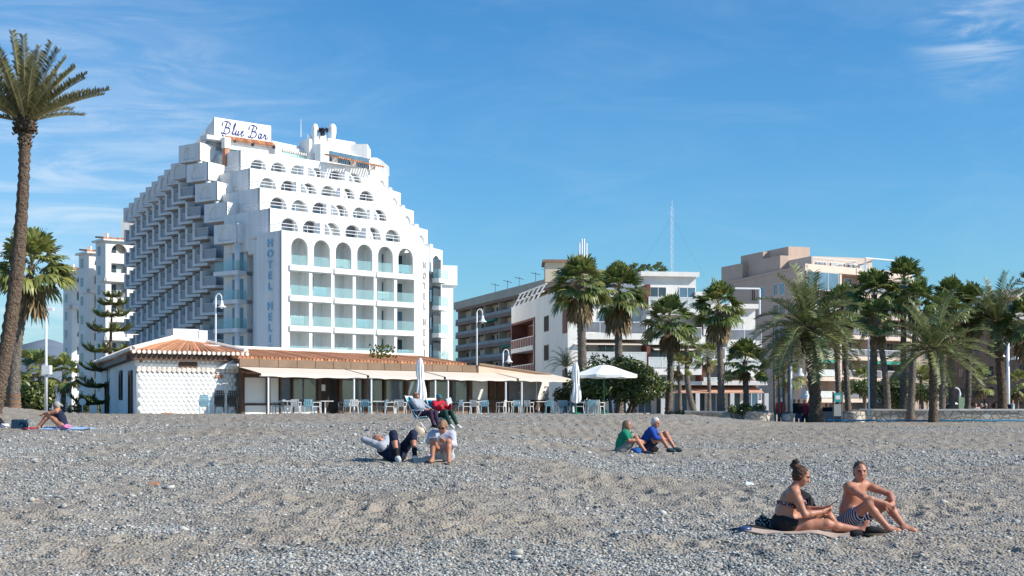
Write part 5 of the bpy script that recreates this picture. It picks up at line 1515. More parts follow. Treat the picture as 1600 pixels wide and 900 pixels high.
bgp = [(1441, 600, 'yellow green young fan palm left of the low date palm, behind the wall', 2.0), (1456, 606, 'yellow green young fan palm hidden half behind the low date palm trunk', 1.8), (1535, 600, 'young palm in front of the brown building left of the dark trunked palm', 1.7), (1590, 605, 'young palm behind the walker with a backpack', 1.7), (1352, 600, 'young palm behind the broad fan palm trunk near the white pole', 1.6), (1235, 590, 'pale young palm behind the flagpoles', 1.7)]
for (px_, py_, lb, r_) in bgp:
    D_ = 118; fan_palm('fan_palm', lb, gpt(px_, D_), P3(px_ - 2, py_, D_), r_, .16, .13, .03, 24, ('fan_y', 'fan_y'), 10, .8, 'young palms along the promenade')

# left background palms
for (px_, py_, lb, r_, D_) in ((62, 585, 'short yellow green palm behind the ridged trunk, left of the lamp mast', 1.9, 100), (100, 588, 'young palm with a thin leaning trunk right of the lamp mast', 1.6, 96), (44, 575, 'small palm glimpsed behind the ridged trunk', 1.6, 108)):
    fan_palm('fan_palm', lb, gpt(px_ - 4, D_), P3(px_, py_, D_), r_, .2, .14, .05, 26, ('fan_y', 'fan'), 12, .8, 'fan palms left of the hotel')

def leafcloud(mb, blobs, n, size, mi2=.35, flat=.3):
    """leaf faces spread through the volume of overlapping clumps, denser near their skins"""
    wts = [b[1].x * b[1].y * b[1].z for b in blobs]
    for q in range(n):
        c, r = rnd.choices(blobs, wts)[0]
        v = Vector((rnd.gauss(0, 1), rnd.gauss(0, 1), rnd.gauss(0, 1))).normalized()
        k = rnd.uniform(.5, 1.0) ** .5 * rnd.uniform(.82, 1.08)
        p = c + Vector((v.x * r.x, v.y * r.y, v.z * r.z)) * k
        nrm = (v + Vector((rnd.gauss(0, .6), rnd.gauss(0, .6), rnd.gauss(0, .6) + flat))).normalized()
        d, s, u = frame_of(nrm)
        a = rnd.uniform(0, 6.28); e = s * math.cos(a) + u * math.sin(a); g = d.cross(e)
        L = size * rnd.uniform(.7, 1.4)
        mb.add([p - e * L * .5, p - g * L * .28, p + e * L * .6, p + g * L * .28], [(0, 1, 2, 3)], 1 if rnd.random() < mi2 else 0)
def blobset(px0, px1, py0, py1, D, n, rr, depth=2.5):
    out = []
    for q in range(n):
        c = at(rnd.uniform(px0, px1), rnd.uniform(py0, py1), D + rnd.uniform(-depth, depth))
        r = rr * rnd.uniform(.7, 1.25); out.append((c, Vector((r * 1.15, r, r * .85))))
    return out
t = thing('ficus_tree', 'dark dense leafy tree with pale twisting stems behind the open white parasol', 'tree', gpt(965, 92))
m = MB()
for k, (px0, px1) in enumerate(((955, 948), (962, 975), (978, 992), (985, 1005), (950, 925))):
    b = gpt(px0, 89 + k * .6); m.tube([b, b.lerp(at(px1, 600, 90 + k * .5), .5) + Vector((rnd.uniform(-.2, .2), 0, 0)), at(px1, 600, 90 + k * .5), at(px1 + (px1 - 965) * .4, 582, 91)], [.13, .10, .08, .04], 7)
m.build('trunk', MT['bark'], t, True)
m = MB()
bl = blobset(905, 1020, 578, 612, 91, 26, .95) + blobset(872, 905, 598, 625, 91, 5, .6) + blobset(1020, 1052, 590, 615, 92, 5, .6) + blobset(925, 995, 566, 580, 92, 9, .7)
leafcloud(m, bl, 15000, .20, .22)
m.build('crown', [MT['ficus'], MT['ficus_y']], t)
t = thing('olive_tree', 'feathery light green palm shrub arching beside the white wall of the flats', 'shrub', gpt(884, 100))
m = MB(); b = gpt(884, 100); m.tube([b, at(884, 575, 100)], [.12, .08], 7); m.build('trunk', MT['bark'], t, True)
m = MB()
for q in range(22):
    az = q * 2.4; el = R(80 - 70 * (q / 22)); d = Vector((math.cos(az) * math.cos(el), math.sin(az) * math.cos(el), math.sin(el)))
    frond(m, at(884, 573, 100), d, 1.7, 2.2, 16, .5)
m.build('crown', [MT['ficus_y'], MT['rachis']], t)
def bush(name, lb, cat, px0, px1, py0, py1, D, n, rr, leaves, size=.16, y=.4, mats=('ficus', 'ficus_y')):
    t = thing(name, lb, cat, gpt((px0 + px1) / 2, D))
    m = MB(); leafcloud(m, blobset(px0, px1, py0, py1, D, n, rr, 1.0), leaves, size, y); m.build('foliage', [MT[mats[0]], MT[mats[1]]], t)
    m = MB()
    for q in range(4):
        b = gpt(px0 + (px1 - px0) * (q + .5) / 4, D); m.tube([b, at(px0 + (px1 - px0) * (q + .5) / 4, py0 + 6, D)], [.05, .03], 5)
    m.build('stems', MT['bark'], t)
    return t
bush('shrub', 'yellow green shrub under the awning end by the maroon wall', 'shrub', 878, 896, 608, 632, 92, 6, .45, 1400, .16, .6)
bush('shrub', 'clipped dark green hedge bush behind the white pole on the right', 'shrub', 1385, 1408, 590, 640, 92, 12, .7, 3500, .2, .2)
bush('shrub', 'round green tree crowns behind the trunks below the beige block', 'shrub', 1318, 1400, 600, 612, 100, 10, .6, 2600, .2, .5)
bush('shrub', 'low green plants spilling over the stone planter', 'shrub', 1135, 1200, 636, 644, 82, 8, .3, 1100, .14, .5)
bush('shrub', 'small green clump at the foot of the cafe wall', 'shrub', 1050, 1072, 644, 652, 88, 4, .28, 600, .12, .5)
bush('shrub', 'big dark green bush between the ridged trunk and the lamp mast', 'shrub', 32, 66, 606, 634, 84, 12, .75, 4200, .26, .35)
bush('shrub', 'green bushes at the foot of the white apartment block', 'shrub', 104, 160, 622, 640, 98, 9, .5, 1800, .18, .4)
bush('shrub', 'dark foliage at the left edge behind the tall pruned palm', 'shrub', -30, 14, 590, 632, 88, 10, .8, 2600, .26, .4)
bush('shrub', 'leafy plants in front of the green hanging sign', 'shrub', 1430, 1480, 606, 620, 104, 7, .5, 1500, .18, .6)

# Norfolk pine in front of the white apartment block
t = thing('norfolk_pine', 'norfolk pine with flat star shaped tiers in front of the white apartment block', 'tree', gpt(170, 90))
b = gpt(168, 90); tp = at(176, 458, 90)
m = MB(); m.tube([b, b.lerp(tp, .5), tp], [.17, .12, .02], 8); m.build('trunk', MT['bark'], t, True)
m = MB()
for (py_, r_, sag) in ((461, .55, .0), (472, .9, .1), (489, 1.15, .12), (511, 1.5, .14), (542, 1.75, .16), (571, 2.0, .16), (596, 2.15, .14), (622, 2.2, .12)):
    c = at(176 - (py_ - 460) * .045, py_, 90); k = 7
    a0 = rnd.uniform(0, 6.28)
    for q in range(k):
        a = a0 + 2 * math.pi * q / k
        L = r_ * rnd.uniform(.88, 1.08); pts = []
        for w in range(8):
            u_ = w / 7; pts.append(c + Vector((math.cos(a) * L * u_, math.sin(a) * L * u_, L * (-.28 * math.sin(u_ * 2.2) + .26 * u_ ** 2.2))))
        m.tube(pts, [.03] * 8, 4, True, 1)
        for w in range(int(60 * L)):
            u_ = rnd.uniform(.12, 1.0); x_ = u_ * 7; i = min(int(x_), 6); p = pts[i].lerp(pts[i + 1], x_ - i)
            tg = (pts[i + 1] - pts[i]).normalized(); tg, s_, u2 = frame_of(tg)
            for sg in (-1, 1):
                d_ = (tg * .8 + s_ * sg * rnd.uniform(.3, 1.0) + u2 * rnd.uniform(-.1, .7)).normalized() * (.30 + .12 * rnd.random())
                wv = tg * .035
                m.add([p - wv, p + wv, p + d_ + wv * .5, p + d_ - wv * .5], [(0, 1, 2, 3)])
m.build('crown', [MT['pine'], MT['bark']], t)
# ------------------------------------------------------------------ terrace chairs and tables
def make_chair(mt):
    t = thing('chair', 'chair', 'chair', (0, 0, 0))
    m = MB(); m.box(-.21, .21, -.22, .20, .42, .455); m.build('seat', MT[mt], t)
    m = MB()
    for (x0, x1, z0, z1) in ((-.21, .21, .76, .82), (-.21, -.16, .5, .76), (.16, .21, .5, .76), (-.13, -.06, .5, .76), (-.035, .035, .5, .76), (.06, .13, .5, .76), (-.21, .21, .47, .53)):
        m.obox((x0, .20 + (z0 - .45) * .22, z0), (x1 - x0, 0, 0), (0, .03, 0), (0, (z1 - z0) * .22, z1 - z0))
    m.build('backrest', MT[mt], t)
    for sx in (-1, 1):
        for (y0, y1) in ((-.21, -.25), (.2, .27)):
            m = MB(); m.tube([(sx * .20, y0, .44), (sx * .235, y1, 0)], [.026, .02], 6); m.build('leg', MT[mt], t)
        m = MB(); m.tube([(sx * .22, -.22, .44), (sx * .25, -.22, .64), (sx * .25, -.18, .66), (sx * .23, .24, .66)], .022, 6); m.build('armrest', MT[mt], t)
    return t
protos = {k: make_chair(k) for k in ('chair_white', 'chair_blue', 'chair_grey')}
first = {k: True for k in protos}
# pixel column, colour, facing (degrees), distance outside the facade line, label
CH = [(435, 'g', 80, 1.0, 'blue grey chair in shade beside the first awning post'),
      (462, 'w', 0, 1.7, 'white armchair nearest the first awning post, back towards the beach'),
      (482, 'b', 8, 1.5, 'pale blue armchair between two white ones under the first awning'),
      (494, 'w', -75, 1.7, 'white chair seen from the side just left of the open doorway'),
      (538, 'g', 40, .9, 'blue grey chair in shade right of the open doorway'),
      (553, 'w', 10, 1.7, 'white armchair standing at the second awning post'),
      (572, 'b', -10, 1.6, 'pale blue chair left of the third awning post'),
      (597, 'g', 70, 1.2, 'shaded blue grey chair right of the third awning post'),
      (609, 'w', 95, 1.4, 'white chair turned sideways left of the closed parasol'),
      (627, 'w', -8, 1.8, 'white armchair directly left of the turquoise deckchair'),
      (714, 'g', 60, 1.2, 'shaded blue chair right of the seated pair in deckchairs'),
      (729, 'w', 100, 1.5, 'white chair seen in profile under the third awning'),
      (741, 'w', -10, 1.8, 'white armchair left of the pale blue one under the third awning'),
      (757, 'b', 5, 1.8, 'pale blue armchair beside the low brown wall'),
      (783, 'w', 70, 1.6, 'white chair with open arms left of the sixth awning post'),
      (806, 'w', 170, .7, 'white chair facing out behind a pale blue one'),
      (808, 'b', 0, 1.8, 'pale blue chair left of the seventh awning post'),
      (826, 'w', -25, 1.9, 'white armchair right of the seventh awning post'),
      (858, 'b', 5, 1.9, 'pale blue chair by the corner of the canvas roofed room'),
      (874, 'w', 160, 1.2, 'shaded white chair at the last awning table'),
      (883, 'b', -20, 1.9, 'first of two pale blue chairs left of the closed parasol by the dark tree'),
      (891, 'b', -70, 1.5, 'second of two pale blue chairs, touching the closed parasol by the tree'),
      (906, 'w', 85, 2.0, 'white armchair just right of the closed parasol by the tree'),
      (924, 'b', 0, 2.2, 'pale blue chair under the open white parasol'),
      (936, 'w', -35, 2.3, 'white chair at the right end of the terrace under the open parasol')]
KEY = {'w': 'chair_white', 'b': 'chair_blue', 'g': 'chair_grey'}
for (px_, c, rot, off, lb) in CH:
    k = KEY[c]; p = fD.p(dpx(px_, fD, off + .6), TZ, off + .6)
    if px_ > 898: p = Vector((X(px_, 82.5), 82.5, TZ))
    o = protos[k] if first[k] else copy_tree(protos[k]); first[k] = False
    o.location = (p.x, p.y, TZ + .001); o.rotation_euler = (0, 0, R(180 + rot))
    tag(o, lb, 'chair', 'chairs on the restaurant terrace')
tb = thing('cafe_table', 'table', 'table', (0, 0, 0))
m = MB(); m.box(-.36, .36, -.36, .36, .71, .745); m.build('tabletop', MT['chair_white'], tb)
m = MB(); m.tube([(0, 0, .03), (0, 0, .71)], .04, 8); m.build('leg', MT['steel_white'], tb)
m = MB(); m.lathe([(.26, 0), (.26, .02), (.06, .05)], (0, 0, 0), 10); m.build('base', MT['steel_white'], tb)
TB = [(449, 1.3, 'small table between the shaded chair and the first white armchair'), (508, 1.2, 'small table in front of the doorway'), (563, 1.1, 'small table at the second awning post'), (589, .9, 'shaded table behind the third awning post'), (617, 1.2, 'small table left of the white armchair by the deckchair'), (748, 1.1, 'small table behind the white and pale blue chairs under the third awning'), (795, 1.1, 'small table left of the seventh awning post'), (842, 1.3, 'small dark shaded table right of the seventh post'), (899, 1.6, 'small table at the closed parasol by the dark tree'), (915, 2.2, 'small table under the open white parasol')]
for q, (px_, off, lb) in enumerate(TB):
    o = tb if q == 0 else copy_tree(tb)
    p = fD.p(dpx(px_, fD, off + .6), TZ, off + .6)
    if px_ > 905: p = Vector((X(px_, 82.8), 82.8, TZ))
    o.location = (p.x, p.y, TZ + .001); o.rotation_euler = (0, 0, R(25)); tag(o, lb, 'table', 'tables on the restaurant terrace')
# stacked chairs against the scalloped wall
def stack(px_, lb_, mt, n, D):
    for q in range(n):
        if (mt, 's') not in stk: stk[(mt, 's')] = make_chair(mt); o = stk[(mt, 's')]
        else: o = copy_tree(stk[(mt, 's')])
        o.location = (X(px_, D), D, TZ + .002 + q * .11); o.rotation_euler = (0, 0, R(180 + 12))
        pos = 'bottom' if q == 0 else 'top' if q == n - 1 else ('second' if q == 1 else 'third' if q == 2 else 'fourth')
        tag(o, '%s chair of %s' % (pos, lb_), 'chair', 'stacked chairs by the scalloped wall')
stk = {}
stack(319, 'the pale blue stack against the scalloped white wall', 'chair_blue', 3, 70.9)
stack(343, 'the dark stack beside the pale blue chairs', 'chair_dark', 5, 71.6)
stack(363, 'the dark stack nearest the brown corner post', 'chair_dark', 5, 72.2)

# ------------------------------------------------------------------ parasols
def closed_parasol(px_, ptop, pfab, pbase, D, lb, h=1.0):
    b = Vector((X(px_, D), D, TZ)); t = thing('closed_parasol', lb, 'parasol', b, 'closed white parasols')
    zt, zf_ = Zy(ptop, D), Zy(pfab, D)
    m = MB(); N = 20; prof = [(.02, 1.0), (.09, .97), (.17, .9), (.21, .78), (.2, .62), (.17, .5), (.19, .4), (.24, .25), (.27, .1), (.24, 0)]
    vs = []; fs = []
    for (r_, t_) in prof:
        for k in range(N):
            a = 2 * math.pi * k / N; rr = r_ * (1 + (.16 if k % 2 else -.16) * (1.2 - t_) + .08 * math.sin(3 * a + 5 * t_))
            vs.append((b.x + rr * math.cos(a) + .03 * math.sin(t_ * 6), b.y + rr * math.sin(a), zf_ + (zt - zf_) * t_ + (.08 * math.sin(2 * a + 1) if t_ == 0 else 0)))
    for q in range(len(prof) - 1):
        for k in range(N): fs.append((q * N + k, (q + 1) * N + k, (q + 1) * N + (k + 1) % N, q * N + (k + 1) % N)[::-1])
    fs.append(tuple((len(prof) - 1) * N + k for k in range(N)))
    m.add(vs, fs); m.build('folded_cloth', MT['parasol'], t)
    m = MB(); m.tube([(b.x, b.y, TZ), (b.x, b.y, zt + .08)], .028, 8); m.build('pole', MT['green_metal'], t)
    m = MB(); m.lathe([(.28, 0), (.28, .06), (.06, .1), (.05, .35)], b, 12); m.build('base', MT['green_metal'], t)
closed_parasol(657, 559, 626, 648, 75.5, 'closed white parasol standing behind the two deckchairs')
closed_parasol(900, 566, 628, 650, 82, 'closed white parasol at the terrace end next to the open one')
b = Vector((X(944, 83.5), 83.5, TZ)); t = thing('open_parasol', 'wide open white parasol on a green pole at the right end of the terrace', 'parasol', b)
zt, ze = Zy(570, 83.5), Zy(585.5, 83.5); rr = 2.0
m = MB(); K = 8; vs = [(b.x, b.y, zt)]; fs = []
a0 = R(28)
rings = [(.12, .97), (.3, .82), (.6, .45), (1.0, 0)]
for (f_, h_) in rings:
    for k in range(K * 3):
        a = a0 + 2 * math.pi * k / (K * 3); sc = (1 if k % 3 == 0 else .955); sag = 0 if k % 3 == 0 else -.05 * f_
        vs.append((b.x + rr * f_ * sc * math.cos(a), b.y + rr * f_ * sc * math.sin(a), ze + (zt - ze) * h_ + sag))
for k in range(K * 3): fs.append((0, 1 + k, 1 + (k + 1) % (K * 3)))
for q in range(3):
    for k in range(K * 3): i0 = 1 + q * K * 3; i1 = i0 + K * 3; fs.append((i0 + k, i1 + k, i1 + (k + 1) % (K * 3), i0 + (k + 1) % (K * 3)))
nb = len(vs); ring3 = 1 + 3 * K * 3
vs += [(v[0], v[1], v[2] - .16) for v in vs[ring3:ring3 + K * 3]]
for k in range(K * 3): fs.append((ring3 + k, nb + k, nb + (k + 1) % (K * 3), ring3 + (k + 1) % (K * 3)))
m.add(vs, fs); m.add([(v[0], v[1], v[2] - .015) for v in vs[:nb]], [f[::-1] for f in fs if max(f) < nb])
m.build('canopy', MT['parasol'], t)
m = MB(); m.tube([(b.x, b.y, TZ), (b.x, b.y, zt + .05)], .035, 8); m.build('pole', MT['green_metal'], t)
m = MB(); m.lathe([(.3, 0), (.3, .06), (.07, .1), (.06, .4)], b, 12); m.build('base', MT['green_metal'], t)
for k in range(K):
    a = a0 + 2 * math.pi * k / K; m = MB(); m.tube([(b.x, b.y, zt - .08), (b.x + rr * .97 * math.cos(a), b.y + rr * .97 * math.sin(a), ze - .02)], .012, 4); m.build('rib', MT['steel_white'], t)

# ------------------------------------------------------------------ lamps, poles, signs, walls
def bell_lamp(name, lb, px_, ptop, D, zb=None, dirx=1, s=1.0):
    zb = gz1(X(px_, D), D) if zb is None else zb
    b = Vector((X(px_, D), D, zb)); t = thing(name, lb, 'street lamp', b, 'white bell street lamps')
    zt = Zy(ptop, D); r = .28 * s
    pts = [b, Vector((b.x, b.y, zt - r * 1.4))]
    for q in range(1, 9):
        a = math.pi * q / 8; pts.append(Vector((b.x + dirx * r * (1 - math.cos(a)) * .9, b.y, zt - r * 1.4 + r * 1.4 * math.sin(a) - (.2 * s if q == 8 else 0))))
    m = MB(); m.tube(pts, [.075 * s] * 2 + [.045 * s] * 8, 8); m.build('post', MT['steel_white'], t, True)
    c = pts[-1]; m = MB(); m.lathe([(.02, .05 * s), (.10 * s, 0), (.13 * s, -.22 * s), (.2 * s, -.38 * s), (.36 * s, -.50 * s), (.36 * s, -.53 * s)], c, 14); m.build('shade', MT['steel_white'], t, True)
    m = MB(); m.ball(c - Vector((0, 0, .56 * s)), .12 * s, 8, 6, None, (1, 1, .8)); m.build('bulb', MT['parasol'], t)
bell_lamp('street_lamp', 'white bell lamp rising behind the tiled roof in front of the hotel', 337, 459, 84, TZ, 1, .72)
bell_lamp('street_lamp', 'white bell lamp in front of the long brown block', 745, 483, 104, .15, 1, .85)
bell_lamp('street_lamp', 'smaller white bell lamp just above the canvas roof of the restaurant', 786, 546, 112, .15, 1, .9)
def mast(lb, px_, ptop, D, heads, r=.07):
    b = gpt(px_, D); t = thing('street_lamp', lb, 'lamp mast', b)
    m = MB(); top = Vector((b.x, b.y, Zy(ptop, D))); m.tube([b, top], [r * 1.4, r * .8], 8); m.build('post', MT['steel_white'], t, True)
    for (dx, pz, kind) in heads:
        z = Zy(pz, D); m = MB()
        if kind == 'bell':
            m.tube([(b.x, b.y, z + .25), (b.x + dx * .6, b.y, z + .5), (b.x + dx, b.y, z + .2)], .035, 6)
            m.lathe([(.03, .2), (.12, .05), (.16, -.2), (.32, -.38), (.32, -.41)], (b.x + dx, b.y, z), 12); m.build('shade', MT['steel_white'], t, True)
        elif kind == 'flood':
            m.tube([(b.x, b.y, z), (b.x + dx, b.y, z + .05)], .03, 6); m.obox((b.x + dx - .2, b.y - .15, z), (.4, 0, 0), (0, .3, .05), (0, 0, .16)); m.build('floodlight', MT['steel_white'], t)
        else:
            m.box(b.x + dx - .22, b.x + dx + .22, b.y - .22, b.y + .22, z - .25, z + .25); m.build('box', MT['steel_white'], t)
mast('tall white lamp mast with floodlights between the ridged palm and the white block', 72, 478, 78, [(-.22, 486, 'flood'), (.22, 486, 'flood'), (.05, 578, 'box')])
mast('white mast with two bell lamps just right of the flagpoles', 1236, 572, 84, [(.55, 577, 'bell'), (.8, 612, 'bell')], .08)
mast('tall pale lamp mast right of the dark trunked date palm', 1575, 530, 92, [(-.5, 548, 'bell'), (.5, 552, 'bell')], .11)
mast('thin white lamp post left of the round headed palm by the cafe', 986, 555, 96, [], .05)
bell_lamp('street_lamp', 'white bell lamp hanging beside the green sign under the right hand palms', 1500, 606, 96, .15, -1, 1.0)
# tall radio mast with stays behind the flats
b = Vector((X(1050, 300), 300, .2)); t = thing('radio_mast', 'very thin lattice radio mast with stay wires behind the white flats', 'mast', b)
m = MB(); zt = Zy(324, 300)
for (dx, dy) in ((-.22, 0), (.22, 0), (0, .35)): m.tube([(b.x + dx, b.y + dy, .2), (b.x + dx, b.y + dy, zt)], .028, 5)
q = 20.0
while q < zt: m.tube([(b.x - .22, b.y, q), (b.x + .22, b.y, q + .7)], .02, 4); m.tube([(b.x + .22, b.y, q + .7), (b.x - .22, b.y, q + 1.4)], .02, 4); q += 1.4
m.tube([(b.x, b.y, zt), (b.x, b.y, zt + 1.5)], .04, 5); m.build('lattice', MT['steel_white'], t)
for (dx, zz) in ((-11, zt - 2), (10, zt - 2), (-9, zt - 13), (8, zt - 13)):
    m = MB(); m.tube([(b.x, b.y, zz), (b.x + dx, b.y + 3, 24)], .010, 4); m.build('stay_wire', MT['dark_metal'], t)
# flagpoles
for q, (pb, pt_, lb) in enumerate(((1211, 1209, 'leftmost of the four flagpoles by the planter'), (1218, 1216, 'second flagpole from the left by the planter, blue flag'), (1225, 1224, 'third flagpole from the left, blue and white flag'), (1233, 1232, 'rightmost of the four flagpoles, next to the lamp mast'))):
    D = 83 - q * .4; b = gpt(pb, D); t = thing('flagpole', lb, 'flagpole', b, 'four flagpoles by the stone planter')
    top = at(pt_, 512 + q * 3, D)
    m = MB(); m.tube([b, top], [.09, .05], 7); m.build('pole', MT['trunk'], t)
    m = MB(); N = 10; vs = []; fs = []
    for i in range(N + 1):
        for k in range(5):
            w = .08 + .20 * k / 4 * (1 + .2 * math.sin(i * .8)) * (1 - .05 * i)
            vs.append((top.x + .03 + w, top.y + .08 * math.sin(k * 1.9 + i * .5), top.z - .1 - i * .155 - .02 * k))
    for i in range(N):
        for k in range(4): fs.append((i * 5 + k, i * 5 + k + 1, i * 5 + k + 6, i * 5 + k + 5)); m.m.append(0) if False else None
    m.add(vs, fs)
    if q == 2:
        for i_, f_ in enumerate(fs): m.m[i_] = 1 if (i_ % 4) in (1, 2) else 0
    m.build('flag', [mat('blue_flag_cloth', (.03, .16, .36), .8, .15, 3), MT['parasol']], t)
b = Vector((X(1358, 72), 72, gz1(X(1358, 72), 72))); t = thing('pole', 'thin white pole standing in the sand before the broad fan palm', 'pole', b)
m = MB(); m.tube([b, at(1357, 532, 72)], .045, 8); m.build('shaft', MT['steel_white'], t)
m = MB(); m.lathe([(.055, 0), (.06, .05), (.02, .09)], at(1357, 532, 72), 8); m.build('cap', MT['steel_white'], t)
# teal notice board on posts
b = gpt(1308, 78); t = thing('notice_board', 'teal and grey notice board on two wooden posts right of the thick date palm', 'sign', b)
for px_ in (1302, 1315):
    m = MB(); m.tube([gpt(px_, 78), at(px_, 612, 78)], .05, 7); m.build('post', MT['trunk'], t)
m = MB(); p = at(1303, 628, 77.9); m.box(p.x, p.x + .42, p.y - .02, p.y + .02, p.z, p.z + .5); m.build('panel', MT['teal_paint'], t)
m = MB(); m.box(p.x + .08, p.x + .34, p.y - .028, p.y - .021, p.z + .14, p.z + .36); m.build('emblem', MT['parasol'], t)
m = MB(); p = at(1303, 650, 77.9); m.box(p.x, p.x + .4, p.y - .02, p.y + .02, p.z, p.z + .65); m.build('panel', mat('grey_sign_face', (.35, .37, .38), .5, .1, 2), t)
# green hanging sign
b = gpt(1502, 94); t = thing('hanging_sign', 'pale green banner sign hanging below a lamp between the right hand palm trunks', 'sign', b)
m = MB(); p = at(1498, 640, 94); m.box(p.x, p.x + .4, p.y - .03, p.y + .03, p.z, p.z + .82); m.build('panel', mat('pale_green_sign', (.26, .36, .24), .6, .1, 2), t)
m = MB(); m.tube([b, at(1502, 618, 94.1)], .04, 6); m.build('post', MT['dark_metal'], t)
# small white boards at the left
for (px_, py0, py1, w, D, lb) in ((146, 633, 645, .38, 74, 'small white board on a post left of the restaurant side wall'), (129, 622, 634, .26, 80, 'round white road sign on a post before the white apartment block')):
    b = gpt(px_, D); t = thing('sign', lb, 'sign', b)
    m = MB(); m.tube([b, at(px_, py1 - 2, D + .05)], .035, 6); m.build('post', MT['steel_white'], t)
    z0, z1 = Zy(py1, D), Zy(py0, D); m = MB()
    if w > .3: m.box(b.x - w / 2, b.x + w / 2, D - .03, D + .01, z0, z1)
    else: m.tube([(b.x, D - .03, (z0 + z1) / 2), (b.x, D + .0, (z0 + z1) / 2)], w / 1.3, 14)
    m.build('panel', MT['parasol'], t)
b = gpt(130, 79); t = thing('low_wall', 'low dark kerb wall along the left side street', 'wall', b)
m = MB(); x0, x1 = X(103, 76), X(160, 76); m.box(x0, x1, 76, 76.4, gz1(x0, 76) - .4, Zy(645.5, 76)); m.build('wall', MT['dark_metal'], t)
# stone walls along the promenade
def stone_wall(name, lb, pts, h, th=.45, cap=True):
    """pts: (px, D, pytop)"""
    P = [Vector((X(px_, D), D, Zy(py_, D))) for px_, D, py_ in pts]
    t = thing(name, lb, 'wall', (P[0].x, P[0].y, P[0].z - h))
    m = MB(); c = MB()
    for a, b_ in zip(P, P[1:]):
        d = (b_ - a); n = Vector((-d.y, d.x, 0)).normalized() * th
        m.add([a, b_, b_ + n, a + n] + [v - Vector((0, 0, h)) for v in (a, b_, b_ + n, a + n)], [(0, 1, 2, 3), (4, 7, 6, 5), (0, 4, 5, 1), (1, 5, 6, 2), (2, 6, 7, 3), (3, 7, 4, 0)])
        o = -n * .12
        q = [a + o, b_ + o, b_ + n - o, a + n - o]
        c.add([v + Vector((0, 0, .003)) for v in q] + [v + Vector((0, 0, .09)) for v in q], [(3, 2, 1, 0), (4, 5, 6, 7), (0, 1, 5, 4), (1, 2, 6, 5), (2, 3, 7, 6), (3, 0, 4, 7)])
    w = m.build('wall', MT['stone'], t)
    if cap: c.build('coping', MT['tile_pale'], t)
stone_wall('stone_wall', 'long pale rubble stone wall behind the palms along the right hand promenade', [(1343, 80, 641), (1420, 79.5, 642), (1500, 79, 641.5), (1610, 78.5, 641.5)], 1.2)
stone_wall('stone_wall', 'low rubble stone wall in front of the cafe below the round headed palm', [(1070, 86, 644), (1140, 85, 645)], .9)
def round_planter(px0, px1, ptop, D, lb):
    c = Vector((X((px0 + px1) / 2, D), D, .3)); r = (px1 - px0) / 2 / F * D; z = Zy(ptop, D)
    t = thing('stone_planter', lb, 'planter', c)
    m = MB(); m.lathe([(r * 1.06, -.2), (r, .3), (r * .97, z - c.z - .12), (r * .9, z - c.z)], c, 22); m.build('wall', MT['stone'], t, True)
    m = MB(); m.lathe([(r * .82, 0), (r * .5, .1), (.01, .16)], (c.x, c.y, z - .03), 16); m.build('soil', MT['bark'], t)
round_planter(1128, 1170, 644, 83, 'rounded stone planter holding the short bushy palm')
round_planter(1163, 1210, 643, 81, 'rounded stone planter end left of the flagpoles')
round_planter(1221, 1242, 646, 82, 'small rounded stone bollard wall at the foot of the flagpoles')
round_planter(1318, 1352, 643, 79, 'rounded stone wall end between the paired palms and the white pole')
b = gpt(1296, 82); t = thing('low_wall', 'dark grey low wall behind the thick date palm trunk', 'wall', b)
m = MB(); x0, x1 = X(1282, 84), X(1322, 84); m.box(x0, x1, 84, 84.5, 0, Zy(643, 84)); m.build('wall', mat('grey_concrete', (.2, .2, .2), .9, .15, 1), t)
# blue hose lying along the crest
pts = []
for q in range(60):
    px_ = 1290 + q * 6; D = 71.2 - (0.6 * math.sin(q * .2) * .3); x = X(px_, D)
    pts.append((x, D, gz1(x, D) + .10 + .015 * math.sin(q * .7)))
m = MB(); m.tube(pts, .05, 6); o = m.build('water_hose', MT['hose'], None, True, loc=(pts[0])); tag(o, 'long blue hose lying along the crest of the beach under the palms', 'hose')
# litter-like bits on the beach: a rusty patch of tile, driftwood
for (px_, py_, D, r_, lb, mt) in ((240, 751, 22.5, .06, 'broken orange tile lying alone on the left of the beach', 'brick'), (1170, 741, 24.5, .05, 'scrap of white paper lying in the gravel left of the bathers', 'parasol')):
    x = X(px_, D); z = gz1(x, D); m = MB(); m.obox((x - r_, D - r_ * .6, z + .01), (r_ * 2, .02, .015), (-.01, r_ * 1.2, .02), (0, 0, .025)); m.obox((x + r_ * .9, D - r_ * .3, z + .02), (r_ * .8, .03, .0), (-.02, r_ * .8, .01), (0, 0, .025))
    o = m.build('tile_shard' if mt == 'brick' else 'paper_scrap', MT[mt], None, loc=(x, D, z)); tag(o, lb, 'litter')
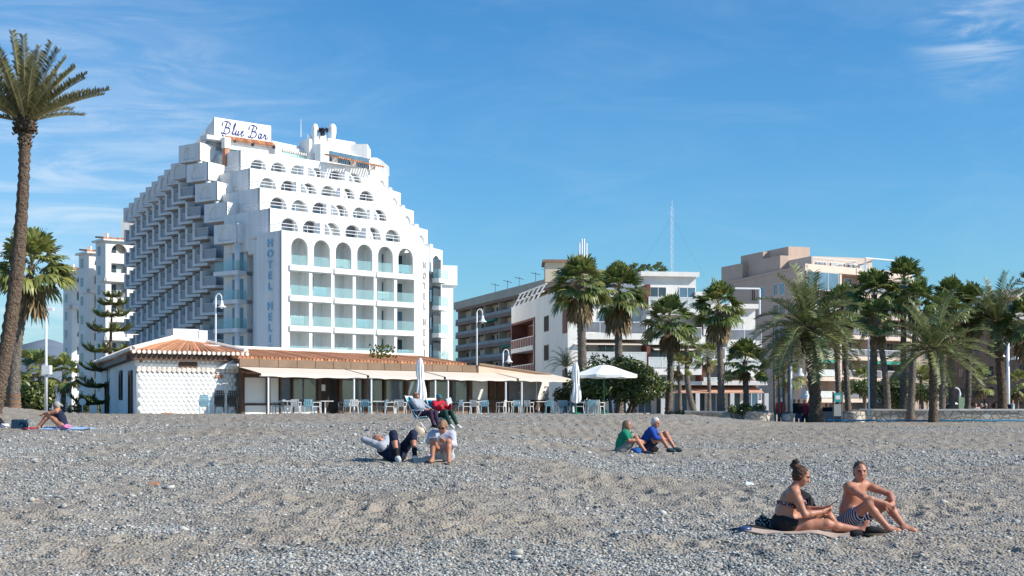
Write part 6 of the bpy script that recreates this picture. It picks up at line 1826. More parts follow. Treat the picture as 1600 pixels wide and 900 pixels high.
# ------------------------------------------------------------------ people: one smooth skin per body, grown round a posed skeleton
def V3(*a): return np.array(a, float)
class Field:
    def __init__(s, lo, hi, h):
        s.h = h; s.lo = np.array(lo) - 3 * h; s.n = np.ceil((np.array(hi) + 3 * h - s.lo) / h).astype(int) + 1
        s.d = np.full(s.n, 9.0); s.best = np.full(s.n, 9.0); s.mid = np.zeros(s.n, np.int16)
    def _sub(s, lo, hi):
        i0 = np.maximum(((lo - s.lo) / s.h).astype(int), 0); i1 = np.minimum(np.ceil((hi - s.lo) / s.h).astype(int) + 1, s.n)
        if np.any(i1 <= i0): return None, None
        sl = tuple(slice(a, b) for a, b in zip(i0, i1))
        ax = [s.lo[k] + np.arange(i0[k], i1[k]) * s.h for k in range(3)]
        return sl, np.stack(np.meshgrid(*ax, indexing='ij'), -1)
    def put(s, sl, d, k, m):
        o = s.d[sl]
        hh = np.clip(.5 + .5 * (o - d) / k, 0, 1)
        s.d[sl] = o * (1 - hh) + d * hh - k * hh * (1 - hh)
        b = s.best[sl]; w = d < b
        b[w] = d[w]; s.mid[sl][w] = m
    def cone(s, a, b, r1, r2, k=.03, m=0):
        a = np.array(a, float); b = np.array(b, float); R_ = max(r1, r2) + k + .03
        sl, P = s._sub(np.minimum(a, b) - R_, np.maximum(a, b) + R_)
        if sl is None: return
        ab = b - a; L = max(ab @ ab, 1e-9)
        t = np.clip(((P - a) @ ab) / L, 0, 1)
        s.put(sl, np.linalg.norm(P - a - t[..., None] * ab, axis=-1) - (r1 + (r2 - r1) * t), k, m)
    def ell(s, c, r, ax=None, k=.03, m=0, cut=None):
        c = np.array(c, float); r = np.array(r, float); R_ = r.max() + k + .03
        sl, P = s._sub(c - R_, c + R_)
        if sl is None: return
        q = P - c
        if ax is not None: q = q @ np.array(ax, float).T
        k0 = np.linalg.norm(q / r, axis=-1); k1 = np.linalg.norm(q / (r * r), axis=-1) + 1e-9
        d = k0 * (k0 - 1) / k1
        if cut is not None:
            for (pt, nn) in cut: d = np.maximum(d, (P - np.array(pt)) @ np.array(nn))
        s.put(sl, d, k, m)
    def mesh(s):
        v = s.d; S = v < 0
        n = np.array(v.shape) - 1
        cnt = np.zeros(n, int)
        for dx in (0, 1):
            for dy in (0, 1):
                for dz in (0, 1): cnt += S[dx:dx + n[0], dy:dy + n[1], dz:dz + n[2]]
        act = (cnt > 0) & (cnt < 8)
        ijk = np.argwhere(act); idx = -np.ones(n, int); idx[act] = np.arange(len(ijk))
        acc = np.zeros((len(ijk), 3)); c = np.zeros(len(ijk))
        corners = [(0, 0, 0), (1, 0, 0), (0, 1, 0), (1, 1, 0), (0, 0, 1), (1, 0, 1), (0, 1, 1), (1, 1, 1)]
        for i in range(8):
            for j in range(i + 1, 8):
                A, B = np.array(corners[i]), np.array(corners[j])
                if np.abs(A - B).sum() != 1: continue
                va = v[tuple((ijk + A).T)]; vb = v[tuple((ijk + B).T)]
                cr = (va < 0) != (vb < 0)
                t = np.where(cr, va / np.where(cr, va - vb, 1), 0)
                acc += (A + (B - A) * t[:, None]) * cr[:, None]; c += cr
        verts = (ijk + acc / c[:, None]) * s.h + s.lo
        mids = s.mid[tuple(ijk.T)]
        faces = []
        for ax in range(3):
            sl0 = [slice(None)] * 3; sl1 = [slice(None)] * 3
            sl0[ax] = slice(0, -1); sl1[ax] = slice(1, None)
            ch = S[tuple(sl0)] != S[tuple(sl1)]
            e = np.argwhere(ch); u, w = [(1, 2), (2, 0), (0, 1)][ax]
            ok = (e[:, u] > 0) & (e[:, w] > 0) & (e[:, u] < n[u]) & (e[:, w] < n[w]); e = e[ok]
            ins = S[tuple(e.T)]
            def g(du, dw):
                q = e.copy(); q[:, u] += du; q[:, w] += dw; return idx[tuple(q.T)]
            q = np.stack([g(-1, -1), g(0, -1), g(0, 0), g(-1, 0)], -1)
            q[~ins] = q[~ins][:, ::-1]
            faces.append(q)
        return verts, np.concatenate(faces), mids
def mk_obj(name, verts, faces, mids, mats, parent):
    me = bpy.data.meshes.new(name)
    me.vertices.add(len(verts)); me.vertices.foreach_set('co', verts.astype(np.float32).ravel())
    me.loops.add(faces.size); me.loops.foreach_set('vertex_index', faces.ravel().astype(np.int32))
    me.polygons.add(len(faces)); me.polygons.foreach_set('loop_start', np.arange(0, faces.size, 4, dtype=np.int32)); me.polygons.foreach_set('loop_total', np.full(len(faces), 4, dtype=np.int32))
    me.polygons.foreach_set('use_smooth', np.ones(len(faces), bool))
    for m in mats: me.materials.append(m)
    if len(mats) > 1: me.polygons.foreach_set('material_index', np.clip(mids[faces[:, 0]], 0, len(mats) - 1).astype(np.int32))
    me.update(calc_edges=True)
    o = bpy.data.objects.new(name, me); COL.objects.link(o); o.parent = parent
    return o
def skinmat(name, c): return mat(name, (c[0] * .88, c[1] * .9, c[2] * .92), .5, .1, 7, .03, 60, spec=.4, col2=(c[0] * 1.14, c[1] * .98, c[2] * .93))
SK = {'tan': skinmat('tanned_skin', (.42, .205, .125)), 'pink': skinmat('sunned_pink_skin', (.41, .195, .128)), 'fair': skinmat('fair_skin', (.5, .28, .2))}
EYE = mat('dark_eye', (.03, .02, .015), .3, .1, 3); LIP = mat('lips', (.42, .16, .12), .5, .1, 3)
HAIR = {k: mat(k + '_hair', c, .6, .3, 30, .15, 60) for k, c in {'brown': (.06, .028, .013), 'dark': (.03, .022, .018), 'grey': (.34, .33, .31), 'white': (.60, .58, .55), 'greybrown': (.16, .115, .08), 'blonde': (.24, .15, .075), 'shortgrey': (.075, .05, .038)}.items()}
def cloth(name, c, var=.1, scale=6): return mat(name, c, .9, var, scale, .05, 18)
def person(label, loc, yaw, J, h=.013, skin='tan', hair=None, wear=(), fwd=None, up=None, hands=True, scale=1.0, fat=1.0, group=None, face=True, barefeet=True, glasses=False, cap=None):
    """J: joints in metres, x forward, y to the person's left, z up"""
    cy, sy = math.cos(yaw), math.sin(yaw)
    def T(p): p = np.array(p, float) * scale; return np.array((p[0] * cy - p[1] * sy, p[0] * sy + p[1] * cy, p[2]))
    def Dv(d): d = np.array(d, float); d = np.array((d[0] * cy - d[1] * sy, d[0] * sy + d[1] * cy, d[2])); return d / np.linalg.norm(d)
    j = {k: T(v) for k, v in J.items() if not k.startswith('_')}
    S = scale
    root = thing('person', label, 'person', loc, group)
    f = Dv(fwd if fwd is not None else (1, 0, 0)); u = Dv(up if up is not None else (0, 0, 1)); u = u - f * (u @ f); u /= np.linalg.norm(u); l = np.cross(u, f)
    HA = np.array([f, l, u])
    prims = []   # (tag, kind, args)
    def C(tag_, a, b, r1, r2, k=.03, m=0): prims.append((tag_, 'c', a, b, r1 * S, r2 * S, k * S, m))
    def E(tag_, c, r, ax=None, k=.03, m=0): prims.append((tag_, 'e', c, np.array(r) * S, ax, k * S, m))
    lat = j['shL'] - j['shR']; lat = lat / np.linalg.norm(lat)
    pl = j['hipL'] - j['hipR']; pl = pl / np.linalg.norm(pl)
    pel, ch = j['pel'], j['chest']
    sp = ch - pel; mid = (pel + ch) / 2 + (Dv((-.05, 0, 0)) * .0)
    if 'waist' in j: mid = j['waist']
    for sg in (-1, 1):
        C('torso', pel + pl * sg * .055 * S, mid + (pl + lat) * sg * .026 * S, .112 * fat, .100 * fat, .05)
        C('torso', mid + (pl + lat) * sg * .026 * S, ch + lat * sg * .075 * S, .100 * fat, .104, .05)
        C('torso', ch + lat * sg * .06 * S, j['shR' if sg < 0 else 'shL'] * .7 + ch * .3, .095, .07, .05)
    C('torso', j['shR'], j['shL'], .058, .058, .06)
    nb = (j['shR'] + j['shL']) / 2
    C('torso', nb, ch, .07, .10, .05)
    hd = j['head']; nk = hd - u * .105 * S - f * .025 * S
    C('neck', nb + (nk - nb) * .05, nk + (hd - nk) * .3, .060, .054, .03)
    E('head', hd + u * .018 * S - f * .008 * S, (.098, .077, .108), HA, .02)
    E('head', hd - u * .062 * S + f * .030 * S, (.062, .056, .056), HA, .03)
    if face:
        C('head', hd + f * .088 * S + u * .012 * S, hd + f * .108 * S - u * .030 * S, .010, .0165, .012)
        E('head', hd + f * .074 * S - u * .070 * S, (.022, .026, .009), HA, .004, 2)
        for sg in (-1, 1):
            E('head', hd + f * .081 * S + l * sg * .031 * S + u * .012 * S, (.0125, .015, .0075), HA, .002, 1)
            C('head', hd + f * .083 * S + l * sg * .016 * S + u * .030 * S, hd + f * .074 * S + l * sg * .050 * S + u * .030 * S, .010, .008, .012)
            E('head', hd + l * sg * .078 * S - f * .012 * S - u * .008 * S, (.02, .011, .032), HA, .006)
            E('head', hd + f * .052 * S + l * sg * .040 * S - u * .030 * S, (.026, .022, .024), HA, .02)
    for sd, sg in (('R', -1), ('L', 1)):
        sh, el, wr = j['sh' + sd], j['el' + sd], j['wr' + sd]
        E('uarm' + sd, sh, (.066, .062, .062), None, .04)
        m1 = sh + (el - sh) * .4
        C('uarm' + sd, sh, m1, .054 * fat, .05 * fat, .03); C('uarm' + sd, m1, el, .05 * fat, .039, .03)
        m2 = el + (wr - el) * .3
        C('farm' + sd, el, m2, .040, .042, .02); C('farm' + sd, m2, wr, .042, .027, .02)
        hp = j.get('ha' + sd)
        if hp is None: hp = wr + (wr - el) / np.linalg.norm(wr - el) * .09 * S
        dv = hp - wr; L = np.linalg.norm(dv); dv = dv / L
        pn = j.get('pn' + sd)
        side = np.cross(dv, f if abs(dv @ f) < .9 else u) if pn is None else np.cross(dv, pn)
        side /= np.linalg.norm(side); nrm = np.cross(side, dv)
        curl = J.get('_curl', .5)
        if hands:
            pe = wr + dv * .085 * S
            for q in (-.026, -.009, .009, .026): C('hand' + sd, wr + side * q * .6 * S, pe + side * q * S, .017, .0135, .012)
            for q, ln in ((-.030, .066), (-.010, .078), (.010, .074), (.030, .058)):
                a = pe + side * q * S; b = a + (dv * (1 - .25 * curl) + nrm * .55 * curl) * ln * .52 * S; c = b + (dv * (1 - 1.1 * curl) + nrm * .95 * curl) * ln * .48 * S
                C('hand' + sd, a, b, max(.0100, h / S * .80), max(.0090, h / S * .76), .004); C('hand' + sd, b, c, max(.0090, h / S * .76), max(.0075, h / S * .70), .004)
            a = wr + dv * .03 * S - side * .024 * S * sg; b = a + (dv * .6 - side * .75 * sg + nrm * .3) * .042 * S; c = b + (dv * .95 - side * .15 * sg + nrm * .4) * .036 * S
            C('hand' + sd, a, b, .0135, .0115, .006); C('hand' + sd, b, c, .0115, .009, .004)
        else:
            C('hand' + sd, wr, wr + dv * .09 * S, .03, .034, .02); C('hand' + sd, wr + dv * .09 * S, wr + dv * .15 * S, .03, .02, .02)
        hi, kn, an, to = j['hip' + sd], j['kn' + sd], j['an' + sd], j['to' + sd]
        m1 = hi + (kn - hi) * .45
        E('thigh' + sd, hi, (.105 * fat, .10 * fat, .10 * fat), None, .05)
        C('thigh' + sd, hi, m1, .094 * fat, .082 * fat, .04); C('thigh' + sd, m1, kn, .082 * fat, .056, .03)
        E('shin' + sd, kn, (.056, .056, .056), None, .03)
        back = hi - kn; ax = (an - kn) / np.linalg.norm(an - kn); back = back - ax * (back @ ax)
        bl = np.linalg.norm(back); back = back / bl if bl > .02 else np.zeros(3)
        cf = kn + (an - kn) * .30 + back * .012 * S
        C('shin' + sd, kn, cf, .05, .056, .03); C('shin' + sd, cf, an, .056, .035, .03)
        tv = to - an; tl = np.linalg.norm(tv); tv = tv / tl
        heel = an - tv * .045 * S + (an - kn) / np.linalg.norm(an - kn) * .03 * S
        C('foot' + sd, an, heel, .036, .034, .02); C('foot' + sd, heel, an + tv * tl * .6 + (heel - an) * .35, .034, .035, .03); C('foot' + sd, an, an + tv * tl * .7, .036, .032, .03)
        fl = np.cross(tv, np.cross(back if bl > .02 else u, tv)); fs_ = np.cross(tv, u); fn = np.linalg.norm(fs_); fs_ = fs_ / fn if fn > .1 else l
        for q in (-.028, -.014, 0, .014, .028):
            a = an + tv * tl * .6 + (heel - an) * .2 + fs_ * q * .8 * S; C('foot' + sd, a, to + fs_ * q * S + (heel - an) * .2 - tv * abs(q) * .6, .018, .0125, .008)
    for q in J.get('_extra', ()): E(q[0], T(q[1]), q[2], None, q[3])
    def run(sel, hh):
        pts = []
        for p in sel:
            if p[1] == 'c': r_ = max(p[4], p[5]); pts += [p[2] - r_, p[2] + r_, p[3] - r_, p[3] + r_]
            else: r_ = p[3].max(); pts += [p[2] - r_, p[2] + r_]
        pts = np.array(pts); F_ = Field(pts.min(0) - .03, pts.max(0) + .03, hh)
        for p in sel:
            if p[1] == 'c': F_.cone(p[2], p[3], p[4], p[5], p[6], p[7])
            else: F_.ell(p[2], p[3], p[4], p[5], p[6], p[7] if len(p) > 7 else None)
        return F_.mesh()
    v, fc, md = run(prims, h)
    mk_obj('body', v, fc, md, [SK[skin], EYE, LIP], root)
    def cutp(p, lim):
        """shorten a limb prim to fraction lim of itself"""
        if p[1] == 'c' and lim < 1: return (p[0], 'c', p[2], p[2] + (p[3] - p[2]) * lim, p[4], p[4] + (p[5] - p[4]) * lim, p[6], p[7])
        return p
    for wname, wmat, tags, infl in wear:
        sel = []
        for p in prims:
            for tg in tags:
                tname, lim = (tg, 1.0) if isinstance(tg, str) else tg
                if p[0] == tname:
                    limbs = [q for q in prims if q[0] == tname and q[1] == 'c']
                    q = p
                    if lim < 1 and p[1] == 'c':
                        n_ = len(limbs); i = limbs.index(p) if False else [id(x) for x in limbs].index(id(p))
                        lo_, hi_ = i / n_, (i + 1) / n_
                        if lim <= lo_ + 1e-6: continue
                        q = cutp(p, min(1, (lim - lo_) / (hi_ - lo_)))
                    if q[1] == 'c': sel.append((q[0], 'c', q[2], q[3], q[4] + infl, q[5] + infl, q[6], 0))
                    else: sel.append((q[0], 'e', q[2], q[3] + infl, q[4], q[5], 0))
        if not sel: continue
        v, fc, md = run(sel, h)
        # a hint of folds in the cloth
        nz = np.sin(v[:, 0] * 41 + 3 * np.sin(v[:, 2] * 23)) * np.sin(v[:, 1] * 37 + v[:, 2] * 19)
        cen = v.mean(0); v = v + (v - cen) / (np.linalg.norm(v - cen, axis=1)[:, None] + 1e-6) * (nz * .004)[:, None]
        mk_obj(wname, v, fc, md, [wmat], root)
    if hair:
        hm, style = hair
        F_ = Field(hd - .3 * S, hd + .25 * S, max(h * .8, .009))
        def he(c, r, k=.02, cut=None): F_.ell(hd + (f * c[0] + l * c[1] + u * c[2]) * S, np.array(r) * S, HA, k, 0, cut)
        def hc(a, b, r1, r2, k=.02): F_.cone(hd + (f * a[0] + l * a[1] + u * a[2]) * S, hd + (f * b[0] + l * b[1] + u * b[2]) * S, r1 * S, r2 * S, k)
        cutf = [(hd + f * .055 * S + u * .055 * S, (f * .8 - u * .6))]
        if style == 'short': cutf = [(hd + f * .05 * S + u * .085 * S, (f * .75 - u * .66))]
        he((-.020, 0, .034 if style == 'short' else .030), (.101, .083, .101) if style == 'short' else (.100, .082, .101), .02, cutf)
        if style in ('long', 'bob', 'tail', 'bun'): he((-.03, 0, .0), (.085, .088, .10), .03, [(hd + f * .02 * S, f)])
        if style == 'long':
            for sg in (-1, 0, 1): hc((-.06, .05 * sg, 0), (-.085, .055 * sg, -.24), .048, .035)
        if style == 'bun':
            he((-.11, 0, .085), (.052, .052, .052), .02); he((-.14, .02, .13), (.035, .03, .04), .02); he((-.155, -.01, .08), (.03, .03, .03), .02); he((-.12, -.03, .145), (.025, .025, .03), .015)
        if style == 'tail': hc((-.09, 0, .03), (-.14, 0, -.08), .04, .03)
        if style == 'short': he((-.045, 0, -.02), (.07, .078, .075), .02, [(hd - f * .02 * S, f)])
        v, fc, md = F_.mesh()
        rad = v - hd; rad = rad / (np.linalg.norm(rad, axis=1)[:, None] + 1e-6)
        nz = np.sin(v[:, 0] * 170 + 2 * np.sin(v[:, 2] * 60)) * np.sin(v[:, 1] * 150 + v[:, 2] * 40) + .7 * np.sin(v[:, 2] * 120 + v[:, 0] * 90)
        v = v + rad * (nz * .0032)[:, None]
        mk_obj('hair', v, fc, md, [HAIR[hm]], root)
    if cap:
        F_ = Field(hd - .2 * S, hd + .25 * S, max(h * .8, .01))
        F_.ell(hd + u * .045 * S - f * .01 * S, np.array((.112, .095, .10)) * S, HA, .01, 0, [(hd + u * .045 * S, -u)])
        F_.ell(hd + u * .05 * S + f * .10 * S, np.array((.085, .075, .014)) * S, HA, .01)
        v, fc, md = F_.mesh(); mk_obj('cap', v, fc, md, [cap], root)
    if glasses:
        F_ = Field(hd - .15 * S, hd + .15 * S, .006)
        for sg in (-1, 1):
            F_.ell(hd + (f * .094 + l * sg * .034 + u * .012) * S, np.array((.010, .031, .023)) * S, HA, .004)
            F_.cone(hd + (f * .085 + l * sg * .066 + u * .018) * S, hd + (-f * .005 + l * sg * .084 + u * .010) * S, .005, .005, .004)
        F_.cone(hd + (f * .098 - l * .012 + u * .016) * S, hd + (f * .098 + l * .012 + u * .016) * S, .005, .005, .004)
        v, fc, md = F_.mesh(); mk_obj('sunglasses', v, fc, md, [MT['dark_metal']], root)
    return root
def mir(d):
    """left side from the right side where it is missing"""
    for k in list(d):
        if k.endswith('R') and k[:-1] + 'L' not in d: p = d[k]; d[k[:-1] + 'L'] = (p[0], -p[1], p[2])
    return d
def ground_at(px, D): x = X(px, D); return Vector((x, D, float(gz(np.array([x]), np.array([D]))[0])))
def towel(name, lb, cat, cx, cy, w, l, yaw, mt, th=.012, wav=.01):
    n = 14; vs = []; fs = []
    for i in range(n + 1):
        for k in range(n + 1):
            a = (i / n - .5) * l; b = (k / n - .5) * w
            x = cx + a * math.cos(yaw) - b * math.sin(yaw); y = cy + a * math.sin(yaw) + b * math.cos(yaw)
            vs.append((x, y, wav * math.sin(a * 9 + b * 5) * math.cos(b * 8)))
    zz = gz(np.array([v[0] for v in vs]), np.array([v[1] for v in vs]))
    vs = [(v[0], v[1], v[2] + z + th + .022) for v, z in zip(vs, zz)]
    for i in range(n):
        for k in range(n): a = i * (n + 1) + k; fs.append((a, a + n + 1, a + n + 2, a + 1))
    nb = len(vs); vs2 = [(x, y, z - th) for x, y, z in vs]
    m = MB(); m.add(vs, [f_[::-1] for f_ in fs]); m.add(vs2, fs)
    ed = [k for k in range(n + 1)] + [(i + 1) * (n + 1) - 1 for i in range(1, n + 1)] + [n * (n + 1) + k for k in range(n - 1, -1, -1)] + [i * (n + 1) for i in range(n - 1, 0, -1)]
    for a, b in zip(ed, ed[1:] + ed[:1]): m.add([vs[a], vs[b], vs2[b], vs2[a]], [(0, 1, 2, 3)])
    o = m.build(name, mt, None, True, loc=(cx, cy, vs[0][2])); tag(o, lb, cat); return o
def blob(name, lb, cat, c, r, mt, n=2, seed=1, parent=None, lump=.25):
    rs = random.Random(seed); m = MB(); m.ball((0, 0, 0), 1, 16, 12)
    vs = []
    for v in m.v:
        v = Vector(v); k = 1 + lump * (math.sin(v.x * 3.1 + seed) * math.cos(v.y * 4.3 + seed * 2) + .5 * math.sin(v.z * 6 + v.x * 5 + seed))
        vs.append((c[0] + v.x * r[0] * k, c[1] + v.y * r[1] * k, c[2] + v.z * r[2] * k))
    m.v = vs
    o = m.build(name, mt, parent, True, loc=(c[0], c[1], c[2] - r[2]))
    if parent is None: tag(o, lb, cat)
    return o

black_cloth = cloth('black_cloth', (.012, .012, .014)); navy = cloth('navy_cloth', (.012, .018, .045), .25)
# --- bathing couple in the right foreground
def stripes(name, c1, c2, sc, rot=(0, 0, 0)):
    m = cloth(name, c1); t = m.node_tree; b = t.nodes['Principled BSDF']
    w = t.nodes.new('ShaderNodeTexWave'); w.inputs['Scale'].default_value = sc; w.inputs['Distortion'].default_value = 1.2
    tcn = t.nodes.new('ShaderNodeTexCoord'); mp = t.nodes.new('ShaderNodeMapping'); mp.inputs['Rotation'].default_value = rot
    t.links.new(tcn.outputs['Object'], mp.inputs[0]); t.links.new(mp.outputs[0], w.inputs['Vector'])
    r = t.nodes.new('ShaderNodeValToRGB'); r.color_ramp.elements[0].position = .55; r.color_ramp.elements[1].position = .62
    r.color_ramp.elements[0].color = (*c1, 1); r.color_ramp.elements[1].color = (*c2, 1)
    t.links.new(w.outputs['Fac'], r.inputs['Fac']); t.links.new(r.outputs[0], b.inputs['Base Color']); return m
trunks = stripes('navy_striped_trunks', (.010, .014, .05), (.42, .45, .52), 11, (0, .3, .9))
def spots(name, c1, c2, sc):
    m = cloth(name, c1); t = m.node_tree; b = t.nodes['Principled BSDF']
    w = t.nodes.new('ShaderNodeTexVoronoi'); w.inputs['Scale'].default_value = sc
    tcn = t.nodes.new('ShaderNodeTexCoord'); t.links.new(tcn.outputs['Object'], w.inputs['Vector'])
    r = t.nodes.new('ShaderNodeValToRGB'); r.color_ramp.elements[0].position = .32; r.color_ramp.elements[1].position = .42
    r.color_ramp.elements[0].color = (*c2, 1); r.color_ramp.elements[1].color = (*c1, 1)
    t.links.new(w.outputs['Distance'], r.inputs['Fac']); t.links.new(r.outputs[0], b.inputs['Base Color']); return m
bik = spots('patterned_bikini_cloth', (.03, .025, .05), (.55, .28, .25), 45)
DW = 17.5; gw = ground_at(1240, DW)
JW = dict(pel=(-.10, 0, .115), waist=(-.10, 0, .27), chest=(-.05, 0, .42), shR=(-.03, -.185, .515), shL=(.03, .175, .515), head=(.095, -.01, .705),
          elR=(.085, -.26, .245), wrR=(.325, -.17, .275), haR=(.405, -.11, .295), elL=(.16, .20, .27), wrL=(.36, .04, .30), haL=(.43, -.02, .32),
          hipR=(-.06, -.10, .10), hipL=(-.06, .10, .10), knR=(.375, -.17, .125), anR=(.80, -.13, .045), toR=(.90, -.13, .17),
          knL=(.43, .13, .26), anL=(.56, -.03, .06), toL=(.72, -.06, .04), _curl=.6,
          _extra=[('bust', (.055, -.075, .37), (.075, .07, .07), .04), ('bust', (.065, .08, .37), (.075, .07, .07), .04), ('belly', (-.02, 0, .20), (.10, .14, .09), .05)])
person('woman in a bikini with a bun sitting on a towel looking at her phone', gw, R(0), JW, .010, 'pink', ('brown', 'bun'),
       [('bikini_bottom', black_cloth, [('torso', .0)], .008)], fwd=(.90, -.16, -.38), up=(.38, 0, .92), fat=1.12)
wo = bpy.data.objects[[o.name for o in bpy.data.objects if o.name.startswith('person')][-1]]
def garment_sdf(name, root, prims, mt, h=.010):
    pts = []
    for p in prims: r_ = max(np.atleast_1d(p[2] if p[0] == 'e' else [p[3], p[4]])); pts += [np.array(p[1]) - r_, np.array(p[1]) + r_] + ([np.array(p[2]) - r_, np.array(p[2]) + r_] if p[0] == 'c' else [])
    pts = np.array(pts); F_ = Field(pts.min(0) - .03, pts.max(0) + .03, h)
    for p in prims:
        if p[0] == 'e': F_.ell(p[1], p[2], None, .02, 0, p[3] if len(p) > 3 else None)
        else: F_.cone(p[1], p[2], p[3], p[4], .02)
    v, f_, m_ = F_.mesh(); return mk_obj(name, v, f_, m_, [mt], root)
def band(c, r, n, half):
    """an ellipsoid sliced to a band of half-width across direction n"""
    n = np.array(n, float); n /= np.linalg.norm(n); c = np.array(c, float)
    return ('e', c, np.array(r), [(c + n * half, n), (c - n * half, -n)])
garment_sdf('bikini_bottom', wo, [('e', (-.085, 0, .125), (.195, .245, .165), [((-.085, 0, .205), (.30, 0, .95)), ((.045, 0, .1), (1, 0, .25))])], black_cloth)
garment_sdf('bikini_top', wo, [('e', (.075, -.078, .372), (.072, .066, .066)), ('e', (.085, .083, .372), (.072, .066, .066)), band((-.075, 0, .355), (.135, .195, .2), (.25, 0, 1), .022),
    ('c', (.10, -.09, .42), (.0, -.12, .575), .014, .012), ('c', (-.13, -.10, .37), (-.06, -.125, .57), .012, .012), ('c', (.0, -.12, .575), (-.06, -.125, .57), .012, .012), ('c', (.10, .10, .42), (.03, .11, .575), .014, .012)], bik)
ph = MB(); p0 = gw + Vector((.40, -.10, .325)); ph.obox(p0, (.135, .0, .085), (.01, .075, -.012), (-.006, 0, .010)); o = ph.build('phone', mat('dark_blue_phone', (.02, .05, .08), .25, .1, 3), None, loc=p0); tag(o, 'dark blue phone held by the woman in the bikini', 'phone')
DM = 17.9; gm = ground_at(1330, DM)
JM = dict(pel=(-.03, 0, .125), waist=(-.015, 0, .29), chest=(.035, 0, .445))
wl_ = np.array((.67, .74, 0)); wf_ = np.array((.74, -.67, 0))
JM.update(shR=(-.065, -.16, .575), shL=(.19, .13, .595), head=(.105, -.04, .765),
          elR=(.075, -.34, .46), wrR=(.335, -.36, .385), haR=(.42, -.33, .33), elL=(.49, -.0, .475), wrL=(.475, -.22, .375), haL=(.42, -.30, .345),
          hipR=(-.08, -.07, .12), hipL=(.03, .08, .12), knR=(.13, -.34, .375), anR=(.385, -.36, .065), toR=(.555, -.38, .03), knL=(.455, -.06, .36), anL=(.605, -.27, .07), toL=(.765, -.31, .03), _curl=.55)
man = person('bare chested man in striped trunks sitting with his arms on his knees', gm, 0, JM, .010, 'pink', ('shortgrey', 'short'),
       [('swim_trunks', trunks, ['pelvis'], .012)], fwd=(.02, -1, -.06), fat=1.0)
hR, hL, kR, kL, pe_ = (np.array(JM[k]) for k in ('hipR', 'hipL', 'knR', 'knL', 'pel'))
garment_sdf('swim_trunks', man, [('e', pe_ + (0, 0, -.005), (.165, .165, .125), [(pe_ + np.array((0, 0, .075)), (0, 0, 1))]), ('c', hR, hR + (kR - hR) * .42, .120, .108), ('c', hL, hL + (kL - hL) * .38, .120, .106), ('c', pe_ - (0, 0, .02), pe_ - (0, 0, .03), .14, .14)], trunks)
tw_ = ground_at(1262, 17.45)
towel('beach_towel', 'pale brown beach towel under the woman in the bikini', 'towel', tw_.x, tw_.y + .02, .85, 1.62, R(-4), cloth('pale_brown_towel', (.42, .33, .28)))
# black bag, black clothes, flip-flops
bg_ = gw + Vector((.13, .42, 0)); t = thing('beach_bag', 'black backpack standing behind the woman in the bikini', 'bag', bg_)
blob('bag_body', '', '', bg_ + Vector((.03, .02, .24)), (.19, .11, .27), black_cloth, seed=21, parent=t, lump=.12)
m = MB(); m.tube([bg_ + Vector((-.08, -.075, .1)), bg_ + Vector((.0, -.13, .25)), bg_ + Vector((.02, -.08, .42))], .02, 6); m.tube([bg_ + Vector((.10, -.075, .1)), bg_ + Vector((.15, -.13, .25)), bg_ + Vector((.15, -.08, .42))], .02, 6); m.build('strap', MT['dark_metal'], t)
q = gw + Vector((-.32, .2, .07)); m = MB()
blob('cloth_bag', 'black spotted cloth bag behind the back of the woman in the bikini', 'bag', q, (.13, .09, .11), spots('black_spotted_cloth', (.012, .012, .012), (.5, .5, .5), 40), seed=3)
q = ground_at(1180, 17.4); blob('clothes_pile', 'heap of black clothes at the left end of the brown towel', 'clothes', q + Vector((.0, 0, .04)), (.24, .13, .055), black_cloth, seed=5, lump=.3)
q = ground_at(1163, 17.15); blob('sunglasses_case', 'dark blue case beside the heap of black clothes', 'case', q + Vector((.0, 0, .035)), (.09, .05, .04), mat('shiny_blue_case', (.03, .06, .16), .3, .1, 3), seed=6, lump=.08)
for k, (px_, lb, yw) in enumerate(((1343, 'black shoe at the foot of the woman in the bikini', .3), (1368, 'black sandal lying before the toes of the bare chested man', .1))):
    q = ground_at(px_, 16.95); t = thing('shoe', lb, 'shoe', q, 'pair of black shoes by the towel')
    cw, sw_ = math.cos(yw), math.sin(yw); shp = lambda x, y, z: (q.x + x * cw - y * sw_, q.y + x * sw_ + y * cw, q.z + z)
    m = MB(); n = 20; m.prism([shp(.135 * math.cos(2 * math.pi * i / n), .048 * math.sin(2 * math.pi * i / n) * (1 + .25 * math.cos(2 * math.pi * i / n)), 0)[:2] for i in range(n)], q.z + .012, q.z + .034); m.build('sole', mat('tan_sole', (.16, .12, .08), .8, .1, 5), t)
    m = MB(); m.tube([shp(-.125, 0, .05), shp(-.10, 0, .07), shp(-.04, 0, .078), shp(.03, 0, .066), shp(.09, 0, .052), shp(.13, 0, .04)], [.012, .044, .046, .044, .036, .01], 12); m.build('upper', black_cloth, t, True)

# --- seated poses, knees drawn up
def hug(kneez=.40, kx=.30, ax_=.56, lean=.10, headx=.16, headz=.70, hand=(.40, .02, .30), az=.06, chz=.43, sh=.175, spread=.12):
    return mir(dict(pel=(0, 0, .12), waist=(.0 + lean * .25, 0, .28), chest=(lean * .8, 0, chz), shR=(lean + .03, -sh, chz + .10), head=(headx, 0, headz),
                    elR=(lean + .14, -sh - .05, chz - .08), wrR=(hand[0] - .06, -.09, hand[2] + .04), haR=(hand[0], -hand[1], hand[2]),
                    hipR=(.03, -.09, .11), knR=(kx, -spread, kneez), anR=(ax_, -spread + .01, az), toR=(ax_ + .16, -spread, az - .04), _curl=.6))
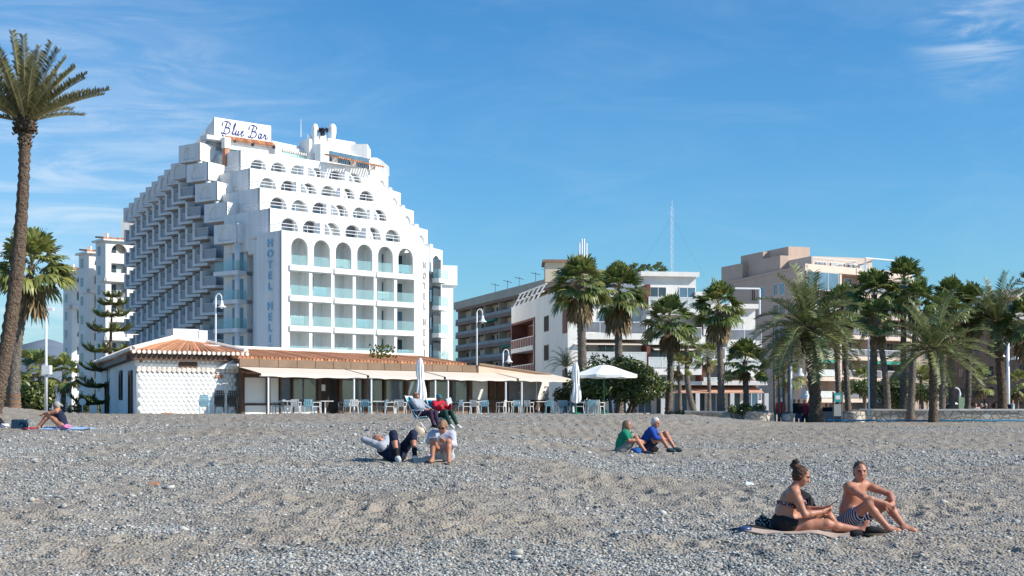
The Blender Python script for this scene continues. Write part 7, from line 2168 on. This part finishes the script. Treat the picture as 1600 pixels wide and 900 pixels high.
# couple at mid distance
gd = ground_at(969, 34.0); J = hug(.41, .40, .64, .10, .17, .70, (.58, .03, .30))
green = cloth('green_shirt_cloth', (.008, .20, .12)); khaki = cloth('grey_khaki_cloth', (.22, .23, .22)); blue = cloth('royal_blue_cloth', (.012, .055, .30))
SHT = lambda nm, m, fr=.55: (nm, m, ['torso', ('uarmR', fr), ('uarmL', fr), ('neck', .0)], .014)
LNG = lambda nm, m, th=.018: (nm, m, ['torso', 'uarmR', 'uarmL', ('farmR', .92), ('farmL', .92)], th)
SHO = lambda nm, m, fr=.55: (nm, m, [('thighR', fr), ('thighL', fr)], .016)
TRO = lambda nm, m, fr=.92: (nm, m, ['thighR', 'thighL', ('shinR', fr), ('shinL', fr)], .016)
SHOES = lambda nm, m: (nm, m, ['footR', 'footL'], .010)
person('woman in a green top with long hair sitting on the shingle hugging her knees', gd, R(-12), J, .014, 'pink', ('greybrown', 'long'), [SHT('shirt', green, .8), SHO('shorts', khaki), SHOES('shoes', navy)], fwd=(.98, -.1, -.12))
gd2 = ground_at(1007, 34.1); J = hug(.41, .40, .62, .16, .27, .70, (.50, .03, .30))
J.update(knL=(.50, .13, .45), anL=(.74, .10, .07), toL=(.90, .10, .04))
person('white haired man in a royal blue jacket sitting beside the woman in green', gd2, R(-14), J, .014, 'pink', ('white', 'short'), [LNG('jacket', blue), SHO('shorts', navy, .45), SHOES('shoes', mat('dark_teal_shoe', (.02, .05, .06), .6, .2, 5))], fwd=(.95, -.15, -.42), up=(.4, 0, .9))
q = ground_at(995, 33.8); blob('bag', 'blue bag lying between the woman in green and the man in blue', 'bag', q + Vector((.0, 0, .09)), (.15, .1, .1), cloth('bright_blue_bag', (.02, .10, .33)), seed=8, lump=.15)
q = ground_at(1016, 34.6); blob('bag', 'dark bag on the far side of the man in the blue jacket', 'bag', q + Vector((.0, 0, .09)), (.2, .12, .11), black_cloth, seed=9, lump=.15)
# woman with sunglasses and phone
gp = ground_at(693, 27.0)
J = dict(pel=(0, 0, .12), waist=(.02, 0, .28), chest=(.09, 0, .43), shR=(.12, -.18, .53), shL=(.12, .18, .53), head=(.26, .03, .685),
         elR=(.26, -.24, .40), wrR=(.43, -.06, .455), haR=(.47, .03, .49), elL=(.25, .25, .34), wrL=(.43, .10, .40), haL=(.47, .06, .44),
         hipR=(.04, -.10, .11), hipL=(.04, .10, .11), knR=(.40, -.13, .42), anR=(.50, -.12, .06), toR=(.66, -.13, .03), knL=(.40, .17, .40), anL=(.52, .20, .06), toL=(.67, .23, .03), _curl=.7)
# she faces the camera, so her left is on the right of the picture
lil = cloth('pale_lilac_knit', (.44, .45, .53))
person('woman in sunglasses and a pale lilac top sitting bent over her phone', gp, R(-98), J, .012, 'tan', ('blonde', 'bob'), [LNG('jumper', lil), SHO('shorts', cloth('pale_grey_shorts', (.45, .47, .50)), .4)], fwd=(.86, -.1, -.5), up=(.5, 0, .86), glasses=True)
c_, s_ = math.cos(R(-98)), math.sin(R(-98))
def wpt(p, g, yaw): return g + Vector((p[0] * math.cos(yaw) - p[1] * math.sin(yaw), p[0] * math.sin(yaw) + p[1] * math.cos(yaw), p[2]))
p0 = wpt((.49, .03, .48), gp, R(-98)); m = MB(); m.obox(p0 + Vector((-.06, -.01, -.05)), (.07, 0, .01), (0, .012, 0), (-.03, .03, .13)); o = m.build('phone', MT['steel_white'], None, loc=p0); tag(o, 'white phone held by the woman in sunglasses', 'phone')
# man lying on his back, hands behind his head, knees up
gl_ = ground_at(612, 27.3); s_ = 80.6
def fl_(px, py, dy=0.0): return ((px - 612) / s_, dy, (716 - py) / s_)
J = dict(pel=(.08, .12, .12), waist=(-.04, .20, .16), chest=(-.16, .27, .24), shR=(-.22, .12, .30), shL=(-.16, .42, .33), head=(-.29, .34, .42),
         elR=(-.56, .20, .43), wrR=(-.40, .28, .33), haR=(-.33, .33, .34), elL=(-.14, .62, .45), wrL=(-.25, .46, .36), haL=(-.31, .40, .36),
         hipR=(.08, .04, .12), hipL=(.14, .20, .12), knR=(.05, -.24, .54), anR=(.155, -.46, .09), toR=(.20, -.62, .04), knL=(.42, -.06, .54), anL=(.47, -.28, .09), toL=(.54, -.43, .04), _curl=.5)
lg = cloth('light_grey_jersey', (.34, .37, .42))
person('man lying on his back with hands behind his head and knees up', gl_, 0, J, .012, 'pink', None, [LNG('jumper', lg), ('trousers', navy, ['thighR', 'thighL', ('shinR', .34), ('shinL', .34)], .022), ('trouser_seat', navy, [('torso', .34)], .02), ('socks', black_cloth, [], .0), SHOES('trainers', cloth('pale_grey_trainer', (.55, .56, .55)))], fwd=(.62, -.35, .72), up=(-.75, .1, .62))
lm = bpy.data.objects[[o.name for o in bpy.data.objects if o.name.startswith('person')][-1]]
for sd in 'RL':
    a, b = np.array(J['kn' + sd]), np.array(J['an' + sd]); garment_sdf('sock', lm, [('c', a + (b - a) * .66, b, .052, .045)], black_cloth, .012)
garment_sdf('trouser_seat', lm, [('e', (.10, .12, .13), (.17, .19, .14)), ('c', (.08, .12, .13), (.0, .16, .15), .14, .125)], navy, .014)
q = ground_at(668, 26.9); towel('beach_cloth', 'cream cloth lying between the lying man and the woman in sunglasses', 'towel', q.x, q.y, .35, .55, R(8), cloth('cream_cloth', (.55, .47, .38)), .02, .015)
q = ground_at(672, 27.4); towel('beach_cloth', 'lilac cloth lying behind the cream one', 'towel', q.x, q.y, .25, .38, R(-5), cloth('lilac_cloth', (.42, .36, .52)), .02, .015)
q = ground_at(655, 37.5); t = thing('beach_bag', 'cream straw bag standing under the turquoise deckchair', 'bag', q)
straw = cloth('cream_straw', (.58, .47, .36)); blob('bag_body', '', '', q + Vector((0, 0, .13)), (.15, .1, .14), straw, seed=4, parent=t, lump=.1)
m = MB(); m.tube([q + Vector((-.1 + .2 * i / 8, -.02, .25 + .12 * math.sin(math.pi * i / 8))) for i in range(9)], .014, 6); m.build('handle', straw, t)
# deckchairs and the pair in them
tq = mat('turquoise_sling', (.02, .30, .40), .8, .12, 5)
def deckchair(loc, yaw, lb):
    t = thing('deckchair', lb, 'deckchair', loc, 'turquoise deckchairs', yaw); t.scale = (.9, .9, .9)
    # built around the origin, x forward
    def lb_(name, mt, fn, sm=False): m = MB(); fn(m); return m.build(name, mt, t, sm, local=True)
    def sl(m, a, b, w=.25, th=.02): m.add([(a[0], -w, a[1]), (b[0], -w, b[1]), (b[0], w, b[1]), (a[0], w, a[1]), (a[0] + .01, -w, a[1] - th), (b[0] + .01, -w, b[1] - th), (b[0] + .01, w, b[1] - th), (a[0] + .01, w, a[1] - th)], [(3, 2, 1, 0), (4, 5, 6, 7), (0, 1, 5, 4), (1, 2, 6, 5), (2, 3, 7, 6), (3, 0, 4, 7)])
    lb_('seat', tq, lambda m: sl(m, (.0, .36), (.46, .42)))
    lb_('backrest', tq, lambda m: sl(m, (-.34, 1.0), (.0, .38)))
    lb_('headrest', MT['curtain'], lambda m: sl(m, (-.39, 1.07), (-.33, .97), .25, .05))
    for sg in (-1, 1):
        lb_('leg', MT['steel_white'], lambda m: m.tube([(.30, sg * .27, .60), (-.22, sg * .28, 0)], .014, 6))
        lb_('leg', MT['steel_white'], lambda m: m.tube([(-.05, sg * .27, .58), (.46, sg * .28, 0)], .014, 6))
        lb_('armrest', MT['steel_white'], lambda m: m.tube([(-.12, sg * .28, .62), (.36, sg * .28, .61)], .022, 6))
        lb_('side_rail', MT['steel_white'], lambda m: m.tube([(-.38, sg * .26, 1.08), (.0, sg * .26, .37), (.47, sg * .26, .42)], .014, 6))
    return t
gA = ground_at(655, 40.6); deckchair(gA, R(-32), 'turquoise deckchair holding the person in the grey hoodie')
gB = ground_at(686, 41.8); deckchair(gB, R(-48), 'turquoise deckchair behind the person in the red jacket')
def lounge(): return mir(dict(pel=(.10, 0, .52), waist=(.02, 0, .66), chest=(-.08, 0, .80), shR=(-.12, -.18, .90), head=(-.12, 0, 1.07), elR=(.12, -.26, .70), wrR=(.34, -.14, .64), haR=(.40, -.08, .64),
                    hipR=(.14, -.09, .52), knR=(.53, -.12, .54), anR=(.66, -.12, .13), toR=(.82, -.13, .08), _curl=.5))
hood = cloth('grey_hoodie_cloth', (.30, .33, .38)); plum = cloth('dark_plum_trousers', (.035, .018, .045)); redj = cloth('red_jacket_cloth', (.42, .012, .035)); dgr = cloth('dark_green_trousers', (.010, .045, .035))
person('person in a grey hoodie and sunglasses leaning back in a turquoise deckchair', gA, R(-32), lounge(), .014, 'pink', ('greybrown', 'short'), [LNG('hoodie', hood, .024), TRO('trousers', plum), ('trouser_seat', plum, [('torso', .2)], .016), SHOES('shoes', black_cloth)], fwd=(.8, -.1, .55), up=(-.5, 0, .8), glasses=True, scale=.9)
J = lounge(); J.update(elR=(.16, -.28, .74), wrR=(.36, -.20, .80), haR=(.40, -.14, .88), elL=(.20, .26, .72), wrL=(.42, .16, .86), haL=(.45, .12, .94), head=(-.02, 0, 1.06), chest=(-.02, 0, .80), shR=(-.04, -.18, .90), shL=(-.04, .18, .90))
J.update(knR=(.52, -.16, .60), anR=(.80, -.16, .16), toR=(.96, -.17, .10), knL=(.52, .10, .60), anL=(.82, .12, .16), toL=(.98, .12, .10))
person('person in a red jacket and teal cap reading in a turquoise deckchair', gB, R(-48), J, .014, 'pink', None, [LNG('jacket', redj), TRO('trousers', dgr), ('trouser_seat', dgr, [('torso', .2)], .016), SHOES('shoes', cloth('white_trainer', (.6, .6, .58)))], fwd=(.95, 0, -.25), up=(.2, 0, .95), scale=.9, cap=mat('teal_cap_cloth', (.02, .13, .17), .9, .1, 6))
p0 = wpt((.42, .0, .77), gB, R(-48)); m = MB(); m.obox(p0, (.13, .03, .05), (-.03, .11, 0), (-.05, 0, .16)); o = m.build('book', MT['parasol'], None, loc=p0); tag(o, 'white paperback held by the person in the red jacket', 'book')
# woman in a navy swimsuit on the left
gs = ground_at(98, 41.5); J = hug(.44, .40, .68, .12, .18, .68, (.62, .05, .40)); J.update(elR=(.34, -.22, .44), elL=(.36, .2, .46), wrR=(.52, -.10, .43), wrL=(.54, .06, .44))
person('grey haired woman in a navy swimsuit sitting at the left side of the beach', gs, R(180 + 6), J, .015, 'tan', ('grey', 'tail'), [('swimsuit', navy, [('torso', .75)], .013)], fwd=(.85, 0, -.5), up=(.5, 0, .85), fat=1.08)
sw = bpy.data.objects[[o.name for o in bpy.data.objects if o.name.startswith('person')][-1]]
garment_sdf('swimsuit', sw, [('e', (-.01, 0, .13), (.165, .19, .14)), ('e', (-.03, 0, .29), (.135, .175, .17), [((-.03, 0, .40), (-.2, 0, 1))])], navy, .015)
q = gs; towel('beach_towel', 'pale blue towel under the woman in the navy swimsuit', 'towel', q.x + .15, q.y, .7, 1.5, R(2), cloth('pale_blue_towel', (.30, .45, .72)), .02)
blob('cloth_bundle', 'pink bundle of cloth behind the woman in the navy swimsuit', 'cloth', gs + Vector((.20, -.30, .07)), (.13, .1, .07), cloth('pink_cloth', (.62, .22, .42)), seed=2)
q = ground_at(31, 41.6); t = thing('beach_bag', 'dark teal patterned beach bag at the feet of the woman in the navy swimsuit', 'bag', q)
m = MB(); m.obox(q + Vector((-.24, -.1, 0)), (.44, 0, 0), (0, .2, 0), (.02, .02, .33)); m.build('bag_body', spots('teal_patterned_cloth', (.012, .045, .085), (.08, .22, .27), 12), t)
m = MB(); m.tube([q + Vector((.14 + .14 * math.sin(math.pi * i / 8), -.12, .30 - .25 * i / 8)) for i in range(9)], .02, 6); m.build('handle', navy, t)
blob('sandals', 'red sandals beside the patterned beach bag', 'sandals', ground_at(46, 41.2) + Vector((0, 0, .04)), (.2, .1, .045), cloth('red_sandal', (.35, .03, .06)), seed=7, lump=.2)
q = ground_at(-2, 43); blob('bag', 'dark bag half cut off at the left edge of the beach', 'bag', q + Vector((0, 0, .16)), (.16, .14, .17), black_cloth, seed=11, lump=.1)
q = ground_at(7, 42.6); blob('cloth_bundle', 'white bundle of cloth at the left edge beside the dark bag', 'cloth', q + Vector((0, 0, .06)), (.13, .1, .06), cloth('white_cloth', (.62, .6, .66)), seed=12)

# --- people on the promenade
def stand(stride=.14, armb=.1):
    return mir(dict(pel=(0, 0, .95), chest=(.01, 0, 1.30), shR=(.0, -.185, 1.43), head=(.02, 0, 1.62), elR=(-.04, -.24, 1.14), wrR=(.06, -.22, .90), hipR=(0, -.09, .90), knR=(.04, -.10, .49), anR=(-stride * .6, -.10, .09), toR=(.14 - stride * .6, -.11, .04),
                    knL=(.10, .10, .50), anL=(stride, .10, .09), toL=(.15 + stride, .11, .04), elL=(-.02, .25, 1.14), wrL=(.10, .22, .92)))
def walker(px, D, yaw, lb, top, legs, hair_, group='people on the promenade', extra=()):
    g = Vector((X(px, D), D, gz1(X(px, D), D)))
    return person(lb, g, R(yaw), stand(rnd.uniform(.1, .25)), .022, 'pink', hair_, [LNG('jacket', top), TRO('trousers', legs)] + list(extra), hands=False, face=False)
walker(1220, 84, 90, 'walker in a bright red jacket left of the flagpoles on the promenade', cloth('scarlet_cloth', (.50, .015, .02)), navy, ('white', 'short'))
walker(1241, 85, -90, 'walker in dark blue, left one of the pair by the lamp mast', cloth('dark_blue_coat', (.015, .02, .05)), navy, ('dark', 'short'))
walker(1248, 84, -95, 'walker in a black coat, right one of the pair by the lamp mast', black_cloth, cloth('blue_jeans', (.03, .06, .13)), ('dark', 'short'))
walker(1257, 84, -90, 'walker in an open dark coat over a dark red shirt', cloth('dark_red_shirt', (.13, .012, .03)), black_cloth, ('white', 'short'))
walker(1265, 86, 180, 'walker in a hot pink top half hidden by the thick palm trunk', cloth('hot_pink_cloth', (.55, .02, .20)), cloth('teal_jeans', (.05, .14, .18)), ('dark', 'bob'))
bpk = walker(1581, 84, 0, 'walker with a dark backpack behind the stone wall on the right', cloth('pale_shirt', (.45, .50, .55)), cloth('blue_trousers', (.04, .09, .18)), ('dark', 'short'))
g = Vector((X(1581, 84), 84, gz1(X(1581, 84), 84))); blob('backpack', 'dark backpack on the walker behind the stone wall', 'backpack', g + Vector((-.2, 0, 1.24)), (.13, .17, .24), navy, seed=3, lump=.06)
walker(993, 99, 200, 'dark figure standing in the glass entrance of the cafe', black_cloth, black_cloth, ('dark', 'short'))
def sitter(px, D, yaw, lb, top, hair_):
    g = Vector((X(px, D), D, gz1(X(px, D), D)))
    J = mir(dict(pel=(0, 0, .78), chest=(.03, 0, 1.10), shR=(.03, -.18, 1.22), head=(.08, 0, 1.40), elR=(.10, -.24, .98), wrR=(.30, -.14, .88), hipR=(.02, -.09, .75), knR=(.44, -.11, .76), anR=(.47, -.11, .36), toR=(.62, -.12, .31)))
    t = person(lb, g, R(yaw), J, .022, 'pink', hair_, [LNG('coat', top), TRO('trousers', navy)], hands=False, face=False, group='people sitting on the promenade benches')
    return t, g
SIT = [(1291, 'person in dark clothes sitting just right of the thick date palm trunk', black_cloth, ('dark', 'short'), 84.8), (1298, 'person in black sitting second from the thick date palm trunk', navy, ('grey', 'short'), 85.2), (1524, 'person in a white top sitting on the bench behind the stone wall', cloth('white_top', (.55, .53, .52)), ('greybrown', 'bob'), 84), (1533, 'person in black with fair hair sitting right of the white top', black_cloth, ('grey', 'short'), 84.2), (1540, 'person with a pale scarf sitting in the middle of the bench', cloth('grey_coat', (.16, .16, .18)), ('grey', 'bob'), 84.4), (1547, 'person in a dark coat with a pale bag near the end of the bench', cloth('charcoal_coat', (.04, .035, .04)), ('dark', 'short'), 84), (1555, 'person in brown at the right end of the bench by the palm mound', cloth('brown_coat', (.09, .045, .035)), ('dark', 'short'), 84.3)]
for (px_, lb, cm, hr, D) in SIT: sitter(px_, D, rnd.choice((-80, -100, 180, 60)), lb, cm, hr)
for (px0, px1, D, lb) in ((1516, 1560, 84.5, 'long stone bench holding the row of seated people'), (1286, 1304, 85.3, 'short stone bench behind the thick date palm')):
    x0, x1 = X(px0, D), X(px1, D); b = Vector(((x0 + x1) / 2, D, .2)); t = thing('stone_bench', lb, 'bench', b)
    m = MB(); m.box(x0, x1, D - .25, D + .25, .60, .68); m.build('seat', MT['tile_pale'], t)
    for xx in (x0 + .2, x1 - .5): m = MB(); m.box(xx, xx + .3, D - .2, D + .2, .1, .60); m.build('leg', MT['stone'], t)
